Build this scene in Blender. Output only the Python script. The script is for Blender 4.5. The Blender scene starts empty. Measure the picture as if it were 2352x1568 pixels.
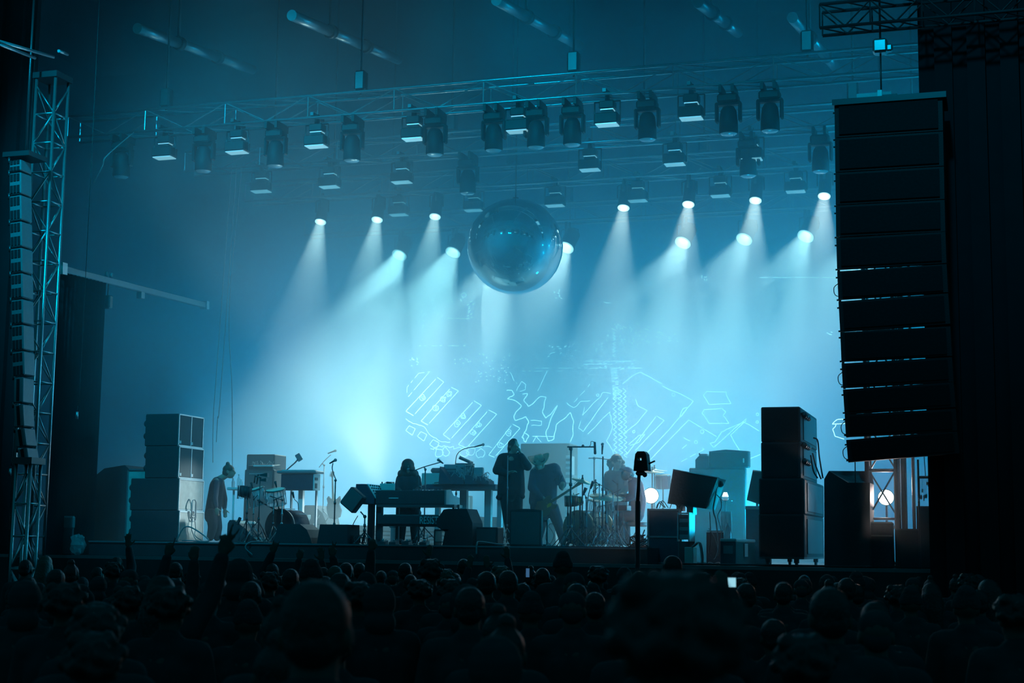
import bpy, bmesh, math, random
from mathutils import Vector, Matrix, noise
random.seed(7)
R = math.radians
PI = math.pi
sc = bpy.context.scene
COL = sc.collection
# ------------------------------------------------------------------ camera
# The stage is axis-aligned: x = stage width, y = upstage, z = up. Front lip at y = 0.
F_PX = 3500.0
YAW, PITCH, ROLLT = R(18), math.atan2(1253 - 784, F_PX), 0.013
D0 = 23.0
CAM = Vector((D0 * math.sin(YAW), -D0 * math.cos(YAW), 1.95))
fw = Vector((-math.sin(YAW) * math.cos(PITCH), math.cos(YAW) * math.cos(PITCH), math.sin(PITCH)))
rt0 = Vector((math.cos(YAW), math.sin(YAW), 0))
up0 = rt0.cross(fw)
ROLL = math.atan(ROLLT)
rt = rt0 * math.cos(ROLL) + up0 * math.sin(ROLL)
up = up0 * math.cos(ROLL) - rt0 * math.sin(ROLL)
cam_data = bpy.data.cameras.new('camera')
cam = bpy.data.objects.new('camera', cam_data)
COL.objects.link(cam)
m = Matrix((rt, up, -fw)).transposed().to_4x4()
m.translation = CAM
cam.matrix_world = m
cam_data.sensor_width = 36
cam_data.lens = 36 * F_PX / 2352
cam_data.clip_end = 300
cam_data.dof.use_dof = True
cam_data.dof.focus_distance = 26
cam_data.dof.aperture_fstop = 3.2
sc.camera = cam

def ray(px, py):
    return fw + rt * ((px - 1176) / F_PX) + up * ((784 - py) / F_PX)
def at(px, py, y):                       # the place on the vertical plane 'y' metres upstage
    d = ray(px, py); return CAM + d * ((y - CAM.y) / d.y)
def atd(px, py, dist):                   # the place 'dist' metres in front of the camera
    return CAM + ray(px, py) * dist
def atz(px, py, z):
    d = ray(px, py); return CAM + d * ((z - CAM.z) / d.z)
def dist(p):
    return (Vector(p) - CAM).dot(fw)
def mpp(p):                              # metres per photo pixel at p
    return dist(p) / F_PX
VYAW = YAW                               # turn of a thing that faces the audience seat of the photo

# ------------------------------------------------------------------ world, exposure
w = bpy.data.worlds.new('night'); sc.world = w; w.use_nodes = True
w.node_tree.nodes['Background'].inputs[0].default_value = (0.0, 0.040, 0.058, 1)
w.node_tree.nodes['Background'].inputs[1].default_value = 1.0
sc.view_settings.view_transform = 'Standard'
sc.view_settings.look = 'None'
sc.view_settings.gamma = 1
sc.view_settings.exposure = 0
sc.view_settings.use_curve_mapping = False
try:
    cy = sc.cycles
    cy.max_bounces = 5; cy.diffuse_bounces = 1; cy.glossy_bounces = 2
    cy.transmission_bounces = 4; cy.transparent_max_bounces = 8
    cy.volume_bounces = 1; cy.volume_step_rate = 2.0; cy.volume_max_steps = 48
    cy.use_adaptive_sampling = True; cy.adaptive_threshold = .02
    cy.caustics_reflective = False; cy.caustics_refractive = False
    cy.use_denoising = True
    cy.sample_clamp_direct = 12; cy.sample_clamp_indirect = 3
except Exception as e:
    print(e)

# ------------------------------------------------------------------ helpers
def tag(o, label=None, cat=None, group=None, kind=None):
    if label: o['label'] = label
    if cat: o['category'] = cat
    if group: o['group'] = group
    if kind: o['kind'] = kind
    return o
def empty(name, loc=(0, 0, 0), rz=0, label=None, cat=None, group=None, kind=None):
    o = bpy.data.objects.new(name, None); COL.objects.link(o)
    o.location = loc; o.rotation_euler = (0, 0, rz); o.empty_display_size = .1
    return tag(o, label, cat, group, kind)
def mat(name, col, rough=.6, metal=0.0, emit=None, es=0, noise_amt=0.0, nscale=12, bump=0.0, spec=.5, alpha=1, trans=0):
    m = bpy.data.materials.new(name); m.use_nodes = True
    nt = m.node_tree; b = nt.nodes['Principled BSDF']
    b.inputs['Base Color'].default_value = (*col, 1)
    b.inputs['Roughness'].default_value = rough
    b.inputs['Metallic'].default_value = metal
    b.inputs['Specular IOR Level'].default_value = spec
    if trans: b.inputs['Transmission Weight'].default_value = trans
    if alpha < 1: b.inputs['Alpha'].default_value = alpha
    if emit:
        b.inputs['Emission Color'].default_value = (*emit, 1)
        b.inputs['Emission Strength'].default_value = es
    if noise_amt or bump:
        tc = nt.nodes.new('ShaderNodeTexCoord')
        n = nt.nodes.new('ShaderNodeTexNoise'); n.inputs['Scale'].default_value = nscale
        n.inputs['Detail'].default_value = 4
        nt.links.new(tc.outputs['Object'], n.inputs['Vector'])
        if noise_amt:
            mx = nt.nodes.new('ShaderNodeMix'); mx.data_type = 'RGBA'
            mx.inputs[6].default_value = (*[max(0, c * (1 - noise_amt)) for c in col], 1)
            mx.inputs[7].default_value = (*[min(1, c * (1 + noise_amt)) for c in col], 1)
            nt.links.new(n.outputs['Fac'], mx.inputs[0])
            nt.links.new(mx.outputs[2], b.inputs['Base Color'])
        if bump:
            bp = nt.nodes.new('ShaderNodeBump'); bp.inputs['Strength'].default_value = bump
            bp.inputs['Distance'].default_value = .01
            nt.links.new(n.outputs['Fac'], bp.inputs['Height'])
            nt.links.new(bp.outputs[0], b.inputs['Normal'])
    return m
M = {}
M['black'] = mat('black_paint', (.035, .04, .045), .55, noise_amt=.3, nscale=9)
M['cab'] = mat('black_textured_cabinet', (.03, .034, .04), .6, noise_amt=.35, nscale=60, bump=.3)
M['grille'] = mat('speaker_grille_cloth', (.10, .115, .12), .75, noise_amt=.25, nscale=140, bump=.4)
M['alu'] = mat('aluminium', (.62, .66, .68), .32, .9, noise_amt=.1, nscale=30)
M['chrome'] = mat('chrome', (.8, .83, .85), .15, 1)
M['mirror'] = mat('mirror_film', (.86, .92, .95), .035, 1, bump=.06, nscale=2.2)
M['steel'] = mat('dark_steel', (.12, .13, .14), .4, .7)
M['cloth'] = mat('black_cloth', (.018, .02, .024), .9, noise_amt=.3, nscale=25, bump=.4)
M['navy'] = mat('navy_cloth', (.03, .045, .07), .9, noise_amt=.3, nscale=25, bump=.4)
M['denim'] = mat('dark_denim', (.03, .05, .08), .85, noise_amt=.3, nscale=60, bump=.3)
M['tan'] = mat('tan_felt', (.85, .36, .25), .9, noise_amt=.15, nscale=40)
M['skin'] = mat('skin', (.42, .27, .2), .55, noise_amt=.08, nscale=20)
M['hair'] = mat('dark_hair', (.03, .024, .02), .5, noise_amt=.5, nscale=70, bump=.7)
M['hair2'] = mat('brown_hair', (.09, .06, .04), .5, noise_amt=.5, nscale=70, bump=.7)
M['floor'] = mat('stage_deck', (.05, .055, .06), .35, noise_amt=.4, nscale=3, bump=.1)
M['drape'] = mat('black_drape', (.02, .024, .03), .95, noise_amt=.2, nscale=4)
M['ground'] = mat('trampled_ground', (.03, .03, .028), .95, noise_amt=.4, nscale=5, bump=.4)
M['white'] = mat('white_paint', (.75, .78, .78), .5, noise_amt=.05, nscale=20)
M['grey'] = mat('grey_metal', (.26, .28, .3), .45, .3, noise_amt=.15, nscale=20)
M['paleboard'] = mat('scuffed_pale_board', (.52, .52, .48), .6, noise_amt=.45, nscale=6, bump=.2)
M['wood'] = mat('brown_wood', (.22, .13, .07), .5, noise_amt=.3, nscale=14)
M['yellow'] = mat('yellow_gourd', (.85, .5, .05), .4)
M['brass'] = mat('bronze_cymbal', (.75, .66, .5), .28, 1, noise_amt=.1, nscale=30)
M['drumhead'] = mat('drum_head', (.72, .68, .55), .5)
M['acrylic'] = mat('clear_acrylic', (.75, .88, .92), .08, 0, alpha=.28)
M['glass'] = mat('bottle_glass', (.7, .85, .88), .05, 0, alpha=.35)
M['plastic'] = mat('clear_plastic_wrap', (.6, .68, .7), .2, 0, bump=.8, nscale=14, alpha=.55)
M['cable'] = mat('black_cable', (.03, .03, .035), .45)
M['palecable'] = mat('grey_cable', (.3, .32, .33), .4)
M['key'] = mat('white_keys', (.8, .82, .8), .3)
M['lens_glow'] = mat('glowing_strobe_face', (.78, .88, .92), .3, .2, emit=(.45, .85, .95), es=.55)  # faint glow added in place of haze light reflected in unlit faces
M['lens_dim'] = mat('unlit_lens', (.55, .7, .75), .2, .4)
M['lens_on'] = mat('lit_lens', (1, 1, 1), .2, emit=(.85, .97, 1), es=3)
M['burst'] = mat('lit_blinder_lens', (1, 1, 1), .2, emit=(.9, .98, 1), es=40)
M['lamp_on'] = mat('lit_lamp_shade', (1, 1, 1), .4, emit=(.8, .95, 1), es=2.2)
M['phone_on'] = mat('lit_phone_screen', (.2, .3, .35), .2, emit=(.35, .75, .9), es=.9)
M['phone_dim'] = mat('dim_phone_screen', (.05, .1, .2), .2, emit=(.1, .3, .6), es=.35)
M['letters'] = mat('white_letters', (.6, .68, .7), .5, noise_amt=.3, nscale=80)
M['green'] = mat('weathered_silver_tape', (.5, .53, .5), .5)

class MB:
    """collects simple solids into one mesh"""
    def __init__(s): s.v = []; s.f = []; s.sm = []
    def add(s, vs, fs, smooth=False):
        n = len(s.v); s.v += [tuple(v) for v in vs]
        s.f += [tuple(i + n for i in f) for f in fs]; s.sm += [smooth] * len(fs)
        return s
    def box(s, c, d, rot=None, bev=0.0):
        cx, cy_, cz = c; x, y, z = d[0] / 2, d[1] / 2, d[2] / 2
        if bev <= 0:
            vs = [(a * x, b * y, c_ * z) for a in (-1, 1) for b in (-1, 1) for c_ in (-1, 1)]
            fs = [(0, 1, 3, 2), (4, 6, 7, 5), (0, 4, 5, 1), (2, 3, 7, 6), (0, 2, 6, 4), (1, 5, 7, 3)]
        else:
            b = min(bev, x * .9, y * .9, z * .9); vs = []; idx = {}
            for i, (a, bb, cc) in enumerate([(a, b_, c_) for a in (-1, 1) for b_ in (-1, 1) for c_ in (-1, 1)]):
                idx[(a, bb, cc, 0)] = len(vs); vs.append((a * x, bb * (y - b), cc * (z - b)))
                idx[(a, bb, cc, 1)] = len(vs); vs.append((a * (x - b), bb * y, cc * (z - b)))
                idx[(a, bb, cc, 2)] = len(vs); vs.append((a * (x - b), bb * (y - b), cc * z))
            fs = []
            for a in (-1, 1):
                q = [idx[(a, -1, -1, 0)], idx[(a, 1, -1, 0)], idx[(a, 1, 1, 0)], idx[(a, -1, 1, 0)]]
                fs.append(tuple(q if a > 0 else q[::-1]))
                q = [idx[(-1, a, -1, 1)], idx[(1, a, -1, 1)], idx[(1, a, 1, 1)], idx[(-1, a, 1, 1)]]
                fs.append(tuple(q if a < 0 else q[::-1]))
                q = [idx[(-1, -1, a, 2)], idx[(1, -1, a, 2)], idx[(1, 1, a, 2)], idx[(-1, 1, a, 2)]]
                fs.append(tuple(q if a > 0 else q[::-1]))
            for a in (-1, 1):
                for b_ in (-1, 1):
                    fs.append((idx[(a, b_, -1, 0)], idx[(a, b_, 1, 0)], idx[(a, b_, 1, 1)], idx[(a, b_, -1, 1)]))
                    fs.append((idx[(a, -1, b_, 0)], idx[(a, 1, b_, 0)], idx[(a, 1, b_, 2)], idx[(a, -1, b_, 2)]))
                    fs.append((idx[(-1, a, b_, 1)], idx[(1, a, b_, 1)], idx[(1, a, b_, 2)], idx[(-1, a, b_, 2)]))
                    for c_ in (-1, 1):
                        fs.append((idx[(a, b_, c_, 0)], idx[(a, b_, c_, 1)], idx[(a, b_, c_, 2)]))
        if rot is not None: vs = [rot @ Vector(v) for v in vs]
        vs = [(v[0] + cx, v[1] + cy_, v[2] + cz) for v in vs]
        return s.add(vs, fs)
    def tube(s, p0, p1, r0, r1=None, n=10, cap=True):
        p0, p1 = Vector(p0), Vector(p1); r1 = r0 if r1 is None else r1
        d = (p1 - p0)
        if d.length < 1e-6: return s
        d.normalize(); a = d.orthogonal().normalized(); b = d.cross(a)
        vs = []
        for p, r in ((p0, r0), (p1, r1)):
            for i in range(n):
                t = 2 * PI * i / n; vs.append(p + (a * math.cos(t) + b * math.sin(t)) * r)
        fs = [(i, (i + 1) % n, n + (i + 1) % n, n + i) for i in range(n)]
        s.add(vs, fs, n > 5)
        if cap: s.add(vs[:n], [tuple(range(n))[::-1]]); s.add(vs[n:], [tuple(range(n))])
        return s
    def path(s, pts, r, n=6, closed=False):
        pts = [Vector(p) for p in pts]; vs = []; k = len(pts)
        if k < 2: return s
        prev = None
        for i, p in enumerate(pts):
            d = (pts[min(i + 1, k - 1)] - pts[max(i - 1, 0)])
            if d.length < 1e-7: d = Vector((0, 0, 1))
            d.normalize()
            a = d.orthogonal().normalized() if prev is None else (prev - d * prev.dot(d))
            if a.length < 1e-5: a = d.orthogonal()
            a.normalize(); prev = a; b = d.cross(a)
            rr = r[i] if isinstance(r, (list, tuple)) else r
            for j in range(n):
                t = 2 * PI * j / n; vs.append(p + (a * math.cos(t) + b * math.sin(t)) * rr)
        fs = []
        for i in range(k - 1):
            for j in range(n):
                fs.append((i * n + j, i * n + (j + 1) % n, (i + 1) * n + (j + 1) % n, (i + 1) * n + j))
        fs.append(tuple(range(n))[::-1]); fs.append(tuple((k - 1) * n + j for j in range(n)))
        return s.add(vs, fs, True)
    def ball(s, c, r, n=10, m_=7, rot=None):
        rx, ry, rz = r if isinstance(r, (tuple, list)) else (r, r, r); vs = []; c = Vector(c)
        for i in range(m_ + 1):
            th = PI * i / m_
            for j in range(n):
                ph = 2 * PI * j / n
                v = Vector((rx * math.sin(th) * math.cos(ph), ry * math.sin(th) * math.sin(ph), rz * math.cos(th)))
                if rot is not None: v = rot @ v
                vs.append(v + c)
        fs = []
        for i in range(m_):
            for j in range(n):
                q = (i * n + j, (i + 1) * n + j, (i + 1) * n + (j + 1) % n, i * n + (j + 1) % n)
                if i == 0: q = (q[0], q[1], q[2])
                elif i == m_ - 1: q = (q[0], q[1], q[3])
                fs.append(q)
        return s.add(vs, fs, True)
    def lathe(s, prof, c=(0, 0, 0), rot=None, n=20):
        vs = []; c = Vector(c)
        for (r, z) in prof:
            for j in range(n):
                t = 2 * PI * j / n; v = Vector((r * math.cos(t), r * math.sin(t), z))
                if rot is not None: v = rot @ v
                vs.append(v + c)
        fs = []
        for i in range(len(prof) - 1):
            for j in range(n):
                fs.append((i * n + j, i * n + (j + 1) % n, (i + 1) * n + (j + 1) % n, (i + 1) * n + j))
        return s.add(vs, fs, True)
    def prism(s, poly, y0, y1, ax='y'):
        """poly in the x-z plane pushed from y0 to y1 (ax 'x': y-z plane pushed along x)"""
        n = len(poly)
        def P(a, b, t): return (a, t, b) if ax == 'y' else (t, a, b)
        vs = [P(a, b, y0) for a, b in poly] + [P(a, b, y1) for a, b in poly]
        fs = [tuple(range(n)), tuple(range(2 * n - 1, n - 1, -1))]
        fs += [(i, n + i, n + (i + 1) % n, (i + 1) % n) for i in range(n)]
        return s.add(vs, fs)
    def mesh(s, name):
        me = bpy.data.meshes.new(name); me.from_pydata(s.v, [], s.f)
        me.polygons.foreach_set('use_smooth', s.sm)
        bm = bmesh.new(); bm.from_mesh(me)
        bmesh.ops.remove_doubles(bm, verts=bm.verts, dist=1e-6)
        bmesh.ops.recalc_face_normals(bm, faces=bm.faces); bm.to_mesh(me); bm.free()
        return me
    def build(s, name, m_, parent=None, loc=None, rz=None, **kw):
        me = s.mesh(name); me.materials.append(m_)
        return link(name, me, parent, loc, rz, **kw)
def link(name, me, parent=None, loc=None, rz=None, **kw):
    o = bpy.data.objects.new(name, me); COL.objects.link(o)
    if parent is not None: o.parent = parent
    if loc is not None: o.location = loc
    if rz is not None: o.rotation_euler = (0, 0, rz)
    return tag(o, **kw)
KIDS = {}
def children(o):
    return [c for c in bpy.data.objects if c.parent == o]
def copy_tree(o, kids=None, parent=None):
    c = o.copy(); COL.objects.link(c); c.parent = parent
    if kids is None: kids = children(o)
    for ch in kids: copy_tree(ch, children(ch), c)
    return c
def Rz(a): return Matrix.Rotation(a, 3, 'Z')
def Rx(a): return Matrix.Rotation(a, 3, 'X')
def Ry(a): return Matrix.Rotation(a, 3, 'Y')
def bez(pts, n=10):
    """smooth curve through points (catmull-rom)"""
    P = [Vector(p) for p in pts]; out = []
    P = [P[0] * 2 - P[1]] + P + [P[-1] * 2 - P[-2]]
    for i in range(1, len(P) - 2):
        for k in range(n):
            t = k / n; a, b, c, d = P[i - 1:i + 3]
            out.append(.5 * ((2 * b) + (c - a) * t + (2 * a - 5 * b + 4 * c - d) * t * t + (3 * b - a - 3 * c + d) * t ** 3))
    out.append(P[-2]); return out
def spot(loc, target, half, power, col, radius=.08, blend=.3, name='beam', parent=None):
    l = bpy.data.lights.new(name, 'SPOT'); l.energy = power; l.color = col
    l.spot_size = 2 * half; l.spot_blend = blend; l.shadow_soft_size = radius
    o = bpy.data.objects.new(name, l); COL.objects.link(o)
    d = (Vector(target) - Vector(loc)).normalized()
    o.location = loc; o.rotation_euler = d.to_track_quat('-Z', 'Y').to_euler()
    return o
ZS, ZR = 1.70, 1.945        # stage floor, riser deck
# ------------------------------------------------------------------ lamps of the rig, then added fill spots (light only; row housings are built below)
W1 = (1.0, .70, .64); B1 = (.0, .56, .92); C1 = (.16, .66, 1.0)
UP_ROW = [(736, 510), (866, 505), (999, 498), (1432, 478), (1581, 470), (1735, 461), (1893, 451)]
LOW_ROW = [(917, 586), (1040, 580), (1168, 574), (1300, 569), (1568, 558), (1709, 550), (1850, 543), (1996, 535)]
Y_UP, Y_LOW, Y_SCR = 7.6, 10.6, 13.0
BEAMS = []          # (mouth, direction, mouth radius, half angle, set-back): the housings are built from this list
def beam(mouth, target, half, mr, power, col, blend, name):
    d = (Vector(target) - Vector(mouth)).normalized(); back = mr / math.tan(half) * .97
    spot(Vector(mouth) - d * back, target, half, power, col, .035, blend, name)
    BEAMS.append((Vector(mouth), d, mr, half, back))
for i, (x, y) in enumerate(UP_ROW):
    p = at(x, y, Y_UP)
    beam(p, at(x - 38 + (x - 1176) * .02, y + 260, Y_UP - 1.0), R(14), .10, 4200, W1, .5, 'up_row_beam')
for i, (x, y) in enumerate(LOW_ROW):
    p = at(x, y, Y_LOW)
    beam(p, at(x - 112, y + 230, Y_LOW - 1.7), R(23), .15, 6000 * (1.45 if x < 1200 else .66), W1, .75, 'low_row_beam')
# floor lamps behind the band shining up and out
for (a, b, h, e) in [((874, 1120, 6.5), (815, 900, 4.9), 24, 850), ((1075, 1130, 7.0), (1010, 850, 5.8), 20, 600)]:
    spot(at(*a), at(*b), R(h), e, W1, .15, .5, 'floor_beam')
# unseen blue fill spots over the crowd, added to light haze and gear
for x, e in ((-5.8, 6500), (0, 1500), (6, 700)):
    spot((x, -9, 13), (x, 5, 5), R(24), e, B1, .3, .9, 'front_fill')
for x, e in ((-6, 1800), (-1, 2800), (4, 1500)):
    spot((x, -9, 13), (x + .5, 5, 8.6), R(12), e, B1, .3, .9, 'front_fill')
# more added blue fill, unseen past the right curtain, lighting haze across the stage
for (x, y, z, e) in ((12, 4.5, 7.5, 2200), (12, 9.0, 8.0, 6500), (12.5, 6, 4.0, 5000)):
    spot((x, y, z), (-4, y + .5, z - 1.5), R(42), e, B1, .3, .9, 'wing_fill')
for (x, y, z, e) in ():
    spot((x, y, z), (2, y + 1, z - .5), R(34), e, B1, .3, .9, 'wing_fill')
p = at(905, 1195, 5.0)
spot(p, at(440, 1150, 2.2), R(11), 900, (.85, .95, 1), .1, .5, 'board_fill')  # white spot added, unseen, to brighten the boards of the left stack
p = at(1800, 1180, 4.6)
spot(p, at(1640, 1120, 3.4), R(55), 900, B1, .25, .8, 'floor_fill')  # blue floor spots from here on are added, unseen, to light haze and gear
p = at(600, 1225, 5.2)
spot(p, at(560, 1100, 3.6), R(50), 1000, B1, .25, .8, 'floor_fill')
p = at(1262, 1222, 5.6)
spot(p, at(1262, 1080, 3.8), R(52), 550, B1, .25, .8, 'floor_fill')
p = at(1740, 1225, 7.5)
spot(p, at(1700, 1000, 6.0), R(52), 500, B1, .25, .8, 'floor_fill')
# haze: one even haze fills the stage house
hm = bpy.data.materials.new('stage_haze'); hm.use_nodes = True
nt = hm.node_tree; nt.nodes.clear()
out = nt.nodes.new('ShaderNodeOutputMaterial'); vs_ = nt.nodes.new('ShaderNodeVolumeScatter')
vs_.inputs['Color'].default_value = (.76, .93, 1, 1); vs_.inputs['Density'].default_value = .12
vs_.inputs['Anisotropy'].default_value = .35
va_ = nt.nodes.new('ShaderNodeVolumeAbsorption'); ad_ = nt.nodes.new('ShaderNodeAddShader')
va_.inputs['Color'].default_value = (.22, .90, 1, 1); va_.inputs['Density'].default_value = .12
hn = nt.nodes.new('ShaderNodeTexNoise'); hn.inputs['Scale'].default_value = .28; hn.inputs['Detail'].default_value = 1.5
hn.inputs['Distortion'].default_value = .6
htc = nt.nodes.new('ShaderNodeTexCoord'); hr = nt.nodes.new('ShaderNodeMapRange')
hr.inputs[1].default_value = .35; hr.inputs[2].default_value = .65; hr.inputs[3].default_value = .06; hr.inputs[4].default_value = .24
nt.links.new(htc.outputs['Object'], hn.inputs['Vector']); nt.links.new(hn.outputs['Fac'], hr.inputs[0])
# the haze thins out low over the front of the deck
hg = nt.nodes.new('ShaderNodeNewGeometry'); hs = nt.nodes.new('ShaderNodeSeparateXYZ'); nt.links.new(hg.outputs['Position'], hs.inputs[0])
def smooth_(sock, a, b):
    r_ = nt.nodes.new('ShaderNodeMapRange'); r_.interpolation_type = 'SMOOTHSTEP'
    r_.inputs[1].default_value = a; r_.inputs[2].default_value = b; r_.inputs[3].default_value = 1; r_.inputs[4].default_value = 0
    nt.links.new(sock, r_.inputs[0]); return r_.outputs[0]
def math_(op, a, b):
    n_ = nt.nodes.new('ShaderNodeMath'); n_.operation = op
    for k_, v_ in enumerate((a, b)):
        if isinstance(v_, (int, float)): n_.inputs[k_].default_value = v_
        else: nt.links.new(v_, n_.inputs[k_])
    return n_.outputs[0]
thin = math_('SUBTRACT', 1.0, math_('MULTIPLY', math_('MULTIPLY', smooth_(hs.outputs[1], 3.0, 6.0), smooth_(hs.outputs[2], 3.8, 6.5)), .68))
dens = math_('MULTIPLY', hr.outputs[0], thin)
nt.links.new(dens, vs_.inputs['Density']); nt.links.new(dens, va_.inputs['Density'])
nt.links.new(vs_.outputs[0], ad_.inputs[0]); nt.links.new(va_.outputs[0], ad_.inputs[1])
nt.links.new(ad_.outputs[0], out.inputs['Volume'])
hz = MB().box((0, 6.9, 8.2), (33.9, 14.0, 12.98)).build('stage_haze', hm)
tag(hz, 'blue lit haze filling the whole stage between floor and roof', 'haze', kind='stuff')
# ------------------------------------------------------------------ setting
MB().box((0, -5, -.1), (90, 70, .2)).build('ground', M['ground'], kind='structure')
fl = MB().box((0, 7, ZS / 2), (34, 14, ZS)).build('floor', M['floor'], kind='structure')
tr = MB().box((0, 0.02, ZS - .02), (34, .05, .05)).build('trim_1', M['grey'], kind='structure')
MB().box((0, 14.2, 7), (34, .2, 16)).build('wall_back', M['drape'], kind='structure')
MB().box((-17.1, 7, 7), (.2, 14.6, 16)).build('wall_left', M['drape'], kind='structure')
MB().box((17.1, 7, 7), (.2, 14.6, 16)).build('wall_right', M['drape'], kind='structure')
MB().box((0, 7, 15.0), (34.4, 14.6, .2)).build('ceiling', M['drape'], kind='structure')
# LED wall
a = at(330, 1215, Y_SCR); b = at(2260, 330, Y_SCR)
scr = empty('video_wall', ((a.x + b.x) / 2, Y_SCR, ZS), 0, 'wide blue video wall with white line drawings at the back of the stage', 'screen')
W_, H_ = b.x - a.x, b.z - ZS - .3
sm = bpy.data.materials.new('blue_video_glow'); sm.use_nodes = True
nt = sm.node_tree; pb = nt.nodes['Principled BSDF']
pb.inputs['Base Color'].default_value = (.01, .015, .02, 1)
tc = nt.nodes.new('ShaderNodeTexCoord'); sp = nt.nodes.new('ShaderNodeSeparateXYZ')
nt.links.new(tc.outputs['Generated'], sp.inputs[0])
def ramp(pts):
    r_ = nt.nodes.new('ShaderNodeValToRGB'); r_.color_ramp.interpolation = 'EASE'
    e_ = r_.color_ramp.elements
    while len(e_) < len(pts): e_.new(.5)
    for q, (t, v) in zip(e_, pts): q.position = t; q.color = (*v, 1) if isinstance(v, tuple) else (v, v, v, 1)
    return r_
rx_ = ramp([(0, 0), (.2, 1), (.7, .75), (1, .2)]); rz_ = ramp([(0, 1), (.35, .9), (.7, .5), (1, 0)])  # fade painted into the screen glow, shaped to light the haze around it
nt.links.new(sp.outputs[0], rx_.inputs[0]); nt.links.new(sp.outputs[2], rz_.inputs[0])
mu = nt.nodes.new('ShaderNodeMath'); mu.operation = 'MULTIPLY'
nt.links.new(rx_.outputs[0], mu.inputs[0]); nt.links.new(rz_.outputs[0], mu.inputs[1])
mu2 = nt.nodes.new('ShaderNodeMath'); mu2.operation = 'MULTIPLY'; mu2.inputs[1].default_value = 1.65
nt.links.new(mu.outputs[0], mu2.inputs[0])
pb.inputs['Emission Color'].default_value = (.02, .42, .80, 1)
nt.links.new(mu2.outputs[0], pb.inputs['Emission Strength'])
MB().box((0, .05, H_ / 2 + .3), (W_, .1, H_)).build('screen_panel', sm, scr)
fr = MB()
fr.box((0, .16, .15), (W_ + .1, .1, .3)).box((0, .16, H_ + .32), (W_ + .1, .1, .06))
fr.build('support_frame', M['steel'], scr)
# mirror ball
c = at(1183, 566, 5.6); r = 110 * mpp(c)
bl = empty('mirror_ball', c, 0, 'huge smooth mirrored ball hanging above the singer', 'mirror ball')
MB().ball((0, 0, 0), r, 64, 40).build('sphere', M['mirror'], bl)
MB().tube((0, 0, r * .98), (0, 0, 14.88 - c.z), .012, n=6).tube((0, 0, r * .97), (0, 0, r * 1.04), .06).build('hanging_cable', M['steel'], bl)

# beam lamp housings
for k, (mo, d, mr, half, back) in enumerate(BEAMS):
    row = 'upper' if k < len(UP_ROW) else 'lower'
    e = empty('beam_lamp', mo)
    q = d.to_track_quat('Z', 'Y').to_matrix(); L = back + .12
    b_ = MB(); b_.lathe([(mr * 1.25 + .01, .0), (mr * 1.25 + .012, -.04), (mr + .02, -.1), (mr + .02, -L), (mr * .6, -L - .06), (0, -L - .06)], rot=q)
    b_.lathe([(mr + .012, -.004), (mr + .012, -L + .02), (0, -L + .02)], rot=q)
    b_.build('lamp_body', M['black'], e)
    MB().lathe([(mr * 1.2, -.012), (mr * 1.2, .001), (mr + .003, .001), (mr * .62 + .006, -back * .38), (mr * .3 + .008, -back * .7)], rot=q).build('reflector', M['lens_on'], e)
    y_ = MB(); tp = Vector((0, 0, .42)) - d * (L * .5)
    for s_ in (-1, 1):
        o_ = Vector((s_ * (mr + .05), 0, 0)) - d * (L * .5)
        y_.path([o_, o_ + Vector((0, 0, .25)), Vector((0, 0, .30)) - d * (L * .5)], .015)
    y_.tube(Vector((0, 0, .28)) - d * L * .5, tp, .03)
    y_.build('yoke', M['black'], e)
# ------------------------------------------------------------------ trusses
def truss_h(name, y, z, x0, x1, label, size=.40, bay=.8, hang=4, group=None, mt='alu'):
    e = empty(name, (x0, y, z), 0, label, 'truss', group)
    L = x1 - x0; h = size / 2
    for sy in (-h, h):
        for sz in (0, size):
            MB().tube((0, sy, sz), (L, sy, sz), .025, n=8).build('chord', M[mt], e)
    lc = MB(); n = int(L / bay)
    for i in range(n):
        a, b = i * L / n, (i + 1) * L / n
        for sy in (-h, h):
            lc.tube((a, sy, 0), (b, sy, size) if i % 2 else (a, sy, size), .012, n=5)
            if i % 2 == 0: lc.tube((a, sy, size), (b, sy, 0), .012, n=5)
        lc.tube((a, -h, 0), (b, h, 0), .012, n=5); lc.tube((a, -h, size), (b, h, size), .012, n=5)
    lc.build('lacing', M[mt], e)
    for i in range(hang):
        x = L * (i + .5) / hang
        MB().tube((x, 0, size), (x, 0, 14.87 - z), .02, n=6).box((x, 0, size + .25), (.2, .18, .36), bev=.03).build('hoist_chain', M['steel'], e)
    return e
ZL = 8.9
truss_h('lighting_truss', 2.1, ZL + .5, -9.4, 6.2, 'front box truss crowded with strobes and moving heads above the stage edge')
truss_h('lighting_truss', 5.0, ZL + .5, -8.6, 6.6, 'middle box truss in the haze behind the front truss')
truss_h('lighting_truss', Y_UP, ZL + .45, -8.6, 7.6, 'truss holding the upper row of lit beam lamps')
truss_h('lighting_truss', Y_LOW, ZL + .3, -8.6, 8.6, 'rearmost truss holding the lower row of brighter beam lamps')

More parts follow.
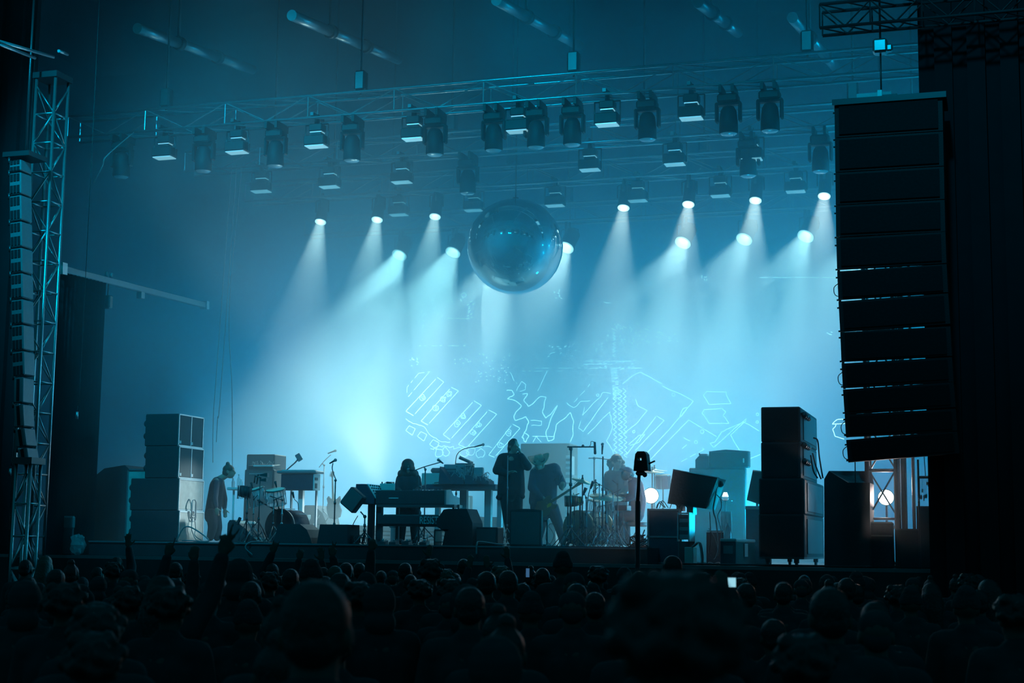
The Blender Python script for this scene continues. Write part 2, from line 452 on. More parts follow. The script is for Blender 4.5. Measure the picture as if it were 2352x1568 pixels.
# strobe: face turned down, small window above
def strobe_proto():
    e = empty('strobe_light')
    b = MB(); b.box((0, 0, .12), (.40, .26, .18), bev=.02)
    b.box((0, .02, .36), (.26, .2, .14), bev=.02)
    b.box((0, .02, .25), (.2, .14, .12)); b.box((0, 0, .50), (.07, .07, .2))
    b.build('housing', M['black'], e)
    MB().box((0, 0, .024), (.36, .22, .02)).build('lens', M['lens_glow'], e)
    MB().box((0, .02, .283), (.22, .15, .02)).build('upper_window', M['lens_glow'], e)
    MB().tube((-.22, 0, .05), (-.22, 0, .42), .012).tube((.22, 0, .05), (.22, 0, .42), .012).tube((-.22, 0, .42), (.22, 0, .42), .012).box((0, 0, .56), (.06, .46, .06)).build('yoke', M['steel'], e)
    return e
def mover_proto():
    e = empty('moving_head_light')
    MB().box((0, 0, -.08), (.34, .26, .15), bev=.03).box((-.1, 0, .05), (.05, .46, .13)).box((.1, 0, .05), (.05, .46, .13)).build('base', M['black'], e)
    y = MB()
    for s in (-1, 1): y.box((s * .19, 0, -.3), (.05, .14, .34), bev=.02)
    y.box((0, 0, -.16), (.42, .16, .05), bev=.02); y.build('yoke', M['black'], e)
    h = MB(); h.lathe([(0, .2), (.09, .19), (.13, .12), (.15, -.05), (.155, -.24), (.14, -.26)], (0, 0, -.40))
    hd = h.build('head', M['cab'], e)
    MB().lathe([(.14, -.255), (.11, -.275), (0, -.285)], (0, 0, -.40)).build('lens', M['lens_dim'], hd)
    return e
STRB = [(378, 350, 2.1), (545, 338, 2.1), (727, 328, 2.1), (950, 323, 2.1), (1190, 294, 2.1), (1395, 278, 2.1), (1588, 262, 2.1)]
STRB2 = [(600, 434), (757, 427), (923, 417), (1355, 390), (1550, 376), (1727, 361)]
STRB3 = [(916, 495), (1088, 487), (1275, 479), (1465, 468), (1655, 458), (1828, 448)]
ordn = ['leftmost', 'second', 'third', 'fourth', 'fifth', 'sixth', 'seventh', 'eighth', 'ninth', 'tenth', 'eleventh', 'twelfth', 'thirteenth']
sp0 = strobe_proto(); mv0 = mover_proto(); first = {}
def put(proto, loc, rz, label, cat, group, sc_=1):
    kids = PROTOK.setdefault(proto.name, children(proto))
    o = proto if proto.name not in first else copy_tree(proto, kids)
    first[proto.name] = 1
    o.location = loc; o.rotation_euler = (0, 0, rz); o.scale = (sc_,) * 3
    return tag(o, label, cat, group)
PROTOK = {}
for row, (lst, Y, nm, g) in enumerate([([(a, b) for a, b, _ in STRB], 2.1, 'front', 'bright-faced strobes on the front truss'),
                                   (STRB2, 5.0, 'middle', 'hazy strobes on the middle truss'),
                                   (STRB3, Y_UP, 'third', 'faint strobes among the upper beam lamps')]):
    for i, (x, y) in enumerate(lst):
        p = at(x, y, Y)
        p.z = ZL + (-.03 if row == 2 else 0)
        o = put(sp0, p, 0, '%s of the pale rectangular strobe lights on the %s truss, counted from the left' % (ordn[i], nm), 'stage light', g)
MVR = [(283, 300), (470, 305), (635, 290), (810, 290), (1000, 275), (1135, 262), (1232, 250), (1315, 250), (1487, 232), (1673, 215), (1768, 205)]
for i, (x, y) in enumerate(MVR):
    p = at(x, y, 2.1); p.z = ZL + .38; 
    o = put(mv0, p, 0, '%s of the dark moving-head lamps hanging under the front truss' % ordn[i], 'stage light', 'moving heads on the front truss')
    ch = [c for c in children(o) if c.name.startswith('head')][0]
    ch.rotation_euler = (0, 0, 0)
for i, (x, y) in enumerate([(1075, 387), (1718, 340), (1884, 325)]):
    p = at(x, y, 5.0); p.z = ZL + .38
    put(mv0, p, 0, 'round-lensed lamp under the middle truss, %s of three from the left' % ordn[i], 'stage light', 'round lamps on the middle truss')

# beam lamp labels and hangers
k = 0
for o in [o for o in COL.objects if o.name.startswith('beam_lamp')]:
    up_ = k < len(UP_ROW); i = k if up_ else k - len(UP_ROW); k += 1
    tag(o, 'lit beam lamp, %s from the left in the %s row of beams' % (ordn[i], 'upper' if up_ else 'brighter lower'), 'stage light',
        'beam lamps of the %s row' % ('upper' if up_ else 'lower'))
    MB().tube((0, 0, .35), (0, 0, (ZL + .45 if up_ else ZL + .3) - o.location.z + .02), .03).build('hanging_clamp', M['steel'], o)
    o.location.z += 0

# ------------------------------------------------------------------ roof frame
def rafter(p0, p1, z, label):
    a = atz(*p0, z); d0 = dist(a); vp = Vector((2540, 820))
    d1 = d0 * (vp - Vector(p0)).length / (vp - Vector(p1)).length
    b = atd(*p1, d1); dirv = (b - a)
    e = empty('roof_rafter', a, 0, label, 'roof tube', 'roof tubes')
    n = 3
    for i in range(n):
        MB().tube(dirv * (i / n + (.0 if i == 0 else .012)), dirv * ((i + 1) / n), .10, n=12).build('tube_section', M['alu'], e)
    j = MB()
    for i in range(1, n): j.tube(dirv * (i / n - .012), dirv * (i / n + .016), .135, n=12)
    j.tube(dirv * .33, dirv * .33 + Vector((0, 0, 14.9 - (a + dirv * .33).z)), .03, n=6)
    j.build('joint_collar', M['steel'], e)
RL = ['roof tube at the far left, with a bright end, running back into the haze', 'second roof tube from the left, starting at a pale joint',
      'roof tube above the middle of the stage', 'short faint roof tube right of the middle', 'rightmost roof tube, steep, above the hanging speakers']
for (a, b), l in zip([((315, 65), (580, 160)), ((670, 35), (915, 137)), ((1140, 0), (1330, 105)), ((1603, 5), (1695, 75)), ((1820, 40), (1928, 165))], RL):
    rafter(a, b, 11.2, l)
e = empty('side_outrigger', atd(-20, 90, 22), 0, 'thin sloping roof braces at the upper left edge of the picture', 'roof tube')
o0 = atd(-20, 90, 22)
for a, b in [((-20, 90, 22), (123, 131, 24)), ((-20, 95, 22), (80, 133, 24)), ((135, 117, 24), (155, 125, 24.6))]:
    MB().tube(atd(*a) - o0, atd(*b) - o0, .025).build('brace', M['alu'], e)

# ------------------------------------------------------------------ towers
def tower(name, cx, cy_, z0, z1, s, bay, label, mt='alu', r=.026, lean=0, skipback=False):
    e = empty(name, (cx, cy_, z0), 0, label, 'truss tower'); h = s / 2; H = z1 - z0
    for sx in (-h, h):
        for sy in (-h, h):
            MB().tube((sx, sy, 0), (sx, sy, H), r, n=8).build('chord', M[mt], e)
    n = int(H / bay)
    rung = MB().tube((0, -h, 0), (0, h, 0), .016, n=6).mesh('rung'); rung.materials.append(M[mt])
    dg = MB().tube((0, -h, 0), (0, h, bay), .013, n=6).mesh('diagonal'); dg.materials.append(M[mt])
    for i in range(n):
        for k in range(4):
            a = k * PI / 2
            off = Vector((h * math.cos(a), h * math.sin(a), i * bay))
            link('rung', rung, e, off, a)
            o = link('diagonal_brace', dg, e, off, a + (PI if (i + k) % 2 else 0))
    MB().box((0, 0, H + .05), (s + .1, s + .1, .1)).build('head_plate', M['steel'], e)
    MB().box((0, 0, .02), (s + .3, s + .3, .04)).build('base_plate', M['steel'], e)
    return e
pt_ = at(93, 700, -.6)
tower('truss_tower', pt_.x, -.6, 0, atd(100, 188, dist(at(100, 188, -.6))).z, .37, .5, 'tall aluminium truss tower at the far left, its rungs catching the light')
pt_ = at(52, 1200, -1.6)
tower('truss_tower', pt_.x + .05, -1.6, 0, at(52, 1066, -1.6).z, .26, .5, 'short dark truss tower at the lower left edge, under the hanging speakers')
pt_ = at(2026, 1150, 1.4)
tower('truss_tower', pt_.x, 1.6, ZS, 8.8, .42, .72, 'truss tower at the right, bright stage lamp shining through it', mt='steel', r=.035)

# left box beam with clamps
a = at(140, 617, .2); b = atd(474, 702, dist(at(474, 702, 6.2)))
dr = MB(); nd = 24; u_ = (b - a) * .27
for i in range(nd):
    p0, p1 = a + u_ * (i / nd), a + u_ * ((i + 1) / nd); side = .04 if i % 2 else -.04
    dr.add([(p0.x + side, p0.y, ZS), (p1.x - side, p1.y, ZS), (p1.x - side, p1.y, p1.z - .05), (p0.x + side, p0.y, p0.z - .05),
            (p0.x + side - .02, p0.y, ZS), (p1.x - side - .02, p1.y, ZS), (p1.x - side - .02, p1.y, p1.z - .05), (p0.x + side - .02, p0.y, p0.z - .05)],
           [(0, 1, 2, 3), (7, 6, 5, 4), (0, 4, 5, 1), (3, 2, 6, 7), (0, 3, 7, 4), (1, 5, 6, 2)])
dr.build('wall_side', M['drape'], None, kind='structure')
e = empty('box_beam', a, 0, 'pale straight beam sloping from the left tower into the haze', 'beam')
d = b - a; q = d.to_track_quat('X', 'Z').to_matrix()
MB().box(d / 2, (d.length, .10, .115), rot=q, bev=.01).build('rail', M['grey'], e)
MB().box(d * .985, (.12, .16, .17), rot=q).build('end_cap', M['alu'], e)
MB().box(d * .0, (.16, .16, .2), rot=q).build('end_cap', M['alu'], e)
for t in (.27, .30):
    MB().tube(d * t + Vector((0, 0, .07)), d * t + Vector((0, .0, .16)), .03).build('clamp', M['grey'], e)
MB().box(d * .50 - Vector((0, 0, .12)), (.14, .1, .12), rot=q).build('bracket', M['grey'], e)
tag(MB().tube((0, 0, 0), (0, 0, -.25), .012).box((0, 0, -.34), (.16, .12, .24), bev=.02).tube((-.13, 0, -.3), (-.13, 0, .0), .01).build('hanging_lamp', M['steel'], loc=a + d * .285 - Vector((0, 0, .05))),
    'small lamp hanging from the sloping beam on the left', 'stage light')

# ------------------------------------------------------------------ hanging line arrays
e = empty('line_array', at(57, 372, -1.3), 0, 'left column of hanging loudspeakers, slotted cabinets curving at the bottom', 'speaker array')
o0 = Vector(e.location)
edges = [(56, 374), (56, 403), (56, 455), (57, 515), (58, 575), (59, 633), (60, 692), (61, 750), (62, 810), (64, 868), (63, 930), (66, 985), (72, 1030), (77, 1066)]
for i in range(len(edges) - 1):
    (xa, ya), (xb, yb) = edges[i], edges[i + 1]
    pa, pb = at(xa, ya, -1.3), at(xb, yb, -1.3); mid = (pa + pb) / 2 - o0; h = (pa - pb).length
    tl = math.atan2((pb - pa).x, -(pb - pa).z); rt_ = Ry(-tl) 
    wd = .22 if i < 9 else .17
    c = MB().box((0, -.1, 0), (wd, .3, h - .03), bev=.015)
    cb = c.build('cabinet', M['grey'], e, mid); cb.rotation_euler = (0, -tl, 0)
    if i < 9:
        for zz in (-.25, .25):
            for xx in (-.28, 0, .28):
                MB().box((xx * wd, -.25, zz * h), (wd * .22, .02, h * .32)).build('slot', M['cloth'], cb)
    else:
        MB().box((0, -.25, 0), (wd * .3, .02, h * .8)).build('slot', M['cloth'], cb)
    MB().tube((-wd / 2 - .02, -.22, h / 2 - .05), (-wd / 2 - .02, -.22, h / 2 + .05), .02).build('hinge', M['steel'], cb)
MB().box((0, 0, .08), (.5, .5, .08)).tube((0, 0, .1), (0, 0, 11.2 - o0.z), .02).build('flying_frame', M['steel'], e)

e = empty('line_array', at(2045, 250, -1), 0, 'huge black column of hanging loudspeakers filling the right side', 'speaker array')
o0 = Vector(e.location)
YA = -1.0
edges = [(1922, 252), (1923, 330), (1924, 408), (1925, 482), (1926, 554), (1928, 626), (1931, 694), (1935, 764), (1938, 835), (1941, 892), (1945, 950), (1948, 1003), (1953, 1056)]
for i in range(len(edges) - 1):
    (xa, ya), (xb, yb) = edges[i], edges[i + 1]
    pa, pb = at(xa, ya, YA), at(xb, yb, YA); h = (pa - pb).length; W_ = 1.42
    cx = (pa.x + pb.x) / 2 + W_ / 2 - o0.x; cz = (pa.z + pb.z) / 2 - o0.z
    gap = .012 if i < 4 else (.034 if i % 2 == 1 and i < 9 else .016)
    hh = h / 2 - gap / 2
    c = MB().prism([(-.3, -hh), (-.2, -hh), (.42, -hh * .45), (.42, hh * .9), (-.2, hh), (-.3, hh)], -W_ / 2, W_ / 2, 'x')
    cb = c.build('cabinet', M['cab'], e, (cx, 0, cz)); cb.rotation_euler = (0, -math.atan2(pb.x - pa.x, pa.z - pb.z), 0)
    MB().box((0, -.31, 0), (W_ - .12, .03, h - .08)).build('grille', M['cloth'], cb)
    for zz in (h / 2 - .05, -h / 2 + .05):
        MB().box((-W_ / 2 - .012, .05, zz), (.03, .06, .05)).tube((-W_ / 2 - .02, -.01, zz), (-W_ / 2 - .05, -.01, zz), .012).build('hinge', M['steel'], cb)
    if i in (8, 10, 11, 5):
        MB().path(bez([(-W_ / 2 - .02, .1, .1), (-W_ / 2 - .09, .1, .04), (-W_ / 2 - .08, .1, -.06), (-W_ / 2, .1, -.1)], 5), .006, n=5).build('cable_loop', M['cable'], cb)
MB().box((0, 0, .05), (1.5, .7, .08)).box((0, 0, .12), (.2, .2, .12)).build('flying_frame', M['steel'], e)
# hoist and rigging above the right array
p = at(2022, 108, -1)
e = empty('chain_hoist', (p.x, -1, p.z), 0, 'small shiny chain hoist above the right speaker column, catching the light', 'hoist')
MB().box((0, 0, 0), (.2, .2, .2), bev=.03).box((.12, 0, -.03), (.09, .12, .1), bev=.02).build('motor', M['alu'], e)
MB().tube((0, 0, .1), (0, 0, 10.6 - p.z + .4), .015).build('chain', M['steel'], e)
z2 = at(2022, 222, -1).z - p.z
MB().tube((0, 0, -.1), (0, 0, z2), .012).build('lower_chain', M['steel'], e)
MB().box((-.02, 0, z2 + .02), (.06, .05, .14)).box((.09, 0, z2 - .02), (.18, .05, .05)).build('shackle', M['alu'], e)
tz = at(2035, 60, -1).z
truss_h('main_roof_truss', -1, tz, p.x - .8, p.x + 4, 'dim roof truss section at the upper right, above the chain hoist', .34, .34, 2, mt='cab')
# side curtains
a = at(2128, 900, -.4)
wc = MB()
for i in range(40):
    x = a.x + i * .22; wc.box((x + .11, (-.05 if i % 2 else .05), 7.5), (.24, .1, 15))
wc.build('curtain_right', M['drape'], None, (0, -.3, 0), kind='structure')
a = at(36, 900, .4)
wc = MB()
for i in range(44):
    x = a.x - i * .22; wc.box((x - .11, (-.05 if i % 2 else .05), 7.5), (.24, .1, 15))
wc.build('curtain_left', M['drape'], None, (0, .4, 0), kind='structure')
# ------------------------------------------------------------------ world-space part helper
def wpart(t, name, mb, m_, parent=None, **kw):
    """mb holds world coordinates; the part is stored in the frame of its thing t"""
    inv = Matrix.Rotation(-t.rotation_euler.z, 3, 'Z'); L = Vector(t.location)
    mb.v = [tuple(inv @ (Vector(v) - L)) for v in mb.v]
    return mb.build(name, m_, parent or t, **kw)
def ybk(X, px, py):
    d = ray(px, py); return CAM.y + (X - CAM.x) * d.y / d.x
def dims(x0, x1, x2, yt, yb, Y, zb=None):
    """stage-aligned box: front face spans x0..x1 px at depth Y, right side reaches px x2"""
    ym = (yt + yb) / 2
    X0, X1 = at(x0, ym, Y).x, at(x1, ym, Y).x
    Y2 = ybk(X1, x2, ym) if x2 > x1 else Y + .5
    z1 = at((x0 + x1) / 2, yt, Y).z; z0 = at((x0 + x1) / 2, yb, Y).z if zb is None else zb
    return X0, X1, Y, Y2, z0, z1
def boxd(mb, D, bev=.01, ins=0):
    X0, X1, Y, Y2, z0, z1 = D
    return mb.box(((X0 + X1) / 2, (Y + Y2) / 2, (z0 + z1) / 2), (abs(X1 - X0) - ins, abs(Y2 - Y) - ins, z1 - z0 - ins), bev=bev)
def thing_at(name, D, label, cat, group=None):
    X0, X1, Y, Y2, z0, z1 = D
    return empty(name, ((X0 + X1) / 2, (Y + Y2) / 2, z0), 0, label, cat, group)
def cabinet(name, D, label, cat='speaker', body='cab', grille='grille', face='front', group=None, handles=True, split=1, frame=True):
    t = thing_at(name, D, label, cat, group); X0, X1, Y, Y2, z0, z1 = D
    wpart(t, 'body', boxd(MB(), D, .015), M[body])
    if face == 'front': W, H = X1 - X0, z1 - z0
    else: W, H = Y2 - Y, z1 - z0
    for k in range(split):
        m_ = .03; a = m_ + k * (W - m_) / split; b = (k + 1) * (W - m_) / split; g = MB()
        if face == 'front': g.box((X0 + (a + b) / 2, Y - .004, (z0 + z1) / 2), (b - a, .02, H - 2 * m_))
        else: g.box((X1 + .003, Y + (a + b) / 2, (z0 + z1) / 2), (.02, b - a, H - 2 * m_))
        wpart(t, 'grille', g, M[grille])
    if frame and face == 'side':
        f = MB()
        for z in (z0 + .013, z1 - .013): f.box((X1 + .008, (Y + Y2) / 2, z), (.02, W, .022))
        for k in range(split + 1):
            f.box((X1 + .008, Y + .012 + k * (W - .024) / split, (z0 + z1) / 2), (.02, .02, H - .01))
        wpart(t, 'edge_trim', f, M['alu'])
    if handles:
        h = MB(); zc = (z0 + z1) / 2
        h.box((X0 - .01, (Y + Y2) / 2, zc), (.03, .16, .05), bev=.01)
        wpart(t, 'handle', h, M['steel'])
    return t
def wedge(name, x0, x1, yt, yb, Y, zb, prof, depth, label, mt='cab', gr=None, cat='stage monitor'):
    """floor monitor: px outline of its side pushed back by depth"""
    c = at((x0 + x1) / 2, yb, Y); t = empty(name, (c.x, Y + depth / 2, zb), 0, label, cat)
    z1 = at((x0 + x1) / 2, yt, Y).z; X0, X1 = at(x0, yb, Y).x, at(x1, yb, Y).x
    poly = [(X0 + (X1 - X0) * u, zb + (z1 - zb) * v) for u, v in prof]
    wpart(t, 'body', MB().prism(poly, Y, Y + depth), M[mt])
    return t, poly, X0, X1, z1
# ------------------------------------------------------------------ risers
XA = at(205, 1250, .9).x; XB = at(1487, 1257, .9).x
MB().box(((XA + XB) / 2, 4.2, (ZS + ZR) / 2), (XB - XA, 6.6, ZR - ZS)).build('trim_2', M['floor'], kind='structure')
MB().box(((XA + XB) / 2, .885, ZR - .012), (XB - XA, .03, .024)).build('trim_3', M['grey'], kind='structure')
XC, XD = at(645, 1210, 5.4).x, at(1335, 1215, 5.4).x
ZB = 2.30
rb = empty('back_riser', ((XC + XD) / 2, 5.4, ZR), 0, 'low back riser with ribbed front behind the keyboards', 'riser')
wpart(rb, 'deck', MB().box(((XC + XD) / 2, 6.5, ZB - .03), (XD - XC, 2.2, .06)), M['grey'])
for i in range(4):
    z = ZR + .03 + i * .075
    wpart(rb, 'slat', MB().box(((XC + XD) / 2, 5.43, z + .025), (XD - XC, .03, .055), bev=.01), M['grey'])
wpart(rb, 'legs_frame', MB().box(((XC + XD) / 2, 6.5, (ZR + ZB - .06) / 2), (XD - XC - .1, 2.0, ZB - .06 - ZR)), M['steel'])
# ------------------------------------------------------------------ left side-fill stack
ys = [950, 1024, 1098, 1172, 1244]
lv = ['topmost', 'second from the top', 'third from the top', 'lowest']
zt = [at(440, y, 1.6).z for y in ys]; zt = [at(372, y, 1.6).z for y in ys]; zt[-1] = ZR
for i in range(4):
    x0 = 333 if i < 2 else 299
    D = list(dims(x0, 409, 466, ys[i], ys[i + 1], 1.6)); D[5] = zt[i]; D[4] = zt[i + 1]
    t = cabinet('side_fill_speaker', D, 'black cabinet in the left stack, %s, %s facing inward' % (lv[i], 'two grey grilles' if i < 2 else 'a scuffed pale board'),
                'speaker', 'cab', 'grille' if i < 2 else 'paleboard', 'side', 'left speaker stack', split=2 if i < 2 else 1)
    X0, X1, Y, Y2, z0, z1 = D
    k = MB()
    for z in ((z0 + z1) / 2 + .12, (z0 + z1) / 2 - .1): k.ball((X0 - .03, Y + .1, z), (.05, .05, .06), 10, 6)
    wpart(t, 'caster', k, M['steel'])
    if i < 2:
        for yy in (Y + .06, (Y + Y2) / 2 + .03): wpart(t, 'badge', MB().box((X1 + .02, yy, z0 + .07), (.01, .05, .05)), M['white'])
SX, SY, SY2 = X1, Y, Y2
D = dims(291, 345, 346, 1077, 1240, 2.6, ZR)
t = thing_at('upright_case', D, 'pale-edged upright case standing behind the left speaker stack', 'case')
wpart(t, 'body', boxd(MB(), D, .02), M['paleboard'])
X0, X1, Y, Y2, z0, z1 = D
f = MB()
for x in (X0 + .01, X1 - .01): f.box((x, Y - .01, (z0 + z1) / 2), (.03, .03, z1 - z0))
f.box(((X0 + X1) / 2, Y - .01, z1 - .01), (X1 - X0, .03, .03)); wpart(t, 'edge_trim', f, M['alu'])
def text_mesh(s, size, m_, depth=.004, shear=0):
    cu = bpy.data.curves.new('text', 'FONT'); cu.body = s; cu.size = size; cu.extrude = depth; cu.shear = shear; cu.align_x = 'CENTER'; cu.resolution_u = 3
    o = bpy.data.objects.new('text', cu); COL.objects.link(o)
    dg = bpy.context.evaluated_depsgraph_get(); me = bpy.data.meshes.new_from_object(o.evaluated_get(dg))
    bpy.data.objects.remove(o); me.materials.clear(); me.materials.append(m_); return me
tm = link('stencil_mark', text_mesh('AI', .14, M['black'], .003, .5), t, Vector((-.02, Y - .012, z1 - .22)) - Vector(t.location)); tm.rotation_euler = (PI / 2, 0, 0)
# coiled cable on the boards and on the floor
e = empty('coiled_cable', (SX + .03, (SY + SY2) / 2, zt[3]), 0, 'loop of cable hanging on the scuffed pale boards of the left stack', 'cable')
for r, dz in ((.10, 0), (.085, .02), (.12, -.03)):
    pts = [Vector((.02 + .01 * math.sin(a * 3), r * .8 * math.sin(a), dz + 1.6 * r * math.cos(a) + .04)) for a in [2 * PI * i / 24 for i in range(25)]]
    MB().path(pts, .008).build('cable_loop', M['palecable'], e)
for s in (-1, 1):
    MB().path(bez([(.02, s * .03, -.1), (.03, s * .07, -.3), (.05, s * .02, -.42), (.15, s * .1, zt[4] - zt[3] + .02)], 6), .008).build('cable_tail', M['palecable'], e)
def floor_cable(pts, r, label, m_='cable', nm='floor_cable', z=None):
    P_ = [Vector(p) for p in pts]; o = P_[0]
    return tag(MB().path([p - o for p in bez(P_, 6)], r).build(nm, M[m_], loc=o), label, 'cable')
pc = at(415, 1215, 1.4)
floor_cable([(pc.x - .1, 1.45, ZR + .02), (pc.x + .05, 1.45, ZR + .25), (pc.x + .3, 1.4, ZR + .2), (pc.x + .55, 1.4, ZR + .02), (pc.x + .3, 1.2, ZR + .02), (pc.x + .1, 1.3, ZR + .02)], .012,
            'pale cable arching off the deck at the foot of the left speaker stack', 'palecable')
floor_cable([(pc.x + 1.6, 1.2, ZR + .02), (pc.x + 1.75, 1.0, ZR + .02), (pc.x + 1.62, .86, ZR + .01), (pc.x + 1.55, .82, ZR - .08), (pc.x + 1.68, .84, ZR - .2)], .01,
            'pale cable looping over the riser edge below the left drum stand', 'palecable')
# wrapped case and bag, far left
D = dims(112, 168, 171, 1187, 1254, .7, ZS)
t = thing_at('wrapped_case', D, 'plastic-wrapped case on the deck beside the left truss tower', 'case')
wpart(t, 'body', boxd(MB(), D, .05), M['grey'])
wpart(t, 'plastic_wrap', boxd(MB(), (D[0] - .02, D[1] + .02, D[2] - .02, D[3], D[5] - .2, D[5] + .02), .06), M['plastic'])
b = MB(); rr = random.Random(3); c = at(180, 1232, .6)
n_, m_ = 12, 8; vs = []
for i in range(m_ + 1):
    for j in range(n_):
        th, ph = PI * i / m_, 2 * PI * j / n_; k = .8 + .35 * rr.random()
        vs.append((.13 * k * math.sin(th) * math.cos(ph) * (1.4 if i < 3 else 1), .12 * k * math.sin(th) * math.sin(ph), .17 + .17 * k * math.cos(th)))
fs = [(i * n_ + j, (i + 1) * n_ + j, (i + 1) * n_ + (j + 1) % n_, i * n_ + (j + 1) % n_) for i in range(m_) for j in range(n_)]
b.add(vs, fs); tag(b.build('plastic_bag', M['plastic'], loc=(c.x, .6, ZS)), 'crumpled clear plastic bag beside the wrapped case', 'bag')
D = dims(172, 298, 300, 1068, 1244, 3.0, ZS)  # unclear dark gear shape, added to darken this pale area
D = (D[0], D[1], D[2], D[2] + .8, ZS, D[5])
t = thing_at('gear_silhouette', D, 'dark gear cart in the shadow left of the speaker stack', 'silhouette')
wpart(t, 'cover', MB().prism([(D[0], ZS + .1), (D[1], ZS + .1), (D[1], D[5] - .1), (D[1] - .15, D[5]), (D[0] + .6, D[5] - .06), (D[0] + .2, D[5] - .35), (D[0], D[5] - .5)], D[2], D[3]), M['cloth'])
for x in (D[0] + .1, D[1] - .1): wpart(t, 'caster', MB().tube((x - .03, D[2] + .2, ZS + .06), (x + .03, D[2] + .2, ZS + .06), .06, n=14).box((x, D[2] + .2, ZS + .1), (.05, .05, .06)), M['steel'])
# ------------------------------------------------------------------ small makers
def tripod(t, base, h, r=.011, spread=.32, rot=0, legz=.38, m_='steel', n=3):
    """a stand with three splayed legs as parts"""
    b = Vector(base)
    wpart(t, 'pole', MB().tube(b + Vector((0, 0, .05)), b + Vector((0, 0, h)), r, n=8).tube(b + Vector((0, 0, legz)), b + Vector((0, 0, legz + .05)), r * 2, n=8)
          .tube(b + Vector((0, 0, h * .62)), b + Vector((0, 0, h * .62 + .05)), r * 1.8, n=8), M[m_])
    for k in range(n):
        a = rot + 2 * PI * k / n
        ft = b + Vector((math.cos(a) * spread, math.sin(a) * spread, .012)); md = b + (ft - b) * .5
        wpart(t, 'leg', MB().tube(b + Vector((0, 0, legz)), ft, r * .8, n=6).tube(b + Vector((0, 0, .1)), md + Vector((0, 0, legz / 2)), r * .5, n=5)
              .ball(ft, r * 1.6, 6, 4), M[m_])
def mic(t, p, d, L=.16, parent=None, m_='black'):
    p = Vector(p); d = Vector(d).normalized()
    x = wpart(t, 'microphone', MB().tube(p, p + d * L, .011, .018, n=10), M[m_], parent)
    wpart(t, 'mic_head', MB().ball(p + d * (L + .02), (.028, .028, .028), 10, 7), M['grey'], x)
    return x
def cyl(t, name, p0, p1, r, m_, parent=None, n=24, r1=None):
    return wpart(t, name, MB().tube(p0, p1, r, r1, n=n), M[m_], parent)
def cymbal(t, c, r, nrm, m_='brass', name='cymbal', parent=None):
    q = Vector(nrm).normalized().to_track_quat('Z', 'Y').to_matrix()
    return wpart(t, name, MB().lathe([(.0, .03), (r * .15, .025), (r * .2, .008), (r, -.012), (r, -.016), (r * .2, 0), (0, .02)], c, q, 28), M[m_], parent)

# ------------------------------------------------------------------ left back: amp, keyboards, organ
D = dims(563, 628, 655, 1043, 1243, 4.6, ZR)
t = cabinet('bass_cabinet', D, 'tall hazy speaker cabinet behind the small keyboard at the left', group=None, handles=False)
D = dims(559, 627, 632, 1078, 1243, 4.1, ZR)
t = cabinet('amplifier_stand', D, 'large amplifier box carrying the small cabled keyboard', 'amplifier', handles=False)
X0, X1, Y, Y2, z0, z1 = D
k = MB()
for i in range(11): k.tube((X0 + .12 + i * .03, Y - .02, z1 - .08), (X0 + .12 + i * .03, Y - .005, z1 - .08), .009, n=8)
wpart(t, 'knobs', k, M['white'])
t = empty('small_keyboard', ((X0 + X1) / 2, Y + .25, z1), 0, 'small keyboard with patch cables on top of the left amplifier', 'keyboard')
wpart(t, 'body', MB().box(((X0 + X1) / 2, Y + .2, z1 + .05), (.52, .32, .09), rot=Rx(.12), bev=.01), M['black'])
wpart(t, 'keys', MB().box(((X0 + X1) / 2 + .06, Y + .06, z1 + .07), (.4, .1, .03), bev=.005), M['key'])
cb = MB(); rr = random.Random(5)
for i in range(14):
    x = X0 + .05 + i * .032; cb.path(bez([(x, Y + .2, z1 + .09), (x + rr.uniform(-.05, .05), Y + .2, z1 + .12 + rr.random() * .06), (x + rr.uniform(-.1, .1), Y + .25, z1 + .08)], 4), .004, n=4)
wpart(t, 'patch_cables', cb, M['palecable'])
# organ on a pedestal
D = dims(645, 719, 733, 1088, 1125, 3.6)
t = thing_at('stage_organ', D, 'boxy electric organ with a pale end panel, on a single pale leg', 'keyboard'); X0, X1, Y, Y2, z0, z1 = D
t.location.z = ZR
wpart(t, 'case', boxd(MB(), D, .01), M['navy'])
ep = wpart(t, 'end_panel', MB().box((X1 + .012, (Y + Y2) / 2, (z0 + z1) / 2), (.02, Y2 - Y, z1 - z0)), M['white'])
wpart(t, 'handle', MB().box((X1 + .026, (Y + Y2) / 2 - .05, z1 - .09), (.01, .12, .05)), M['black'], ep)
wpart(t, 'socket', MB().box((X1 + .026, (Y + Y2) / 2 - .05, z0 + .08), (.01, .08, .09)), M['black'], ep)
wpart(t, 'keybed', MB().box(((X0 + X1) / 2, (Y + Y2) / 2, z1 + .035), (X1 - X0 + .14, Y2 - Y + .1, .05), bev=.012), M['grey'])
wpart(t, 'keys', MB().box(((X0 + X1) / 2, Y + .1, z1 + .068), (X1 - X0, .14, .02)), M['key'])
lx = at(689, 1160, Y + .2).x
wpart(t, 'leg', MB().box((lx, Y + .25, (ZR + z0) / 2), (.09, .08, z0 - ZR)), M['white'])
wpart(t, 'leg', MB().box((lx + .28, Y + .3, (ZR + z0) / 2), (.03, .05, z0 - ZR)), M['grey'])
wpart(t, 'leg', MB().box((X0 + .08, Y + .3, (ZR + z0) / 2), (.03, .05, z0 - ZR)), M['grey'])
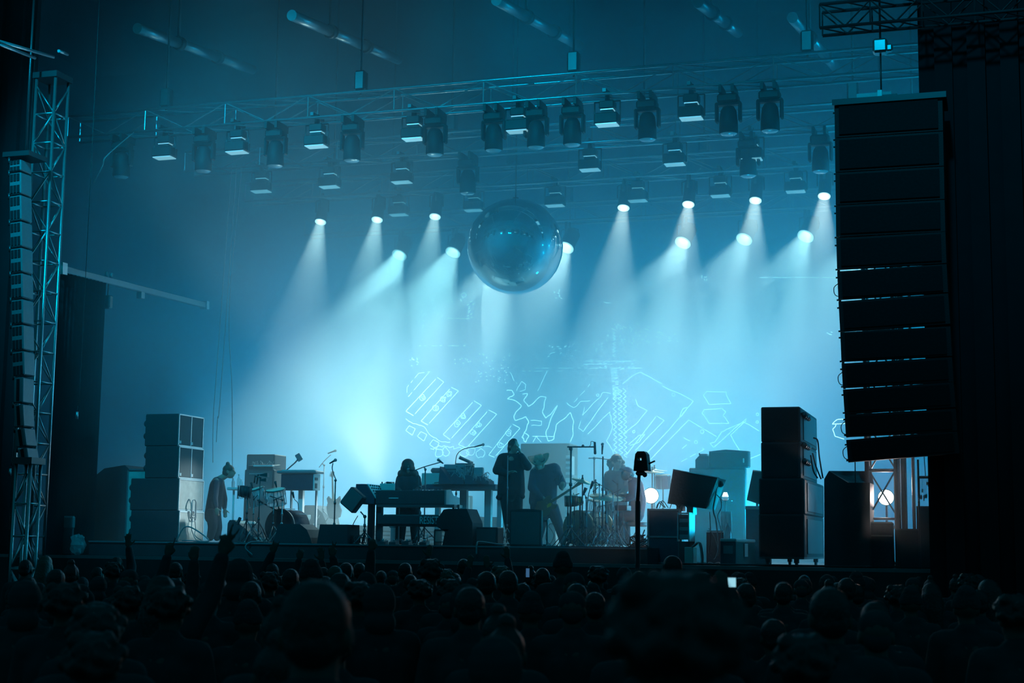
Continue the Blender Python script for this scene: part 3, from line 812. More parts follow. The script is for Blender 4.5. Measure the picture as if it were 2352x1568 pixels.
# tablet clip arm over the organ
p0 = at(655, 1088, 3.8); p1 = at(678, 1062, 3.8); p2 = at(684, 1055, 3.8)
p0.z = z1 + .06
t = empty('tablet_arm', p0, 0, 'small tablet on a jointed arm above the electric organ', 'tablet')
wpart(t, 'arm', MB().path([p0, p0.lerp(p1, .5), p1], .012).tube(p1, p2, .014), M['steel'])
wpart(t, 'tablet', MB().box(p2 + Vector((.02, 0, .04)), (.10, .012, .14), rot=Ry(-.5) @ Rx(.3), bev=.005), M['grey'])
# small side table with bottles
p = at(545, 1126, 3.4)
t = empty('side_table', (p.x, 3.4, ZR), 0, 'narrow pale table on one leg beside the bending person', 'table')
wpart(t, 'table_top', MB().box((p.x, 3.4, p.z + .03), (.30, .25, .05), bev=.01), M['white'])
wpart(t, 'leg', MB().tube((p.x - .07, 3.4, ZR), (p.x - .07, 3.4, p.z), .02), M['white'])
def bottle(x, y, z, h, label, r=.032):
    t = empty('bottle', (x, y, z), 0, label, 'bottle')
    MB().lathe([(0, 0), (r, 0), (r, h * .62), (r * .42, h * .8), (r * .42, h * .95), (0, h * .95)], n=16).build('glass_body', M['glass'], t)
    MB().tube((0, 0, h * .93), (0, 0, h), r * .5, n=10).build('cap', M['white'], t)
bottle(p.x + .02, 3.4, p.z + .055, .24, 'clear bottle standing on the narrow pale side table'); bottle(p.x + .10, 3.35, p.z + .055, .15, 'short clear bottle next to the taller one on the side table')
bottle(p.x - .1, 3.42, p.z + .055, .17, 'clear bottle at the left end of the side table')
# hanging cables left
for (a, b, c_, l) in [((497, 860), (490, 960), (489, 1062), 'thin cable hanging down left of the small keyboard'), ((507, 900), (500, 960), (497, 1015), 'short thin cable hanging beside the long one on the left'),
                      ((527, 700), (533, 900), (534, 1120), 'straight pale cable dropping behind the bending person')]:
    P_ = [at(*a, 4.5), at(*b, 4.5), at(*c_, 4.5)]; top = Vector((P_[0].x, 4.8, 9.45)) 
    floor_cable([top] + P_, .008, l, 'palecable', 'hanging_cable')
P_ = [at(245, 358, 1.2), at(236, 380, 1.2), at(215, 420, 1.2)]
floor_cable([Vector((P_[0].x + .1, 1.9, 9.4))] + P_, .01, 'short cable dangling from the left end of the front truss', 'palecable', 'hanging_cable')

# ------------------------------------------------------------------ left percussion kit
Yk = 2.4
def A(x, y, Y=Yk): return at(x, y, Y)
pb = A(642, 1190); rb_ = 38 * mpp(pb)
t = empty('bass_drum', (pb.x, Yk, ZR), 0, 'large dark bass drum of the left percussion kit', 'drum')
cyl(t, 'shell', (pb.x + .02, Yk, ZR + rb_), (pb.x + .12, Yk + .45, ZR + rb_), rb_, 'navy', n=36)
cyl(t, 'hoop', (pb.x + .015, Yk - .03, ZR + rb_), (pb.x + .022, Yk + .01, ZR + rb_), rb_ + .02, 'steel', n=36)
cyl(t, 'drum_head', (pb.x + .01, Yk - .034, ZR + rb_), (pb.x + .012, Yk - .026, ZR + rb_), rb_ - .01, 'navy', n=36)
lg = MB()
for k in range(8):
    a = 2 * PI * k / 8; q = Vector((pb.x + .06, Yk + .05, ZR + rb_)) + Vector((math.cos(a), 0, math.sin(a))) * (rb_ + .02)
    lg.tube(q, q + Vector((.06, .3, 0)), .009, n=5)
wpart(t, 'tension_rods', lg, M['chrome'])
def clear_tom(cx, cyt, cyb, wpx, Y, label, tilt):
    p1, p0 = at(cx, cyt, Y), at(cx + tilt, cyb, Y); r = wpx / 2 * mpp(p1)
    t = empty('clear_tom', (p0.x, Y, p0.z), 0, label, 'drum')
    ax = (p1 - p0).normalized(); ax = (ax + Vector((0, -.25, 0))).normalized(); p1 = p0 + ax * (p1 - p0).length
    cyl(t, 'shell', p0, p1, r, 'acrylic', n=32)
    cyl(t, 'rim', p1, p1 + ax * .015, r + .012, 'steel', n=32); cyl(t, 'drum_head', p1 + ax * .014, p1 + ax * .02, r - .004, 'drumhead', n=32)
    cyl(t, 'lower_rim', p0 - ax * .012, p0, r + .008, 'chrome', n=32)
    k = MB(); a1 = ax.orthogonal().normalized(); a2 = ax.cross(a1)
    for i in range(6):
        a = 2 * PI * i / 6; q = (a1 * math.cos(a) + a2 * math.sin(a)) * (r + .01)
        k.tube(p1 + q, p0 + q, .005, n=5); k.box(tuple((p1.lerp(p0, .4)) + q), (.018, .018, .05))
    wpart(t, 'tension_rods', k, M['chrome'])
    wpart(t, 'mount_bracket', MB().tube(p0.lerp(p1, .3), Vector((pb.x, Yk + .02, ZR + rb_ * 1.85)), .014), M['steel'])
    return t
clear_tom(588, 1124, 1158, 46, Yk - .35, 'see-through tom of the left percussion kit, tilted left', 6)
clear_tom(636, 1125, 1158, 44, Yk - .3, 'see-through tom of the left percussion kit, upright in the middle', 0)
# percussion box on its own tripod
p = A(560, 1140, Yk - .7)
t = empty('percussion_stand', (p.x + .04, Yk - .7, ZR), 0, 'tripod stand with a small dark drum at the left of the kit', 'drum')
tripod(t, (p.x + .07, Yk - .7, ZR), p.z - ZR, rot=.5, spread=.26)
cyl(t, 'small_drum', (p.x, Yk - .7, p.z), (p.x + .02, Yk - .66, p.z + .16), .105, 'black', n=24)
k = MB()
for i in range(10):
    a = 2 * PI * i / 10; k.tube((p.x + .11 * math.cos(a), Yk - .7 + .11 * math.sin(a), p.z - .04), (p.x + .115 * math.cos(a), Yk - .68 + .11 * math.sin(a), p.z + .19), .006, n=5)
wpart(t, 'tension_rods', k, M['steel'])
wpart(t, 'shaker_pad', MB().box((p.x - .07, Yk - .72, p.z - .42), (.05, .04, .14), rot=Ry(.4), bev=.01), M['black'])
# pedal tripod with cowbells
p = A(600, 1098, Yk - .5)
t = empty('cowbell_stand', (p.x, Yk - .5, ZR), 0, 'stand with two cowbells and a clamp above the clear toms', 'percussion')
tripod(t, (p.x - .02, Yk - .5, ZR), p.z - ZR, rot=1.4, spread=.3)
wpart(t, 'cowbell', MB().prism([(p.x + .0, p.z + .04), (p.x + .14, p.z + .02), (p.x + .14, p.z + .09), (p.x + .0, p.z + .07)], Yk - .55, Yk - .47), M['steel'])
wpart(t, 'cowbell', MB().prism([(p.x - .0, p.z - .05), (p.x + .12, p.z - .06), (p.x + .12, p.z - .0), (p.x + .0, p.z - .02)], Yk - .55, Yk - .47), M['steel'])
wpart(t, 'clamp_arm', MB().path([(p.x, Yk - .5, p.z), (p.x - .12, Yk - .5, p.z + .04), (p.x - .13, Yk - .5, p.z - .08)], .014).path([(p.x, Yk - .5, p.z + .05), (p.x - .06, Yk - .5, p.z + .07), (p.x - .08, Yk - .5, p.z - .1)], .012), M['steel'])
# clip mics on the toms
for x, y, l in [(577, 1108, 'clip microphone over the left clear tom'), (632, 1105, 'clip microphone over the middle clear tom'), (672, 1130, 'small microphone clamped at the right of the bass drum')]:
    q = A(x, y, Yk - .25); t = empty('clip_microphone', (q.x, q.y, q.z), 0, l, 'microphone')
    wpart(t, 'capsule', MB().tube(q, q + Vector((.03, 0, -.10)), .024, .012), M['black'])
    e_ = A(x + 14, y + 40, Yk - .1)
    wpart(t, 'gooseneck', MB().path(bez([q, q + Vector((.04, 0, -.12)), q + Vector((.08, .05, -.18)), e_], 5), .006), M['black'])
def clutter(name, label, x0, x1, y0, y1, Y0, Y1, n, seed, mats=('steel', 'chrome'), zb=None, cat='stand'):
    """leaning hardware stands: every tube runs from the deck up"""
    rr = random.Random(seed); zb = ZR if zb is None else zb
    for i in range(n):
        px = x0 + (x1 - x0) * (i + rr.random() * .6) / n; Y = rr.uniform(Y0, Y1)
        top = at(px + rr.uniform(-12, 12), rr.uniform(y0, y1), Y); b = at(px, 1240, Y); b.z = zb
        t = empty(name, b, 0, label[i] if isinstance(label, (list, tuple)) else label, cat, None if isinstance(label, (list, tuple)) else 'thin hardware stands of the middle drum kit')
        tripod(t, b, top.z - zb, r=.010, spread=rr.uniform(.2, .3), rot=rr.random() * 6, m_=rr.choice(mats), legz=.3)
        q = Vector((b.x, b.y, top.z - .02)); wpart(t, 'boom', MB().tube(q, top + Vector((rr.uniform(-.2, .2), 0, .05)), .008, n=6).ball(q, .02, 8, 5), M['steel'])
clutter('drum_hardware', ['thin chrome stand left of the bass drum, its boom leaning', 'thin stand between the clear toms', 'thin stand at the right edge of the left kit'], 575, 680, 1140, 1160, Yk - .6, Yk - .45, 3, 4)
# ------------------------------------------------------------------ floor monitors, left part
def grille_on(t, poly, i0, i1, Y, depth, m_='grille', inset=.03):
    (ax_, az), (bx, bz) = poly[i0], poly[i1]; n = Vector((-(bz - az), 0, bx - ax_)).normalized()
    a = Vector((ax_, Y + inset, az)); b = Vector((bx, Y + inset, bz)); d = (b - a).normalized()
    a += d * inset; b -= d * inset
    if n.z < 0: n = -n
    vs = [a, b, b + Vector((0, depth - 2 * inset, 0)), a + Vector((0, depth - 2 * inset, 0))]
    vs += [v + n * .012 for v in vs]
    return wpart(t, 'grille', MB().add(vs, [(0, 1, 2, 3), (7, 6, 5, 4), (0, 4, 5, 1), (1, 5, 6, 2), (2, 6, 7, 3), (3, 7, 4, 0)]), M[m_])
t, P_, *_ = wedge('floor_monitor', 520, 592, 1194, 1243, 2.0, ZR, [(0, 0), (.02, .85), (.08, 1), (.22, 1), (.6, .62), (1, 0)], .75, 'wedge monitor at the left kit, its pale sloping grille facing right')
grille_on(t, P_, 3, 5, 2.0, .75, 'paleboard')
t, P_, *_ = wedge('floor_monitor', 627, 716, 1203, 1246, 1.3, ZR, [(0, 0), (.12, .98), (.17, 1), (.68, 1), (.86, .72), (.96, .3), (1, 0)], .5, 'rounded wedge monitor in front of the bass drum')
t, P_, *_ = wedge('floor_monitor', 728, 798, 1204, 1247, 1.3, ZR, [(0, 0), (.08, 1), (.98, 1), (1, 0)], .5, 'square-backed floor monitor below the black microphone stand')
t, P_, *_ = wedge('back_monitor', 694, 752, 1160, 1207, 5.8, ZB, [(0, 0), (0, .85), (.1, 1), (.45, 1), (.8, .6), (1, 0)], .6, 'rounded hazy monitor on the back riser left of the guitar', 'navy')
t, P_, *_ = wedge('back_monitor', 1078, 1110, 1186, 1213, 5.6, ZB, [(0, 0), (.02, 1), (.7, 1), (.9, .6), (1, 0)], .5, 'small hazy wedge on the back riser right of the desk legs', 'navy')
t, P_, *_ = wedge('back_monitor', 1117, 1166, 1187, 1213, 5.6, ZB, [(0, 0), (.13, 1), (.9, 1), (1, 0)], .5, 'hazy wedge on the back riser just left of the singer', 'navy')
# ------------------------------------------------------------------ guitar on stand, mic stands
g = at(766, 1170, 5.7); s = mpp(g)
t = empty('electric_guitar', (g.x, 5.7, ZB), 0, 'electric guitar upright on a stand in the haze on the back riser', 'guitar')
def gp(dx, dy): return (g.x + dx * s, (1207 - dy) * s * 1.0 + ZB)
body = [gp(-14, 1182), gp(-17, 1166), gp(-14, 1156), (gp(-17, 1146)), gp(-13, 1140), gp(-7, 1146), gp(0, 1150), gp(9, 1146), gp(15, 1140), gp(17, 1148), gp(13, 1158), gp(20, 1172), gp(17, 1187), gp(5, 1193), gp(-8, 1191)]
wpart(t, 'body', MB().prism(body, 5.68, 5.73), M['navy'])
wpart(t, 'neck', MB().prism([gp(-2.5, 1150), gp(2.5, 1150), gp(-2, 1097), gp(-5, 1097)], 5.66, 5.68), M['wood'])
hs = wpart(t, 'headstock', MB().prism([gp(-6, 1097), gp(-1, 1097), gp(1, 1084), gp(-4, 1083), gp(-8, 1092)], 5.66, 5.68), M['wood'])
k = MB()
for i in range(6): x_, z_ = gp(-6 + i * 0.7, 1095 - i * 2); k.tube((x_, 5.67, z_), (x_ - .05, 5.67, z_ + .01), .006, n=5)
wpart(t, 'tuning_pegs', k, M['chrome'])
k = MB(); zs_ = ZB
for sx in (-1, 1): k.tube((g.x + sx * .16, 5.6, zs_), (g.x + sx * .03, 5.8, zs_ + .35), .01, n=6)
k.tube((g.x, 6.0, zs_), (g.x, 5.8, zs_ + .4), .01, n=6).tube((g.x, 5.8, zs_ + .35), (g.x - .04, 5.75, zs_ + .7), .01, n=6)
tag(k.build('guitar_stand', M['steel'], loc=(0, 0, 0)), 'tubular stand holding the hazy guitar', 'stand')
def micstand(px, ytop, Y, zb, label, boom=None, head=None, r=.011, m_='steel', spread=.28, rot=.3, cat='microphone stand', lean=0):
    b = at(px, 1230, Y); top = at(px + lean, ytop, Y)
    t = empty('microphone_stand', (b.x, Y, zb), 0, label, cat)
    tripod(t, (b.x, Y, zb), top.z - zb, r=r, spread=spread, rot=rot, legz=.3, m_=m_)
    q = Vector((b.x, Y, top.z))
    if boom:
        P_ = [at(x, y, Y) for x, y in boom]
        bo = wpart(t, 'boom', MB().path(bez(P_, 5) if len(P_) > 2 else P_, r * .75).ball(q, r * 2, 8, 5), M[m_])
        if (P_[0] - q).length > .04 and min((p - q).length for p in bez(P_, 5)) > .03: wpart(t, 'joint', MB().tube(q, min(bez(P_, 5), key=lambda p: (p - q).length), r), M[m_])
    if head:
        a, b_ = [at(x, y, Y) for x, y in head]; mic(t, a, b_ - a, (b_ - a).length * .8)
    return t
micstand(740, 1068, 5.9, ZB, 'pale microphone stand on the back riser with a raised boom', [(733, 1073), (745, 1058), (760, 1044)], [(753, 1041), (772, 1034)], m_='grey')
micstand(767, 1103, 1.9, ZR, 'black microphone stand left of the keyboard rig', [(773, 1104), (767, 1090), (763, 1075), (765, 1063)], [(757, 1064), (771, 1056)], r=.012)
micstand(1164, 1046, 1.75, ZR, 'thin straight microphone stand in front of the singer', None, None, r=.009, m_='grey', spread=.16)
# wine glass and cup behind
p = at(707, 1195, 5.5)
t = empty('wine_glass', (p.x, 5.55, ZB), 0, 'wine glass on the edge of the back riser', 'glass')
MB().lathe([(.035, 0), (.006, .01), (.006, .09), (.038, .13), (.034, .20), (.03, .2), (.03, .14), (0, .1)], n=16).build('bowl', M['glass'], t)
t = empty('tumbler', (at(694, 1200, 5.5).x, 5.55, ZB), 0, 'short tumbler beside the wine glass', 'glass')
MB().lathe([(0, 0), (.035, 0), (.045, .14), (.04, .14), (.03, .01), (0, .01)], n=16).build('cup', M['glass'], t)
# tilted small speaker on stand
p = at(812, 1148, 1.5); s = mpp(p)
st = at(838, 1186, 1.5)
t = empty('small_speaker', (st.x, 1.5, ZR), 0, 'small square speaker tipped on one corner on a short stand', 'speaker')
tripod(t, (st.x, 1.5, ZR), st.z - ZR, r=.013, spread=.2, legz=.2)
wpart(t, 'swivel', MB().tube(st, st + Vector((-.08, 0, .08)), .012).ball(st, .03), M['steel'])
q = Ry(R(38)); wpart(t, 'cabinet', MB().box((p.x, 1.5, p.z), (.30, .16, .34), rot=q, bev=.02), M['cab'])
wpart(t, 'grille', MB().box((p.x, 1.415, p.z), (.26, .012, .30), rot=q, bev=.004), M['grille'])
b_ = at(822, 1184, 1.5)
wpart(t, 'cable', MB().path(bez([b_, b_ + Vector((-.08, 0, -.14)), b_ + Vector((-.12, -.02, -.3)), (b_.x - .1, 1.45, ZR + .02)], 6), .007), M['cable'])
# ------------------------------------------------------------------ keyboard rig (front, centre-left)
Yr = 1.9
def W(x, y, Y=Yr): return at(x, y, Y)
t = empty('keyboard_rack', (W(864, 1240).x + .7, Yr + .2, ZR), 0, 'two-tier black keyboard rack with heavy posts', 'keyboard stand')
for (xa, xb, yt) in ((845, 857, 1157), (864, 876, 1157)):
    for dy in ((0,) if xa == 845 else (0, .5)):
        a, b = W(xa, yt, Yr + dy), W(xb, yt, Yr + dy)
        wpart(t, 'post', MB().box(((a.x + b.x) / 2, Yr + dy + .05, (ZR + a.z) / 2), (b.x - a.x, .09, a.z - ZR)), M['cab'])
a, b = W(870, 1157), W(1048, 1159)
wpart(t, 'upper_rail', MB().box(((a.x + b.x) / 2, Yr + .1, a.z - .03), (b.x - a.x, .4, .045)), M['steel'])
a, b = W(876, 1204), W(1006, 1206)
wpart(t, 'lower_rail', MB().box(((a.x + b.x) / 2, Yr + .12, a.z - .015), (b.x - a.x, .3, .03)), M['steel'])
for x in (1037, 1049):
    a = W(x, 1158); wpart(t, 'post', MB().tube((a.x, Yr + .1, a.z), (a.x, Yr + .1, ZR), .022), M['steel'])
wpart(t, 'post', MB().box((W(890, 1200).x, Yr + .45, (ZR + W(890, 1160).z) / 2), (.05, .06, W(890, 1160).z - ZR)), M['steel'])
# lower keyboard with stencil letters
a, b = W(873, 1183), W(1012, 1205); zk = W(876, 1204).z
t = empty('long_keyboard', ((a.x + b.x) / 2, Yr - .1, zk), 0, 'long black keyboard on the lower tier with pale capital letters', 'keyboard')
H_ = a.z - zk
wpart(t, 'body', MB().box(((a.x + b.x) / 2, Yr + .05, zk + H_ / 2), (b.x - a.x, .34, H_), bev=.012), M['cab'])
wpart(t, 'keys', MB().box(((a.x + b.x) / 2, Yr + .12, zk + H_ + .006), (b.x - a.x - .1, .16, .02)), M['key'])
lc = W(986, 1201)
me = text_mesh('RESIST', .175, M['letters'], .002)
o = link('lettering', me, t, Vector((lc.x + .04, Yr - .128, W(986, 1203).z)) - Vector(t.location)); o.rotation_euler = (PI / 2, 0, 0); o.scale = (.66, 1, 1)
# upper keyboard
a, b = W(869, 1126), W(1026, 1157); zk = W(870, 1157).z - .008
t = empty('upper_keyboard', ((a.x + b.x) / 2, Yr, zk), 0, 'black upper keyboard seen from behind, its cheek sloping at the right', 'keyboard')
wpart(t, 'body', MB().box(((a.x + b.x) / 2, Yr, (zk + a.z) / 2), (b.x - a.x, .22, a.z - zk), bev=.01), M['cab'])
X1 = b.x; yy = Yr - .11
c1 = W(1054, 1130).x
wpart(t, 'end_cheek', MB().prism([(yy, zk), (yy, a.z), (yy + .22, a.z + .02), (yy + .36, zk + .16), (yy + .66, zk + .13), (yy + .66, zk)], X1, X1 + .03, 'x'), M['grey'])
wpart(t, 'keybed', MB().box(((a.x + b.x) / 2, yy + .45, zk + .05), (b.x - a.x, .45, .09)), M['black'])
wpart(t, 'keys', MB().box(((a.x + b.x) / 2, yy + .5, zk + .105), (b.x - a.x - .1, .3, .02)), M['key'])
wpart(t, 'maker_plate', MB().box((W(910, 1144).x, Yr - .115, W(910, 1144).z), (.17, .01, .018)), M['letters'])
kn = MB()
for i in range(9): kn.tube((W(950 + i * 8, 1124).x, Yr, a.z), (W(950 + i * 8, 1124).x, Yr, a.z + .02), .012, n=8)
wpart(t, 'knobs', kn, M['grey'])
# synth module at the left end
a, b = W(826, 1112), W(845, 1157); zk = W(830, 1157).z
t = empty('synth_module', (W(846, 1150).x, Yr + .1, zk), 0, 'upright synthesizer box with a pale knob panel at the left end of the rack', 'synthesizer')
t_w = b.x - a.x
wpart(t, 'side_cheek', MB().prism([(a.x, zk), (W(867, 1157).x, zk), (W(868, 1143).x, zk + .09), (b.x + .02, a.z), (a.x, a.z)], Yr - .15, Yr - .12), M['navy'])
wpart(t, 'case', MB().box(((a.x + W(868, 1140).x) / 2, Yr + .2, zk + .045), (W(868, 1140).x - a.x, .6, .09)).box(((a.x + b.x) / 2, Yr + .2, (zk + a.z) / 2), (t_w, .6, a.z - zk)), M['navy'])
x0, z0, x1, z1 = b.x + .02, a.z, W(868, 1143).x, zk + .09
d = Vector((x1 - x0, 0, z1 - z0)); n = Vector((-d.z, 0, d.x)).normalized() * (1 if d.x > 0 else -1)
pn = wpart(t, 'knob_panel', MB().add([(x0, Yr - .1, z0), (x1, Yr - .1, z1), (x1, Yr + .5, z1), (x0, Yr + .5, z0)] + [tuple(Vector(v) + n * .01) for v in [(x0, Yr - .1, z0), (x1, Yr - .1, z1), (x1, Yr + .5, z1), (x0, Yr + .5, z0)]],
           [(3, 2, 1, 0), (4, 5, 6, 7), (0, 1, 5, 4), (1, 2, 6, 5), (2, 3, 7, 6), (3, 0, 4, 7)]), M['white'])
kn = MB()
for i in range(5):
    for j in range(6):
        q = Vector((x0, Yr - .04 + j * .09, z0)) + d * (.12 + i * .19); kn.tube(q, q + n * .03, .013, n=7)
wpart(t, 'knobs', kn, M['black'], pn)
# upper gear on the rack: mixer and tape boxes behind
a, b = W(846, 1117), W(908, 1127)
D = dims(872, 905, 908, 1110, 1126, Yr + .35)
t = thing_at('small_mixer', D, 'low pale mixer box on the rack beside the long-haired keyboard player', 'mixer')
wpart(t, 'body', boxd(MB(), D, .008), M['green']); kn = MB(); rr = random.Random(2)
for i in range(14): q = Vector((rr.uniform(D[0] + .02, D[1] - .02), rr.uniform(D[2] + .03, D[3]), D[5])); kn.tube(q, q + Vector((0, 0, .03)), .01, n=6)
wpart(t, 'knobs', kn, M['black'])
D = dims(846, 872, 873, 1115, 1126, Yr + .35); t = thing_at('effects_box', D, 'low dark effects box between the knob panel and the small mixer', 'effects unit')
wpart(t, 'body', boxd(MB(), D, .008), M['steel']); wpart(t, 'cable', MB().path(bez([(D[1], D[2] + .1, D[5]), (D[1] + .1, D[2] + .1, D[5] + .07), (D[1] + .2, D[2] + .15, D[5] + .02)], 5), .006), M['palecable'])
for D_, l in [(dims(846, 905, 908, 1126, 1130, Yr + .35), 0)]:
    q = bpy.data.objects.get('keyboard_rack'); wpart(q, 'rear_shelf', boxd(MB(), (D_[0], D_[1], D_[2], D_[2] + .5, D_[4] - .01, D_[5]), 0), M['steel'])
    wpart(q, 'post', MB().box(((D_[0] + .1), D_[2] + .3, (ZR + D_[4]) / 2), (.05, .05, D_[4] - ZR)), M['steel'])
# gear under the rack
D = dims(895, 915, 918, 1205, 1243, Yr + 1.2, ZR); t = thing_at('small_case', D, 'pale metal case on the deck under the keyboard rack', 'case'); wpart(t, 'body', boxd(MB(), D, .02), M['alu']); wpart(t, 'lid', boxd(MB(), (D[0] - .01, D[1] + .01, D[2] - .01, D[3] + .01, D[5] - .05, D[5] + .01), .01), M['grey'])
for i, (x, y, l) in enumerate([(905, 1235, 'left of the player\'s feet'), (935, 1240, 'right by the player\'s feet'), (975, 1232, 'with a tall peg, right of the player\'s feet'), (880, 1232, 'below the rack posts')]):
    q = at(x, y, 1.5); t = empty('effects_pedal', (q.x, 1.5, ZR), 0, 'small effects pedal ' + l, 'effects pedal')
    MB().prism([(-.08, 0), (.08, 0), (.08, .07), (-.08, .04)], -.06, .06, 'x').build('body', M['steel'], t)
    MB().tube((0, 0, .05), (0, 0, .09), .016).tube((.03, .05, .05), (.03, .05, .18 if i == 2 else .09), .007).build('knobs', M['chrome'], t)
ck = empty('cable_coil', (at(815, 1240, 1.6).x, 1.5, ZR), 0, 'springy coil of cable on the deck left of the rack', 'cable')
pts = [Vector((-.25 + .5 * i / 90, .07 * math.sin(i * .9), .08 + .07 * math.cos(i * .9))) for i in range(91)]
MB().path(pts, .007, n=5).build('coil', M['cable'], ck)
# keyboardist's boom mic
t = micstand(974, 1078, 2.9, ZR, 'boom microphone reaching from the long-haired player to the desk', [(948, 1082), (974, 1072), (1012, 1061)], [(1018, 1064), (1007, 1056)], r=.012)
micstand(962, 1118, 1.85, ZR, 'short microphone stand rising through the rack in front of the player', [(962, 1118), (960, 1085), (948, 1078)], [(952, 1079), (938, 1078)], r=.012, spread=.14)

# ------------------------------------------------------------------ synth desk (centre-left, behind)
Yd = 3.6
def Q(x, y, Y=Yd): return at(x, y, Y)
a, b = Q(983, 1112), Q(1142, 1128)
t = empty('synth_desk', ((a.x + b.x) / 2, Yd + .3, ZR), 0, 'long desk carrying modular synthesizers and mixers', 'desk')
zt_ = a.z
wpart(t, 'desk_top', MB().box(((a.x + b.x) / 2, Yd + .3, zt_ - .045), (b.x - a.x, .8, .09), bev=.01), M['navy'])
for x, wd in ((1052, .13), (1109, .12), (992, .08), (1136, .08)):
    q = Q(x, 1180); wpart(t, 'leg', MB().box((q.x, Yd + .3, (ZR + zt_ - .09) / 2), (wd, .1, zt_ - .09 - ZR)), M['grey'])
def dbox(name, x0, x1, x2, yt, label, cat, mt='grey', Y=Yd, zb=None):
    D = dims(x0, x1, x2, yt, 1110, Y, zb if zb is not None else zt_); t = thing_at(name, D, label, cat); wpart(t, 'case', boxd(MB(), D, .01), M[mt]); return t, D
def panel_detail(t, D, n, seed, cable=8, front=True, m_='steel'):
    rr = random.Random(seed); k = MB(); X0, X1, Y, Y2, z0, z1 = D
    for i in range(n):
        q = Vector((rr.uniform(X0 + .02, X1 - .02), Y - .012, rr.uniform(z0 + .03, z1 - .02))); k.tube(q, q + Vector((0, -.02, 0)), .009, n=6)
    wpart(t, 'knobs', k, M[m_])
    c = MB()
    for i in range(cable):
        a = Vector((rr.uniform(X0, X1), Y - .02, rr.uniform(z0, z1))); b = Vector((rr.uniform(X0, X1), Y - .02, rr.uniform(z0, z1)))
        c.path(bez([a, (a + b) / 2 + Vector((0, -.06, -.08)), b], 5), .004, n=4)
    if cable: wpart(t, 'patch_cables', c, M['palecable'])
t, D = dbox('modular_synthesizer', 1019, 1067, 1070, 1066, 'tall modular synthesizer case at the middle of the desk', 'synthesizer')
X0, X1, Y, Y2, z0, z1 = D
wpart(t, 'side_slope', MB().prism([(X0 + .0, z0), (X0 + .02, z1 - .05), (X0 + .26, z0)], Y - .25, Y - .02), M['navy'])
for i in range(4): wpart(t, 'module', MB().box((X0 + .13 + i * .0, Y - .008, z1 - .09 - i * .05), (.2, .012, .03)), M['steel'])
panel_detail(t, (X0 + .2, X1, Y, Y2, z0, z1), 22, 4)
t, D = dbox('patch_synthesizer', 1067, 1087, 1090, 1068, 'cable-filled synthesizer panel right of the tall modular case', 'synthesizer', 'steel'); panel_detail(t, D, 20, 6, 12, m_='chrome')
t, D = dbox('tape_echo_box', 1087, 1109, 1112, 1073, 'plain grey box at the right of the modular synthesizers', 'effects unit', 'grey'); wpart(t, 'cable', MB().path(bez([(D[1], Yd, D[4] + .15), (D[1] + .06, Yd, D[4] + .2), (D[1] + .07, Yd, D[4] + .1), (D[1] + .02, Yd, D[4] + .05)], 5), .006), M['cable'])
t, D = dbox('drum_machine', 968, 1016, 1020, 1086, 'low box with a rounded dust cover at the left of the desk', 'drum machine', 'green', Yd + .25)
D2 = dims(988, 1015, 1019, 1074, 1088, Yd + .25); wpart(t, 'cover', boxd(MB(), (D2[0], D2[1], D2[2], D2[3], D[5], D2[5]), .03), M['steel'])
q = bpy.data.objects['synth_desk']
wpart(q, 'left_wing', MB().box((Q(985, 1110).x - .1, Yd + .5, zt_ - .04), (.5, .5, .07)), M['navy'])
# tilted mixers
for k_, (x0, x1, y0, y1, l, nm) in enumerate([(1037, 1070, 1085, 1111, 'tilted mixer tangled with cables at the middle of the desk', 'mixer'), (1072, 1108, 1092, 1115, 'tilted mixer with small knobs at the right of the desk', 'mixer'), (1100, 1127, 1094, 1116, 'tilted pale sampler at the right end of the desk', 'sampler')]):
    Ym = Yd - .08
    a_, b_ = at(x0, y1, Ym), at(x1, y0, Ym); L_ = b_.x - a_.x; H_ = b_.z - zt_
    t = empty('tilted_' + nm, ((a_.x + b_.x) / 2, Ym, zt_), 0, l, nm)
    wpart(t, 'case', MB().prism([(a_.x, zt_ + .0), (a_.x, zt_ + H_), (a_.x + L_ * .3, zt_ + H_ - .0), (b_.x, zt_ + .04), (b_.x, zt_)], Ym - .1, Ym + .2), M['navy'])
    rr = random.Random(k_); kn = MB(); d = Vector((L_ * .7, 0, .04 - H_)); n = Vector((-d.z, 0, d.x)).normalized()
    for i in range(24):
        q = Vector((a_.x + L_ * .3, rr.uniform(Ym - .09, Ym + .18), zt_ + H_)) + d * rr.random(); kn.tube(q, q + n * .022, .008, n=5)
    wpart(t, 'knobs', kn, M['chrome'])
    c = MB()
    for i in range(8):
        q = Vector((a_.x + L_ * .3, Ym - .08, zt_ + H_)) + d * rr.random(); e_ = q + Vector((rr.uniform(-.15, .15), -.05, rr.uniform(-.05, .1))); c.path(bez([q, (q + e_) / 2 + Vector((0, 0, .06)), e_], 4), .004, n=4)
    wpart(t, 'patch_cables', c, M['palecable'])
# laptop-like tilted unit on top of the tall case
p = at(1068, 1062, Yd + .1); zz = at(1060, 1067, Yd + .1).z
t = empty('tilted_controller', (p.x, Yd + .15, zz), 0, 'small tilted controller lying on top of the tall modular case', 'controller')
wpart(t, 'body', MB().box((p.x, Yd + .15, zz + .08), (.22, .2, .04), rot=Ry(R(22)), bev=.008).box((p.x, Yd + .15, zz + .01), (.26, .2, .03)), M['steel'])
kn = MB()
for i in range(8): kn.box((p.x - .09 + i * .025, Yd + .1, zz + .145 - i * .0105), (.012, .05, .02))
wpart(t, 'keys', kn, M['chrome'])
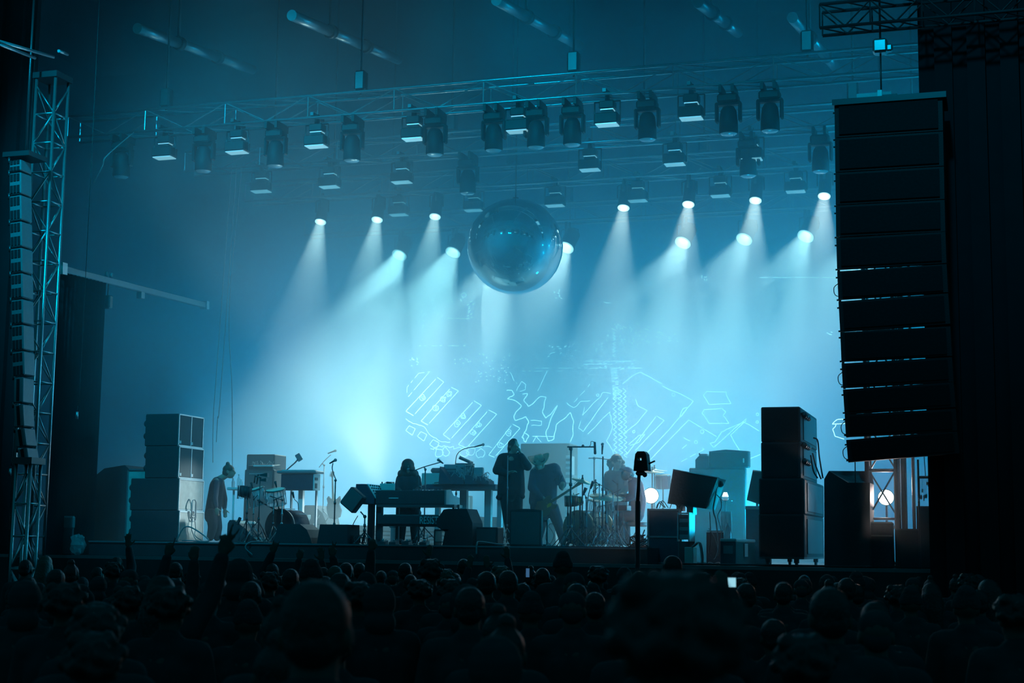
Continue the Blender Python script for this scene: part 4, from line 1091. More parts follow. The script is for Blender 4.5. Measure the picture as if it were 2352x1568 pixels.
# maraca
p = at(1022, 1101, Yd - .05)
t = empty('maraca', (p.x, Yd - .05, zt_), 0, 'yellow maraca lying on the desk', 'maraca')
p.z = zt_ + .045
wpart(t, 'gourd', MB().ball(p, (.062, .042, .042), 14, 9), M['yellow'])
wpart(t, 'handle', MB().tube(p - Vector((.05, 0, .005)), p - Vector((.20, 0, .02)), .012, .010), M['wood'])
t = empty('wooden_tray', (p.x - .02, Yd - .1, zt_), 0, 'shallow wooden tray under the yellow maraca', 'tray')
wpart(t, 'tray', MB().box((p.x - .02, Yd - .05, zt_ + .0), (.36, .2, .012)), M['wood'])
t = micstand(1046, 1066, Yd + .78, ZR, 'gooseneck microphone arching over the modular synthesizers', [(1046, 1066), (1049, 1046), (1059, 1034), (1076, 1028), (1094, 1025)], [(1090, 1026), (1112, 1020)], r=.012)
# white stage boxes behind under the desk
D = dims(1063, 1083, 1086, 1138, 1212, 6.6, ZB); cabinet('back_amplifier', D, 'pale amplifier in the haze under the desk', 'amplifier', 'grey', 'white', handles=False)

# ------------------------------------------------------------------ front monitors, centre
def big_monitor(prof, Y, depth, label, legs=True, x0=0, x1=0):
    X = [(at(x, y, Y).x, at(x, y, Y).z) for x, y in prof]; z0 = min(z for _, z in X); 
    c = sum(x for x, _ in X) / len(X); X = [(x, z if z > z0 + .02 else ZR) for x, z in X]
    t = empty('large_monitor', (c, Y + depth / 2, ZR), 0, label, 'stage monitor')
    wpart(t, 'body', MB().prism(X, Y, Y + depth), M['cab'])
    return t
t = big_monitor([(1016, 1250), (1022, 1221), (1003, 1209), (1001, 1197), (1019, 1170), (1030, 1168), (1072, 1168), (1085, 1200), (1086, 1250)], 1.15, .5, 'large dark many-sided monitor at the right of the keyboard rack')
k = MB(); a = at(1001, 1217, 1.2)
k.box((a.x + .0, 1.3, (ZR + a.z) / 2), (.025, .3, a.z - ZR)).box((a.x + .12, 1.3, a.z), (.25, .3, .025)).box((a.x + .1, 1.3, ZR + .05), (.2, .3, .015))
wpart(t, 'support_frame', k, M['steel'])
D = dims(1086, 1143, 1157, 1210, 1250, 1.35, ZR); cabinet('subwoofer', D, 'low black box beside the many-sided monitor', 'speaker')
D = dims(1170, 1243, 1247, 1171, 1252, 1.15, ZR)
t = cabinet('large_monitor', D, 'big upright black monitor in front of the singer', 'stage monitor', handles=False)
X0, X1, Y, Y2, z0, z1 = D
wpart(t, 'rounded_top', MB().prism([(X0, z1 - .005)] + [(X0 + (X1 - X0) * i / 8, z1 + .02 * math.sin(PI * i / 8)) for i in range(9)] + [(X1, z1 - .005)], Y, Y2), M['cab'])
k = MB()
for x in (X0 - .03, X1 + .04): k.box((x, Y + .2, z0 + .2), (.02, .03, .4)).box((x, Y + .2, z0 + .02), (.05, .3, .03))
k.box((X1 + .02, Y + .2, z0 + .40), (.06, .06, .03)); wpart(t, 'side_bracket', k, M['steel'])
floor_cable([(X0 - .1, 1.2, ZR + .02), (X0 - .2, 1.1, ZR + .03), (X0 - .42, .95, ZR + .06), (X0 - .44, .87, ZR + .02), (X0 - .44, .86, ZR - .14)], .014, 'pale cable dropping over the riser edge left of the upright monitor', 'palecable')
# big amp and things behind singer
D = dims(1195, 1308, 1312, 1018, 1105, 6.4)
D = (D[0], D[1], D[2], D[2] + .6, ZB, D[5])
cabinet('amplifier_wall', D, 'very wide blue-hazed cabinet behind the singer and guitarist', handles=False)
D = dims(1298, 1312, 1315, 1090, 1200, 5.8); D = (D[0], D[1], D[2], D[2] + .4, ZB, D[5])
t = thing_at('rack_case', D, 'narrow pale equipment rack behind the T-shaped microphone stand', 'rack'); wpart(t, 'case', boxd(MB(), D, .01), M['grey'])
for i in range(7): wpart(t, 'rack_unit', MB().box(((D[0] + D[1]) / 2, D[2] - .01, D[5] - .1 - i * .12), (D[1] - D[0] - .03, .02, .08)), M['white'] if i < 2 else M['steel'])
D = dims(1299, 1310, 1312, 1048, 1069, 5.8); D = (D[0], D[1], D[2], D[2] + .3, D[4], D[5])
D3 = dims(1298, 1312, 1315, 1069, 1200, 5.8)
D4 = (D3[0], D3[1], D3[2], D3[2] + .4, bpy.data.objects['rack_case'].location.z, D3[5])
q = bpy.data.objects['rack_case']; zr_ = dims(1298, 1312, 1315, 1090, 1200, 5.8)[5]
t = thing_at('rack_processor', (D[0], D[1], D[2], D[3], zr_, zr_ + .36), 'bright little rack unit on top of the narrow rack', 'rack'); wpart(t, 'case', boxd(MB(), (D[0], D[1], D[2], D[3], zr_, zr_ + .36), .01), M['white'])
for i in range(3): wpart(t, 'window', MB().box(((D[0] + D[1]) / 2, D[2] - .006, zr_ + .08 + i * .1), (.08, .01, .05)), M['steel'])
# leaning white board with cable behind the guitarist's legs
p = at(1262, 1235, 4.2)
t = empty('white_amplifier', (p.x, 4.2, ZR), 0, 'pale upright board with a looped cable behind the guitarist', 'amplifier')
wpart(t, 'board', MB().prism([(p.x - .14, ZR), (p.x + .12, ZR), (p.x + .1, ZR + .42), (p.x - .02, ZR + .50)], 4.2, 4.4), M['white'])
wpart(t, 'cable', MB().path(bez([(p.x, 4.17, ZR + .35), (p.x + .09, 4.17, ZR + .2), (p.x + .02, 4.17, ZR + .05), (p.x - .06, 4.17, ZR + .15), (p.x, 4.17, ZR + .38), (p.x + .1, 4.17, ZR + .4)], 6), .008), M['cable'])

# ------------------------------------------------------------------ T-shaped overhead and other stands
t = micstand(1310, 1031, 1.9, ZR, 'T-shaped overhead stand with a microphone hanging at its right end', [(1303, 1026), (1330, 1026), (1366, 1026)], None, r=.016, spread=.24, rot=.2)
a = at(1366, 1015, 1.9); b = at(1367, 1040, 1.9)
x_ = wpart(t, 'microphone', MB().tube(a, b, .018, .022).ball(b, .024, 10, 6), M['black'])
wpart(t, 'cable', MB().path(bez([a, a + Vector((-.06, 0, .01)), at(1355, 1024, 1.9), at(1340, 1027, 1.9)], 5), .005), M['cable'])
wpart(t, 'crossbar_clamp', MB().ball(at(1339, 1024, 1.9), .025, 8, 6).box(at(1311, 1029, 1.9), (.05, .05, .06)), M['steel'])
micstand(1384, 1048, 2.3, ZR, 'tall straight stand with an upright microphone at the drum kit', None, [(1383, 1043), (1384, 1018)], r=.014)
micstand(1364, 1052, 4.4, ZR, 'hazy T-shaped stand behind the drum kit', [(1352, 1052), (1375, 1052), (1404, 1056)], None, r=.014, m_='grey')
# ------------------------------------------------------------------ middle drum kit
Yk2 = 2.5
def K(x, y, Y=Yk2): return at(x, y, Y)
t = empty('kick_drum', (K(1345, 1240).x, Yk2 + .2, ZR), 0, 'see-through bass drum with bright hoops in the middle kit', 'drum')
c = K(1345, 1200); r = 38 * mpp(c); z = ZR + r + .04
cyl(t, 'shell', (c.x - .12, Yk2, z), (c.x + .1, Yk2 + .42, z), r, 'acrylic', n=36)
for k_ in (0, 1): cyl(t, 'hoop', (c.x - .12 + .22 * k_, Yk2 + .42 * k_ - .02, z), (c.x - .11 + .22 * k_, Yk2 + .42 * k_ + .02, z), r + .02, 'brass', n=36)
k = MB()
for i in range(10):
    a = 2 * PI * i / 10; q = Vector((c.x - .12, Yk2, z)) + Vector((math.cos(a), 0, math.sin(a))) * (r + .02); k.tube(q, q + Vector((.22, .42, 0)), .008, n=5)
wpart(t, 'tension_rods', k, M['chrome'])
wpart(t, 'spur', MB().tube((c.x - r, Yk2 + .1, z - .1), (c.x - r - .12, Yk2, ZR), .012).tube((c.x + r, Yk2 + .1, z - .1), (c.x + r + .12, Yk2, ZR), .012), M['steel'])
def drum(px0, px1, yt, yb, Y, label, shell='wood', hd='drumhead', tilt=0, stand=True, name='snare_drum'):
    a, b = at((px0 + px1) / 2, yt, Y), at((px0 + px1) / 2, yb, Y); r = (px1 - px0) / 2 * mpp(a)
    t = empty(name, (a.x, Y, ZR), 0, label, 'drum'); ax = Vector((tilt, -.12, 1)).normalized(); h = a.z - b.z
    p0 = Vector((a.x, Y, b.z)); p1 = p0 + ax * h
    cyl(t, 'shell', p0, p1, r, shell, n=28); cyl(t, 'rim', p1, p1 + ax * .014, r + .01, 'chrome', n=28); cyl(t, 'drum_head', p1 + ax * .013, p1 + ax * .018, r - .004, hd, n=28)
    k = MB(); a1 = ax.orthogonal().normalized(); a2 = ax.cross(a1)
    for i in range(8):
        g_ = 2 * PI * i / 8; q = (a1 * math.cos(g_) + a2 * math.sin(g_)) * (r + .012); k.tube(p0 + q, p1 + q, .005, n=5)
    wpart(t, 'tension_rods', k, M['chrome'])
    if stand: tripod(t, (a.x, Y, ZR), b.z - ZR + .01, rot=1.0, spread=.24)
    return t
drum(1298, 1326, 1139, 1162, Yk2 - .2, 'brown-shelled drum at the left of the middle kit', 'wood')
t = drum(1326, 1337, 1142, 1160, Yk2 + .1, 'narrow yellow-banded drum beside the brown one', 'yellow', stand=True, name='hand_drum')
drum(1376, 1412, 1160, 1178, Yk2 + .1, 'see-through tom under the large cymbal', 'acrylic', tilt=-.3, name='rack_tom')
t = drum(1346, 1376, 1150, 1176, Yk2 + .25, 'see-through tom left of the large cymbal', 'acrylic', tilt=.2, name='rack_tom')
def cymstand(cx, cy_, wpx, Y, nrm, label, m_='brass', extra=True, zb=None):
    c = at(cx, cy_, Y); r = wpx / 2 * mpp(c); zb = ZR if zb is None else zb
    t = empty('cymbal_stand', (c.x, Y, zb), 0, label, 'cymbal')
    cymbal(t, c, r, nrm, m_); tripod(t, (c.x, Y, zb), c.z - zb + .05, rot=cx, spread=.26)
    if extra: wpart(t, 'wing_nut', MB().tube(c + Vector((0, 0, .02)), c + Vector((0, 0, .09)), .012).ball(c + Vector((0, 0, .03)), .022, 8, 5), M['black'])
cymstand(1338, 1103, 58, Yk2 - .1, (.32, -.1, 1), 'crash cymbal tilted down to the right, left side of the middle kit')
cymstand(1392, 1140, 78, Yk2 - .15, (.16, -.22, 1), 'large pale ride cymbal tilted in the middle of the kit')
cymstand(1368, 1113, 30, Yk2 + .3, (-.1, -.1, 1), 'small flat cymbal between the two large ones')
cymstand(1498, 1083, 56, Yk2 + 1.8, (.0, -.12, 1), 'flat cymbal right of the small speaker on the pole')
cymstand(1503, 1079, 60, Yk2 + 2.2, (.02, -.1, 1), 'rear flat cymbal above the floor tom', 'grey')
t = drum(1505, 1541, 1092, 1122, 4.6, 'dark tom at the right of the middle kit', 'navy', name='floor_tom')
D = dims(1412, 1440, 1443, 1160, 1172, 2.2); 
t = thing_at('drum_tray', (D[0], D[1], D[2], D[2] + .3, D[4], D[5]), 'small black percussion tray in front of the seated drummer', 'tray')
wpart(t, 'tray', boxd(MB(), (D[0], D[1], D[2], D[2] + .3, D[4], D[5]), .008), M['cab'])
tripod(t, ((D[0] + D[1]) / 2, D[2] + .15, ZR), D[4] - ZR + .005, spread=.2)
clutter('drum_hardware', ['thin metal stand among the middle drum kit, %s of nine from the left' % q for q in ordn[:9]], 1300, 1432, 1105, 1180, Yk2 - .5, Yk2 + .15, 9, 11)
for x, y, l in [(1363, 1105, 'black clamp microphone above the crash cymbal'), (1346, 1120, 'small boxy microphone near the left of the middle kit')]:
    q = K(x, y, Yk2 - .3); t = empty('clip_microphone', q, 0, l, 'microphone'); e_ = K(x - 14, y + 50, Yk2 - .1)
    wpart(t, 'capsule', MB().tube(q, q + Vector((-.05, 0, -.12)), .03, .016), M['black']); wpart(t, 'gooseneck', MB().path(bez([q, q + Vector((-.06, 0, -.14)), e_, (e_.x, e_.y, ZR + .3), (e_.x, e_.y, ZR)], 5), .008), M['steel'])
# pedals and cable heap at the right of the kit
rr = random.Random(9)
cb = empty('cable_heap', (at(1482, 1235, 1.5).x, 1.3, ZR), 0, 'heap of shiny cables and pedals on the deck beside the black pole', 'cable')
for i in range(9):
    pts = [Vector((rr.uniform(-.22, .12), rr.uniform(-.1, .1), max(.012, rr.uniform(-.05, .32) * (1 - k_ / 7)))) for k_ in range(6)]
    MB().path(bez(pts, 5), .010, n=5).build('cable_strand', M['chrome' if i % 3 == 0 else 'cable'], cb)
rug = MB(); n_ = 24
for i in range(n_):
    for s_ in range(1): rug.box((-0.8 + 1.6 * i / n_, 0, .006), (1.6 / n_ * .98, 1.9, .012))
a = at(1375, 1252, 2.2)
tag(rug.build('drum_rug', M['navy'], loc=(a.x, 2.2, ZR)), 'dark rug under the middle drum kit', 'rug')

# ------------------------------------------------------------------ pole speaker in front
Yp = -1.1
a = at(1458, 1082, Yp); b = at(1474, 1037, Yp)
t = empty('pole_speaker', (at(1461, 1200, Yp).x, Yp, 0), 0, 'small black speaker with a bright handle hole on a tall black pole', 'speaker')
px_ = at(1461, 1200, Yp).x; xs = [at(x, 1060, Yp).x for x in (1455, 1488, 1484, 1479, 1464, 1459)]; zsx = [at(1470, y, Yp).z for y in (1081, 1081, 1042, 1036, 1036, 1042)]
pl = list(zip(xs, zsx))
hx0, hx1, hz0, hz1 = at(1465, 0, Yp).x, at(1475, 0, Yp).x, at(1470, 1057, Yp).z, at(1470, 1051, Yp).z
zlo, zhi = zsx[0], zsx[2]
wpart(t, 'cabinet', MB().prism([(xs[0], zlo), (xs[1], zlo), (xs[1] - .012, hz0), (xs[0] + .012, hz0)], Yp, Yp + .2)
      .prism([(xs[0] + .012, hz0), (hx0, hz0), (hx0, hz1), (xs[0] + .018, hz1)], Yp, Yp + .2)
      .prism([(hx1, hz0), (xs[1] - .012, hz0), (xs[1] - .018, hz1), (hx1, hz1)], Yp, Yp + .2)
      .prism([(xs[0] + .018, hz1), (xs[1] - .018, hz1), (xs[2], zhi), (xs[3], zsx[3]), (xs[4], zsx[3]), (xs[5], zhi)], Yp, Yp + .2), M['cab'])
wpart(t, 'pole', MB().tube((px_, Yp + .1, 0), (px_, Yp + .1, at(1461, 1150, Yp).z), .035).tube((px_, Yp + .1, at(1461, 1150, Yp).z), (px_ + .02, Yp + .1, zlo), .024), M['cab'])
wpart(t, 'swivel', MB().box((px_ + .04, Yp + .1, zlo - .03), (.14, .06, .06), bev=.02).ball((px_ + .1, Yp + .1, zlo - .05), .035), M['steel'])
wpart(t, 'side_lever', MB().tube((xs[1], Yp + .05, zlo + .1), (xs[1] + .09, Yp + .05, zlo + .14), .012), M['steel'])
# ------------------------------------------------------------------ right part of the stage
def lamp_round(px, py, Y, zb, label, rpx=17):
    p = at(px, py, Y); r = rpx * mpp(p)
    t = empty('blinder_lamp', (p.x, Y, zb), 0, label, 'stage light')
    to = (CAM + Vector((0, 0, 0)) - p); to.normalize(); q = to.to_track_quat('Z', 'Y').to_matrix()
    wpart(t, 'housing', MB().lathe([(0, -.22), (r * .8, -.2), (r * 1.1, -.05), (r * 1.1, .0), (r, 0)], p, q, 24), M['black'])
    wpart(t, 'lens', MB().lathe([(r, -.005), (r * .7, .02), (0, .03)], p, q, 24), M['burst'])
    wpart(t, 'stand', MB().tube((p.x, Y + .1, zb), (p.x, Y + .1, p.z - r), .02).box((p.x, Y + .1, zb + .02), (.3, .3, .04)), M['steel'])
    o = spot(p + to * .08, CAM + Vector((0, 0, .5)), R(50), 160, W1, r * .8, .9, 'blinder_light')
    return t
lamp_round(1495, 1138, 3.3, ZR, 'blazing round stage lamp behind the black pole, aimed at the crowd')
lamp_round(2035, 1142, 2.6, ZS, 'blazing round stage lamp inside the right truss tower')
# tilted cabinet
def tilted(name, c4, Y, depth, label, mt='cab', parent_z=None):
    X = [(at(x, y, Y).x, at(x, y, Y).z) for x, y in c4]; zmin = min(z for _, z in X); c = sum(x for x, _ in X) / 4
    t = empty(name, (c, Y + depth / 2, zmin), 0, label, 'speaker')
    wpart(t, 'body', MB().prism(X, Y, Y + depth), M[mt])
    m_ = Vector((sum(x for x, _ in X) / 4, sum(z for _, z in X) / 4)); g = [tuple(m_.lerp(Vector(p), .9)) for p in X]
    wpart(t, 'grille', MB().prism(g, Y - .012, Y), M['cloth'])
    e_ = MB(); 
    for i in (0,):
        a, b = X[0], X[1]; e_.tube((a[0], Y - .005, a[1]), (b[0], Y - .005, b[1]), .01, n=6)
    wpart(t, 'edge_trim', e_, M['alu'])
    return t, X
D = dims(1487, 1563, 1566, 1168, 1291, 1.7, ZS)
t = thing_at('flight_case', D, 'tall dark road case under the tilted speaker cabinet', 'case'); wpart(t, 'body', boxd(MB(), D, .015), M['navy'])
X0, X1, Y, Y2, z0, z1 = D
f = MB()
for x in (X0 + .015, X1 - .015): f.box((x, Y - .008, (z0 + z1) / 2), (.03, .02, z1 - z0))
for z in (z0 + .015, z0 + .42, z1 - .015): f.box(((X0 + X1) / 2, Y - .008, z), (X1 - X0, .02, .025))
wpart(t, 'edge_trim', f, M['grey'])
c_ = MB(); rr = random.Random(8)
for i in range(5): x = X0 + .08 + rr.random() * .4; c_.path(bez([(x, Y + .1, z1 + .01), (x + .05, Y + .1, z1 + .08 + rr.random() * .05), (x + .14, Y + .1, z1 + .02)], 5), .007, n=5)
wpart(t, 'cables', c_, M['cable'])
D = dims(1556, 1584, 1590, 1178, 1243, 1.6)
D = (D[0], D[1], D[2], D[2] + .45, D[4], D[5])
t = thing_at('equipment_rack', (D[0], D[1], D[2], D[3], ZS, D[5]), 'open equipment rack with lit unit edges, right of the road case', 'rack')
wpart(t, 'frame', MB().box((D[0] + .01, D[2] + .2, (D[4] + D[5]) / 2), (.02, .45, D[5] - D[4])).box((D[1] - .01, D[2] + .2, (D[4] + D[5]) / 2), (.02, .45, D[5] - D[4])).box(((D[0] + D[1]) / 2, D[2] + .2, D[5]), (D[1] - D[0], .45, .02)), M['alu'])
wpart(t, 'plinth', MB().box(((D[0] + D[1]) / 2, D[2] + .25, (ZS + D[4]) / 2), (D[1] - D[0] - .02, .4, D[4] - ZS)), M['cab'])
for i in range(6):
    z = D[4] + .04 + i * (D[5] - D[4] - .06) / 6; o = wpart(t, 'rack_unit', MB().box(((D[0] + D[1]) / 2, D[2] + .16, z + .03), (D[1] - D[0] - .05, .3, .06 if i else .08), bev=.004), M['navy'] if i % 2 else M['grey'])
t, X = tilted('tilted_cabinet', [(1546, 1078), (1648, 1097), (1622, 1168), (1533, 1156)], 1.6, .75, 'wide speaker cabinet tipped back on the road case')
wpart(t, 'prop', MB().box((X[3][0] + .15, 1.9, (X[3][1] + z1) / 2), (.1, .2, abs(X[3][1] - z1) + .06)).box(((X[2][0] + X[3][0]) / 2, 2.0, X[2][1] - .0), (.1, .3, .16)), M['steel'])
k = MB()
for x, y in ((1655, 1112), (1649, 1103), (1638, 1108)): k.ball(at(x, y, 2.0), (.05, .05, .05), 10, 7)
wpart(t, 'caster', k, M['cab'])
# back stack
D = dims(1583, 1713, 1716, 1074, 1291, 4.3, ZS); cabinet('bass_stack', D, 'very large hazy cabinet behind the tipped speaker', handles=False, face='front')
zt2 = D[5]
D = dims(1628, 1720, 1724, 1036, 1073, 4.3, zt2); t = thing_at('bass_amplifier_head', D, 'wide amplifier head on top of the large hazy cabinet', 'amplifier')
wpart(t, 'case', boxd(MB(), D, .02), M['cab']); wpart(t, 'lid', MB().prism([(D[0], D[5] - .01), (D[1], D[5] - .01), (D[1], D[5]), ((D[0] + D[1]) / 2 - .05, D[5] + .03), (D[0], D[5])], D[2], D[3]), M['cab'])
wpart(t, 'handle', MB().box((D[1] - .09, D[2] - .01, (D[4] + D[5]) / 2 - .02), (.025, .02, .08), bev=.008), M['white'])
for x in (D[0] + .1, D[1] - .3): wpart(t, 'foot', MB().box((x, D[2] + .1, D[4] - .0), (.12, .1, .02)), M['grey'])
D = dims(1597, 1628, 1630, 1047, 1073, 4.3, zt2); t = thing_at('small_amplifier_head', D, 'small sloped amplifier left of the wide head', 'amplifier')
wpart(t, 'case', MB().prism([(D[0], D[4]), (D[1], D[4]), (D[1], D[5]), (D[0] + .06, D[5]), (D[0], D[4] + .14)], D[2], D[2] + .4), M['navy'])
wpart(t, 'top_handle', MB().box((D[0] + .12, D[2] + .2, D[5] + .02), (.14, .2, .05), bev=.01).path(bez([(D[0] + .04, D[2] + .2, D[5]), (D[0] + .03, D[2] + .2, D[5] + .06), (D[0] + .06, D[2] + .2, D[5] + .03)], 4), .008), M['steel'])
# mid boxes with little lamp
D = dims(1622, 1662, 1664, 1218, 1291, 2.4, ZS); t = thing_at('grey_equipment_case', D, 'narrow upright grey case with cables hanging over it', 'case'); wpart(t, 'body', boxd(MB(), D, .015), M['navy']); wpart(t, 'lid_edge', MB().box(((D[0] + D[1]) / 2, D[2] - .005, D[5] - .02), (D[1] - D[0], .02, .02)), M['alu'])
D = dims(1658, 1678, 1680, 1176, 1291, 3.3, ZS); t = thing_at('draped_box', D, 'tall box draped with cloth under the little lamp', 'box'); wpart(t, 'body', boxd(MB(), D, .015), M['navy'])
X0, X1, Y, Y2, z0, z1 = D; vs = []; fs = []
for i in range(13):
    u = i / 12
    for j in range(6):
        v = j / 5; vs.append((X0 - .02 + (X1 - X0 + .04) * u, Y - .03 - .02 * math.sin(u * 19) * v, z1 + .01 - v * (.30 + .12 * math.sin(u * 7))))
for i in range(12):
    for j in range(5): fs.append((i * 6 + j, i * 6 + j + 1, (i + 1) * 6 + j + 1, (i + 1) * 6 + j))
cl = wpart(t, 'cloth', MB().add(vs, fs, True), M['grey']); cl.modifiers.new('thick', 'SOLIDIFY').thickness = .008
p = at(1665, 1148, 3.3)
YL = (D[2] + D[3]) / 2
t = empty('small_table_lamp', (p.x, YL, z1), 0, 'tiny glowing lamp with a bright shade behind the tipped speaker', 'lamp')
zl = at(1665, 1150, 3.4).z
wpart(t, 'stem', MB().tube((p.x, YL, z1 - .01), (p.x - .0, YL, zl), .010).box((p.x - .0, YL, zl), (.22, .12, .012)), M['grey'])
wpart(t, 'shade', MB().lathe([(.028, .10), (.055, .03), (.05, .03), (.024, .10)], (p.x, YL, zl + .04), n=16), M['lamp_on'])
wpart(t, 'glass_bowl', MB().lathe([(.02, 0), (.05, .02), (.06, .05), (.035, .08)], (p.x, YL, zl - .005), n=14), M['glass'])
# hanging cables in the gap
for i, (pts, l) in enumerate([([(1648, 1108), (1643, 1140), (1638, 1170), (1645, 1200), (1650, 1255), (1644, 1282)], 'thick pale cable hanging from the casters of the tipped cabinet'),
                         ([(1640, 1130), (1654, 1145), (1657, 1165), (1648, 1185), (1656, 1215), (1657, 1240)], 'second cable looping to the right of the thick one'),
                         ([(1628, 1213), (1642, 1235), (1650, 1270), (1640, 1284)], 'short cable on the narrow grey case'),
                         ([(1630, 1175), (1632, 1230), (1628, 1270)], 'straight dark cable left of the thick hanging one')]):
    floor_cable([at(x, y, 1.85 + .05 * i) for x, y in pts], .012 if i == 0 else .008, l, 'palecable' if i != 3 else 'cable', 'hanging_cable')
c = at(1640, 1277, 1.7); c.z = ZS
ring = [Vector((.09 * math.cos(a), .05 * math.sin(a), .015 + .02 * math.sin(2 * a))) for a in [2 * PI * i / 20 for i in range(42)]]
tag(MB().path(ring, .009).build('cable_ring', M['palecable'], loc=c), 'ring of cable lying on the deck below the hanging cables', 'cable')
# stage boxes low
D = dims(1572, 1592, 1596, 1265, 1283, 1.1, ZS); t = thing_at('stage_box', D, 'low pale stage box with arched cables at the deck edge', 'stage box'); D = (D[0], D[1], D[2], D[2] + .3, ZS, D[5] + .06); wpart(t, 'body', boxd(MB(), D, .01), M['green'])
for i in range(3): wpart(t, 'cable', MB().path(bez([(D[1] - .02, D[2] + .05 * i, D[5]), (D[1] + .09, D[2] + .05 * i, D[5] + .06), (D[1] + .13, D[2] + .05 * i, ZS + .05), (D[1] + .06, D[2] - .05, ZS + .01)], 5), .012), M['palecable'])
# flight case
D = dims(1655, 1690, 1734, 1244, 1291, .9, ZS)
t = thing_at('flight_case', D, 'low road case with a bright lid right of the cables', 'case'); X0, X1, Y, Y2, z0, z1 = D
wpart(t, 'body', boxd(MB(), D, .01), M['navy']); wpart(t, 'lid', MB().box(((X0 + X1) / 2, (Y + Y2) / 2, z1 + .025), (X1 - X0 + .02, Y2 - Y + .02, .05), bev=.012), M['alu'])
wpart(t, 'latch_plate', MB().box(((X0 + X1) / 2, Y - .006, (z0 + z1) / 2 + .06), (.14, .012, .12)).box(((X0 + X1) / 2, Y - .012, (z0 + z1) / 2 + .06), (.10, .01, .08)), M['grey'])
wpart(t, 'side_label', MB().box((X1 + .006, (Y + Y2) / 2, z1 - .12), (.01, .3, .2)), M['alu'])
rr = random.Random(21)
for i in range(3):
    pts = [(at(1560 + 90 * k_ + rr.uniform(-20, 20), 1290, .35 + .1 * i).x, .3 + .1 * i + rr.uniform(-.05, .05), ZS + .02) for k_ in range(6)]
    floor_cable(pts, .015, ['front cable snaking along the deck edge at the right', 'middle cable snaking along the deck edge at the right', 'rear cable snaking along the deck edge at the right'][i])
# right tilted cabinet
t, X = tilted('tilted_cabinet', [(1729, 1080), (1775, 1085), (1765, 1165), (1715, 1148)], 3.2, .6, 'blue-hazed speaker cabinet tipped left of the tall dark stack')
b_ = at(1735, 1170, 3.2)
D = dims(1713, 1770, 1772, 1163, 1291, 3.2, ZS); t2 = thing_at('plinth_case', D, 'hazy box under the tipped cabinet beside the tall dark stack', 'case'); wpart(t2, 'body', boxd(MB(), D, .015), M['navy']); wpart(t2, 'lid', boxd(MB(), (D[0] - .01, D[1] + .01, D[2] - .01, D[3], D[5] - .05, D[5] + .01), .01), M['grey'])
wpart(t, 'prop', MB().tube((b_.x, 3.4, D[5]), (b_.x, 3.4, X[3][1] + .05), .02).tube((b_.x + .15, 3.4, D[5]), (b_.x + .15, 3.4, X[2][1] + .1), .02), M['steel'])
# tall dark stack
ys_ = [934, 1015, 1098, 1180, 1281]
lv = ['topmost', 'second from the top', 'third from the top', 'lowest, on casters']
prev = None
for i in range(4):
    x0, x1, x2 = (1748, 1838, 1876) if i < 2 else (1743, 1846, 1892)
    D = list(dims(x0, x1, x2, ys_[i], ys_[i + 1], .9))
    if prev is not None: D[5] = prev
    prev = D[4]
    t = cabinet('stack_cabinet', D, 'black speaker cabinet in the tall right stack, %s' % lv[i], 'speaker', 'cab', 'cloth', 'front', 'tall dark stack at the right', handles=False)
    X0, X1, Y, Y2, z0, z1 = D
    wpart(t, 'rear_panel', MB().box((X1 + .004, (Y + Y2) / 2 + .05, (z0 + z1) / 2), (.02, (Y2 - Y) * .75, (z1 - z0) * .8)), M['steel'])
    if i < 2:
        for dy in (.12, .3, .48, .62):
            if Y + dy < Y2 + .1: wpart(t, 'caster', MB().ball((X1 + .05, Y + dy, z1 - .12 if i == 0 else z1 - .04), (.045, .045, .05), 10, 7).tube((X1, Y + dy, z1 - .1 if i == 0 else z1 - .04), (X1 + .05, Y + dy, z1 - .1 if i == 0 else z1 - .04), .02), M['steel'])
        if i == 1:
            for dy in (.12, .3, .48, .62):
                if Y + dy < Y2 + .1: wpart(t, 'caster', MB().ball((X1 + .05, Y + dy, z1 - .28), (.045, .045, .05), 10, 7), M['steel'])
    if i == 3:
        t.location.z = ZS
        for o in children(t): o.location.z += z0 - ZS
        for xx in (X0 + .12, X1 - .12):
            for yy in (Y + .1, Y2 - .1):
                wpart(t, 'caster', MB().tube((xx - .02, yy, ZS + .045), (xx + .02, yy, ZS + .045), .045, n=14).box((xx, yy, (ZS + z0) / 2 + .03), (.07, .07, max(.02, z0 - ZS - .04))), M['steel'])
        wpart(t, 'dolly', MB().box(((X0 + X1) / 2, (Y + Y2) / 2, z0 + .0), (X1 - X0, Y2 - Y, .03)), M['steel'])
for i, pts in enumerate([[(1868, 1005), (1878, 1012), (1882, 1050), (1890, 1098)], [(1866, 1040), (1874, 1070), (1886, 1100)], [(1862, 1045), (1868, 1080), (1878, 1098)]]):
    floor_cable([at(x, y, 1.35) for x, y in pts], .012, ['outer', 'middle', 'inner'][i] + ' cable hanging down the right side of the tall dark stack', 'cable', 'hanging_cable')
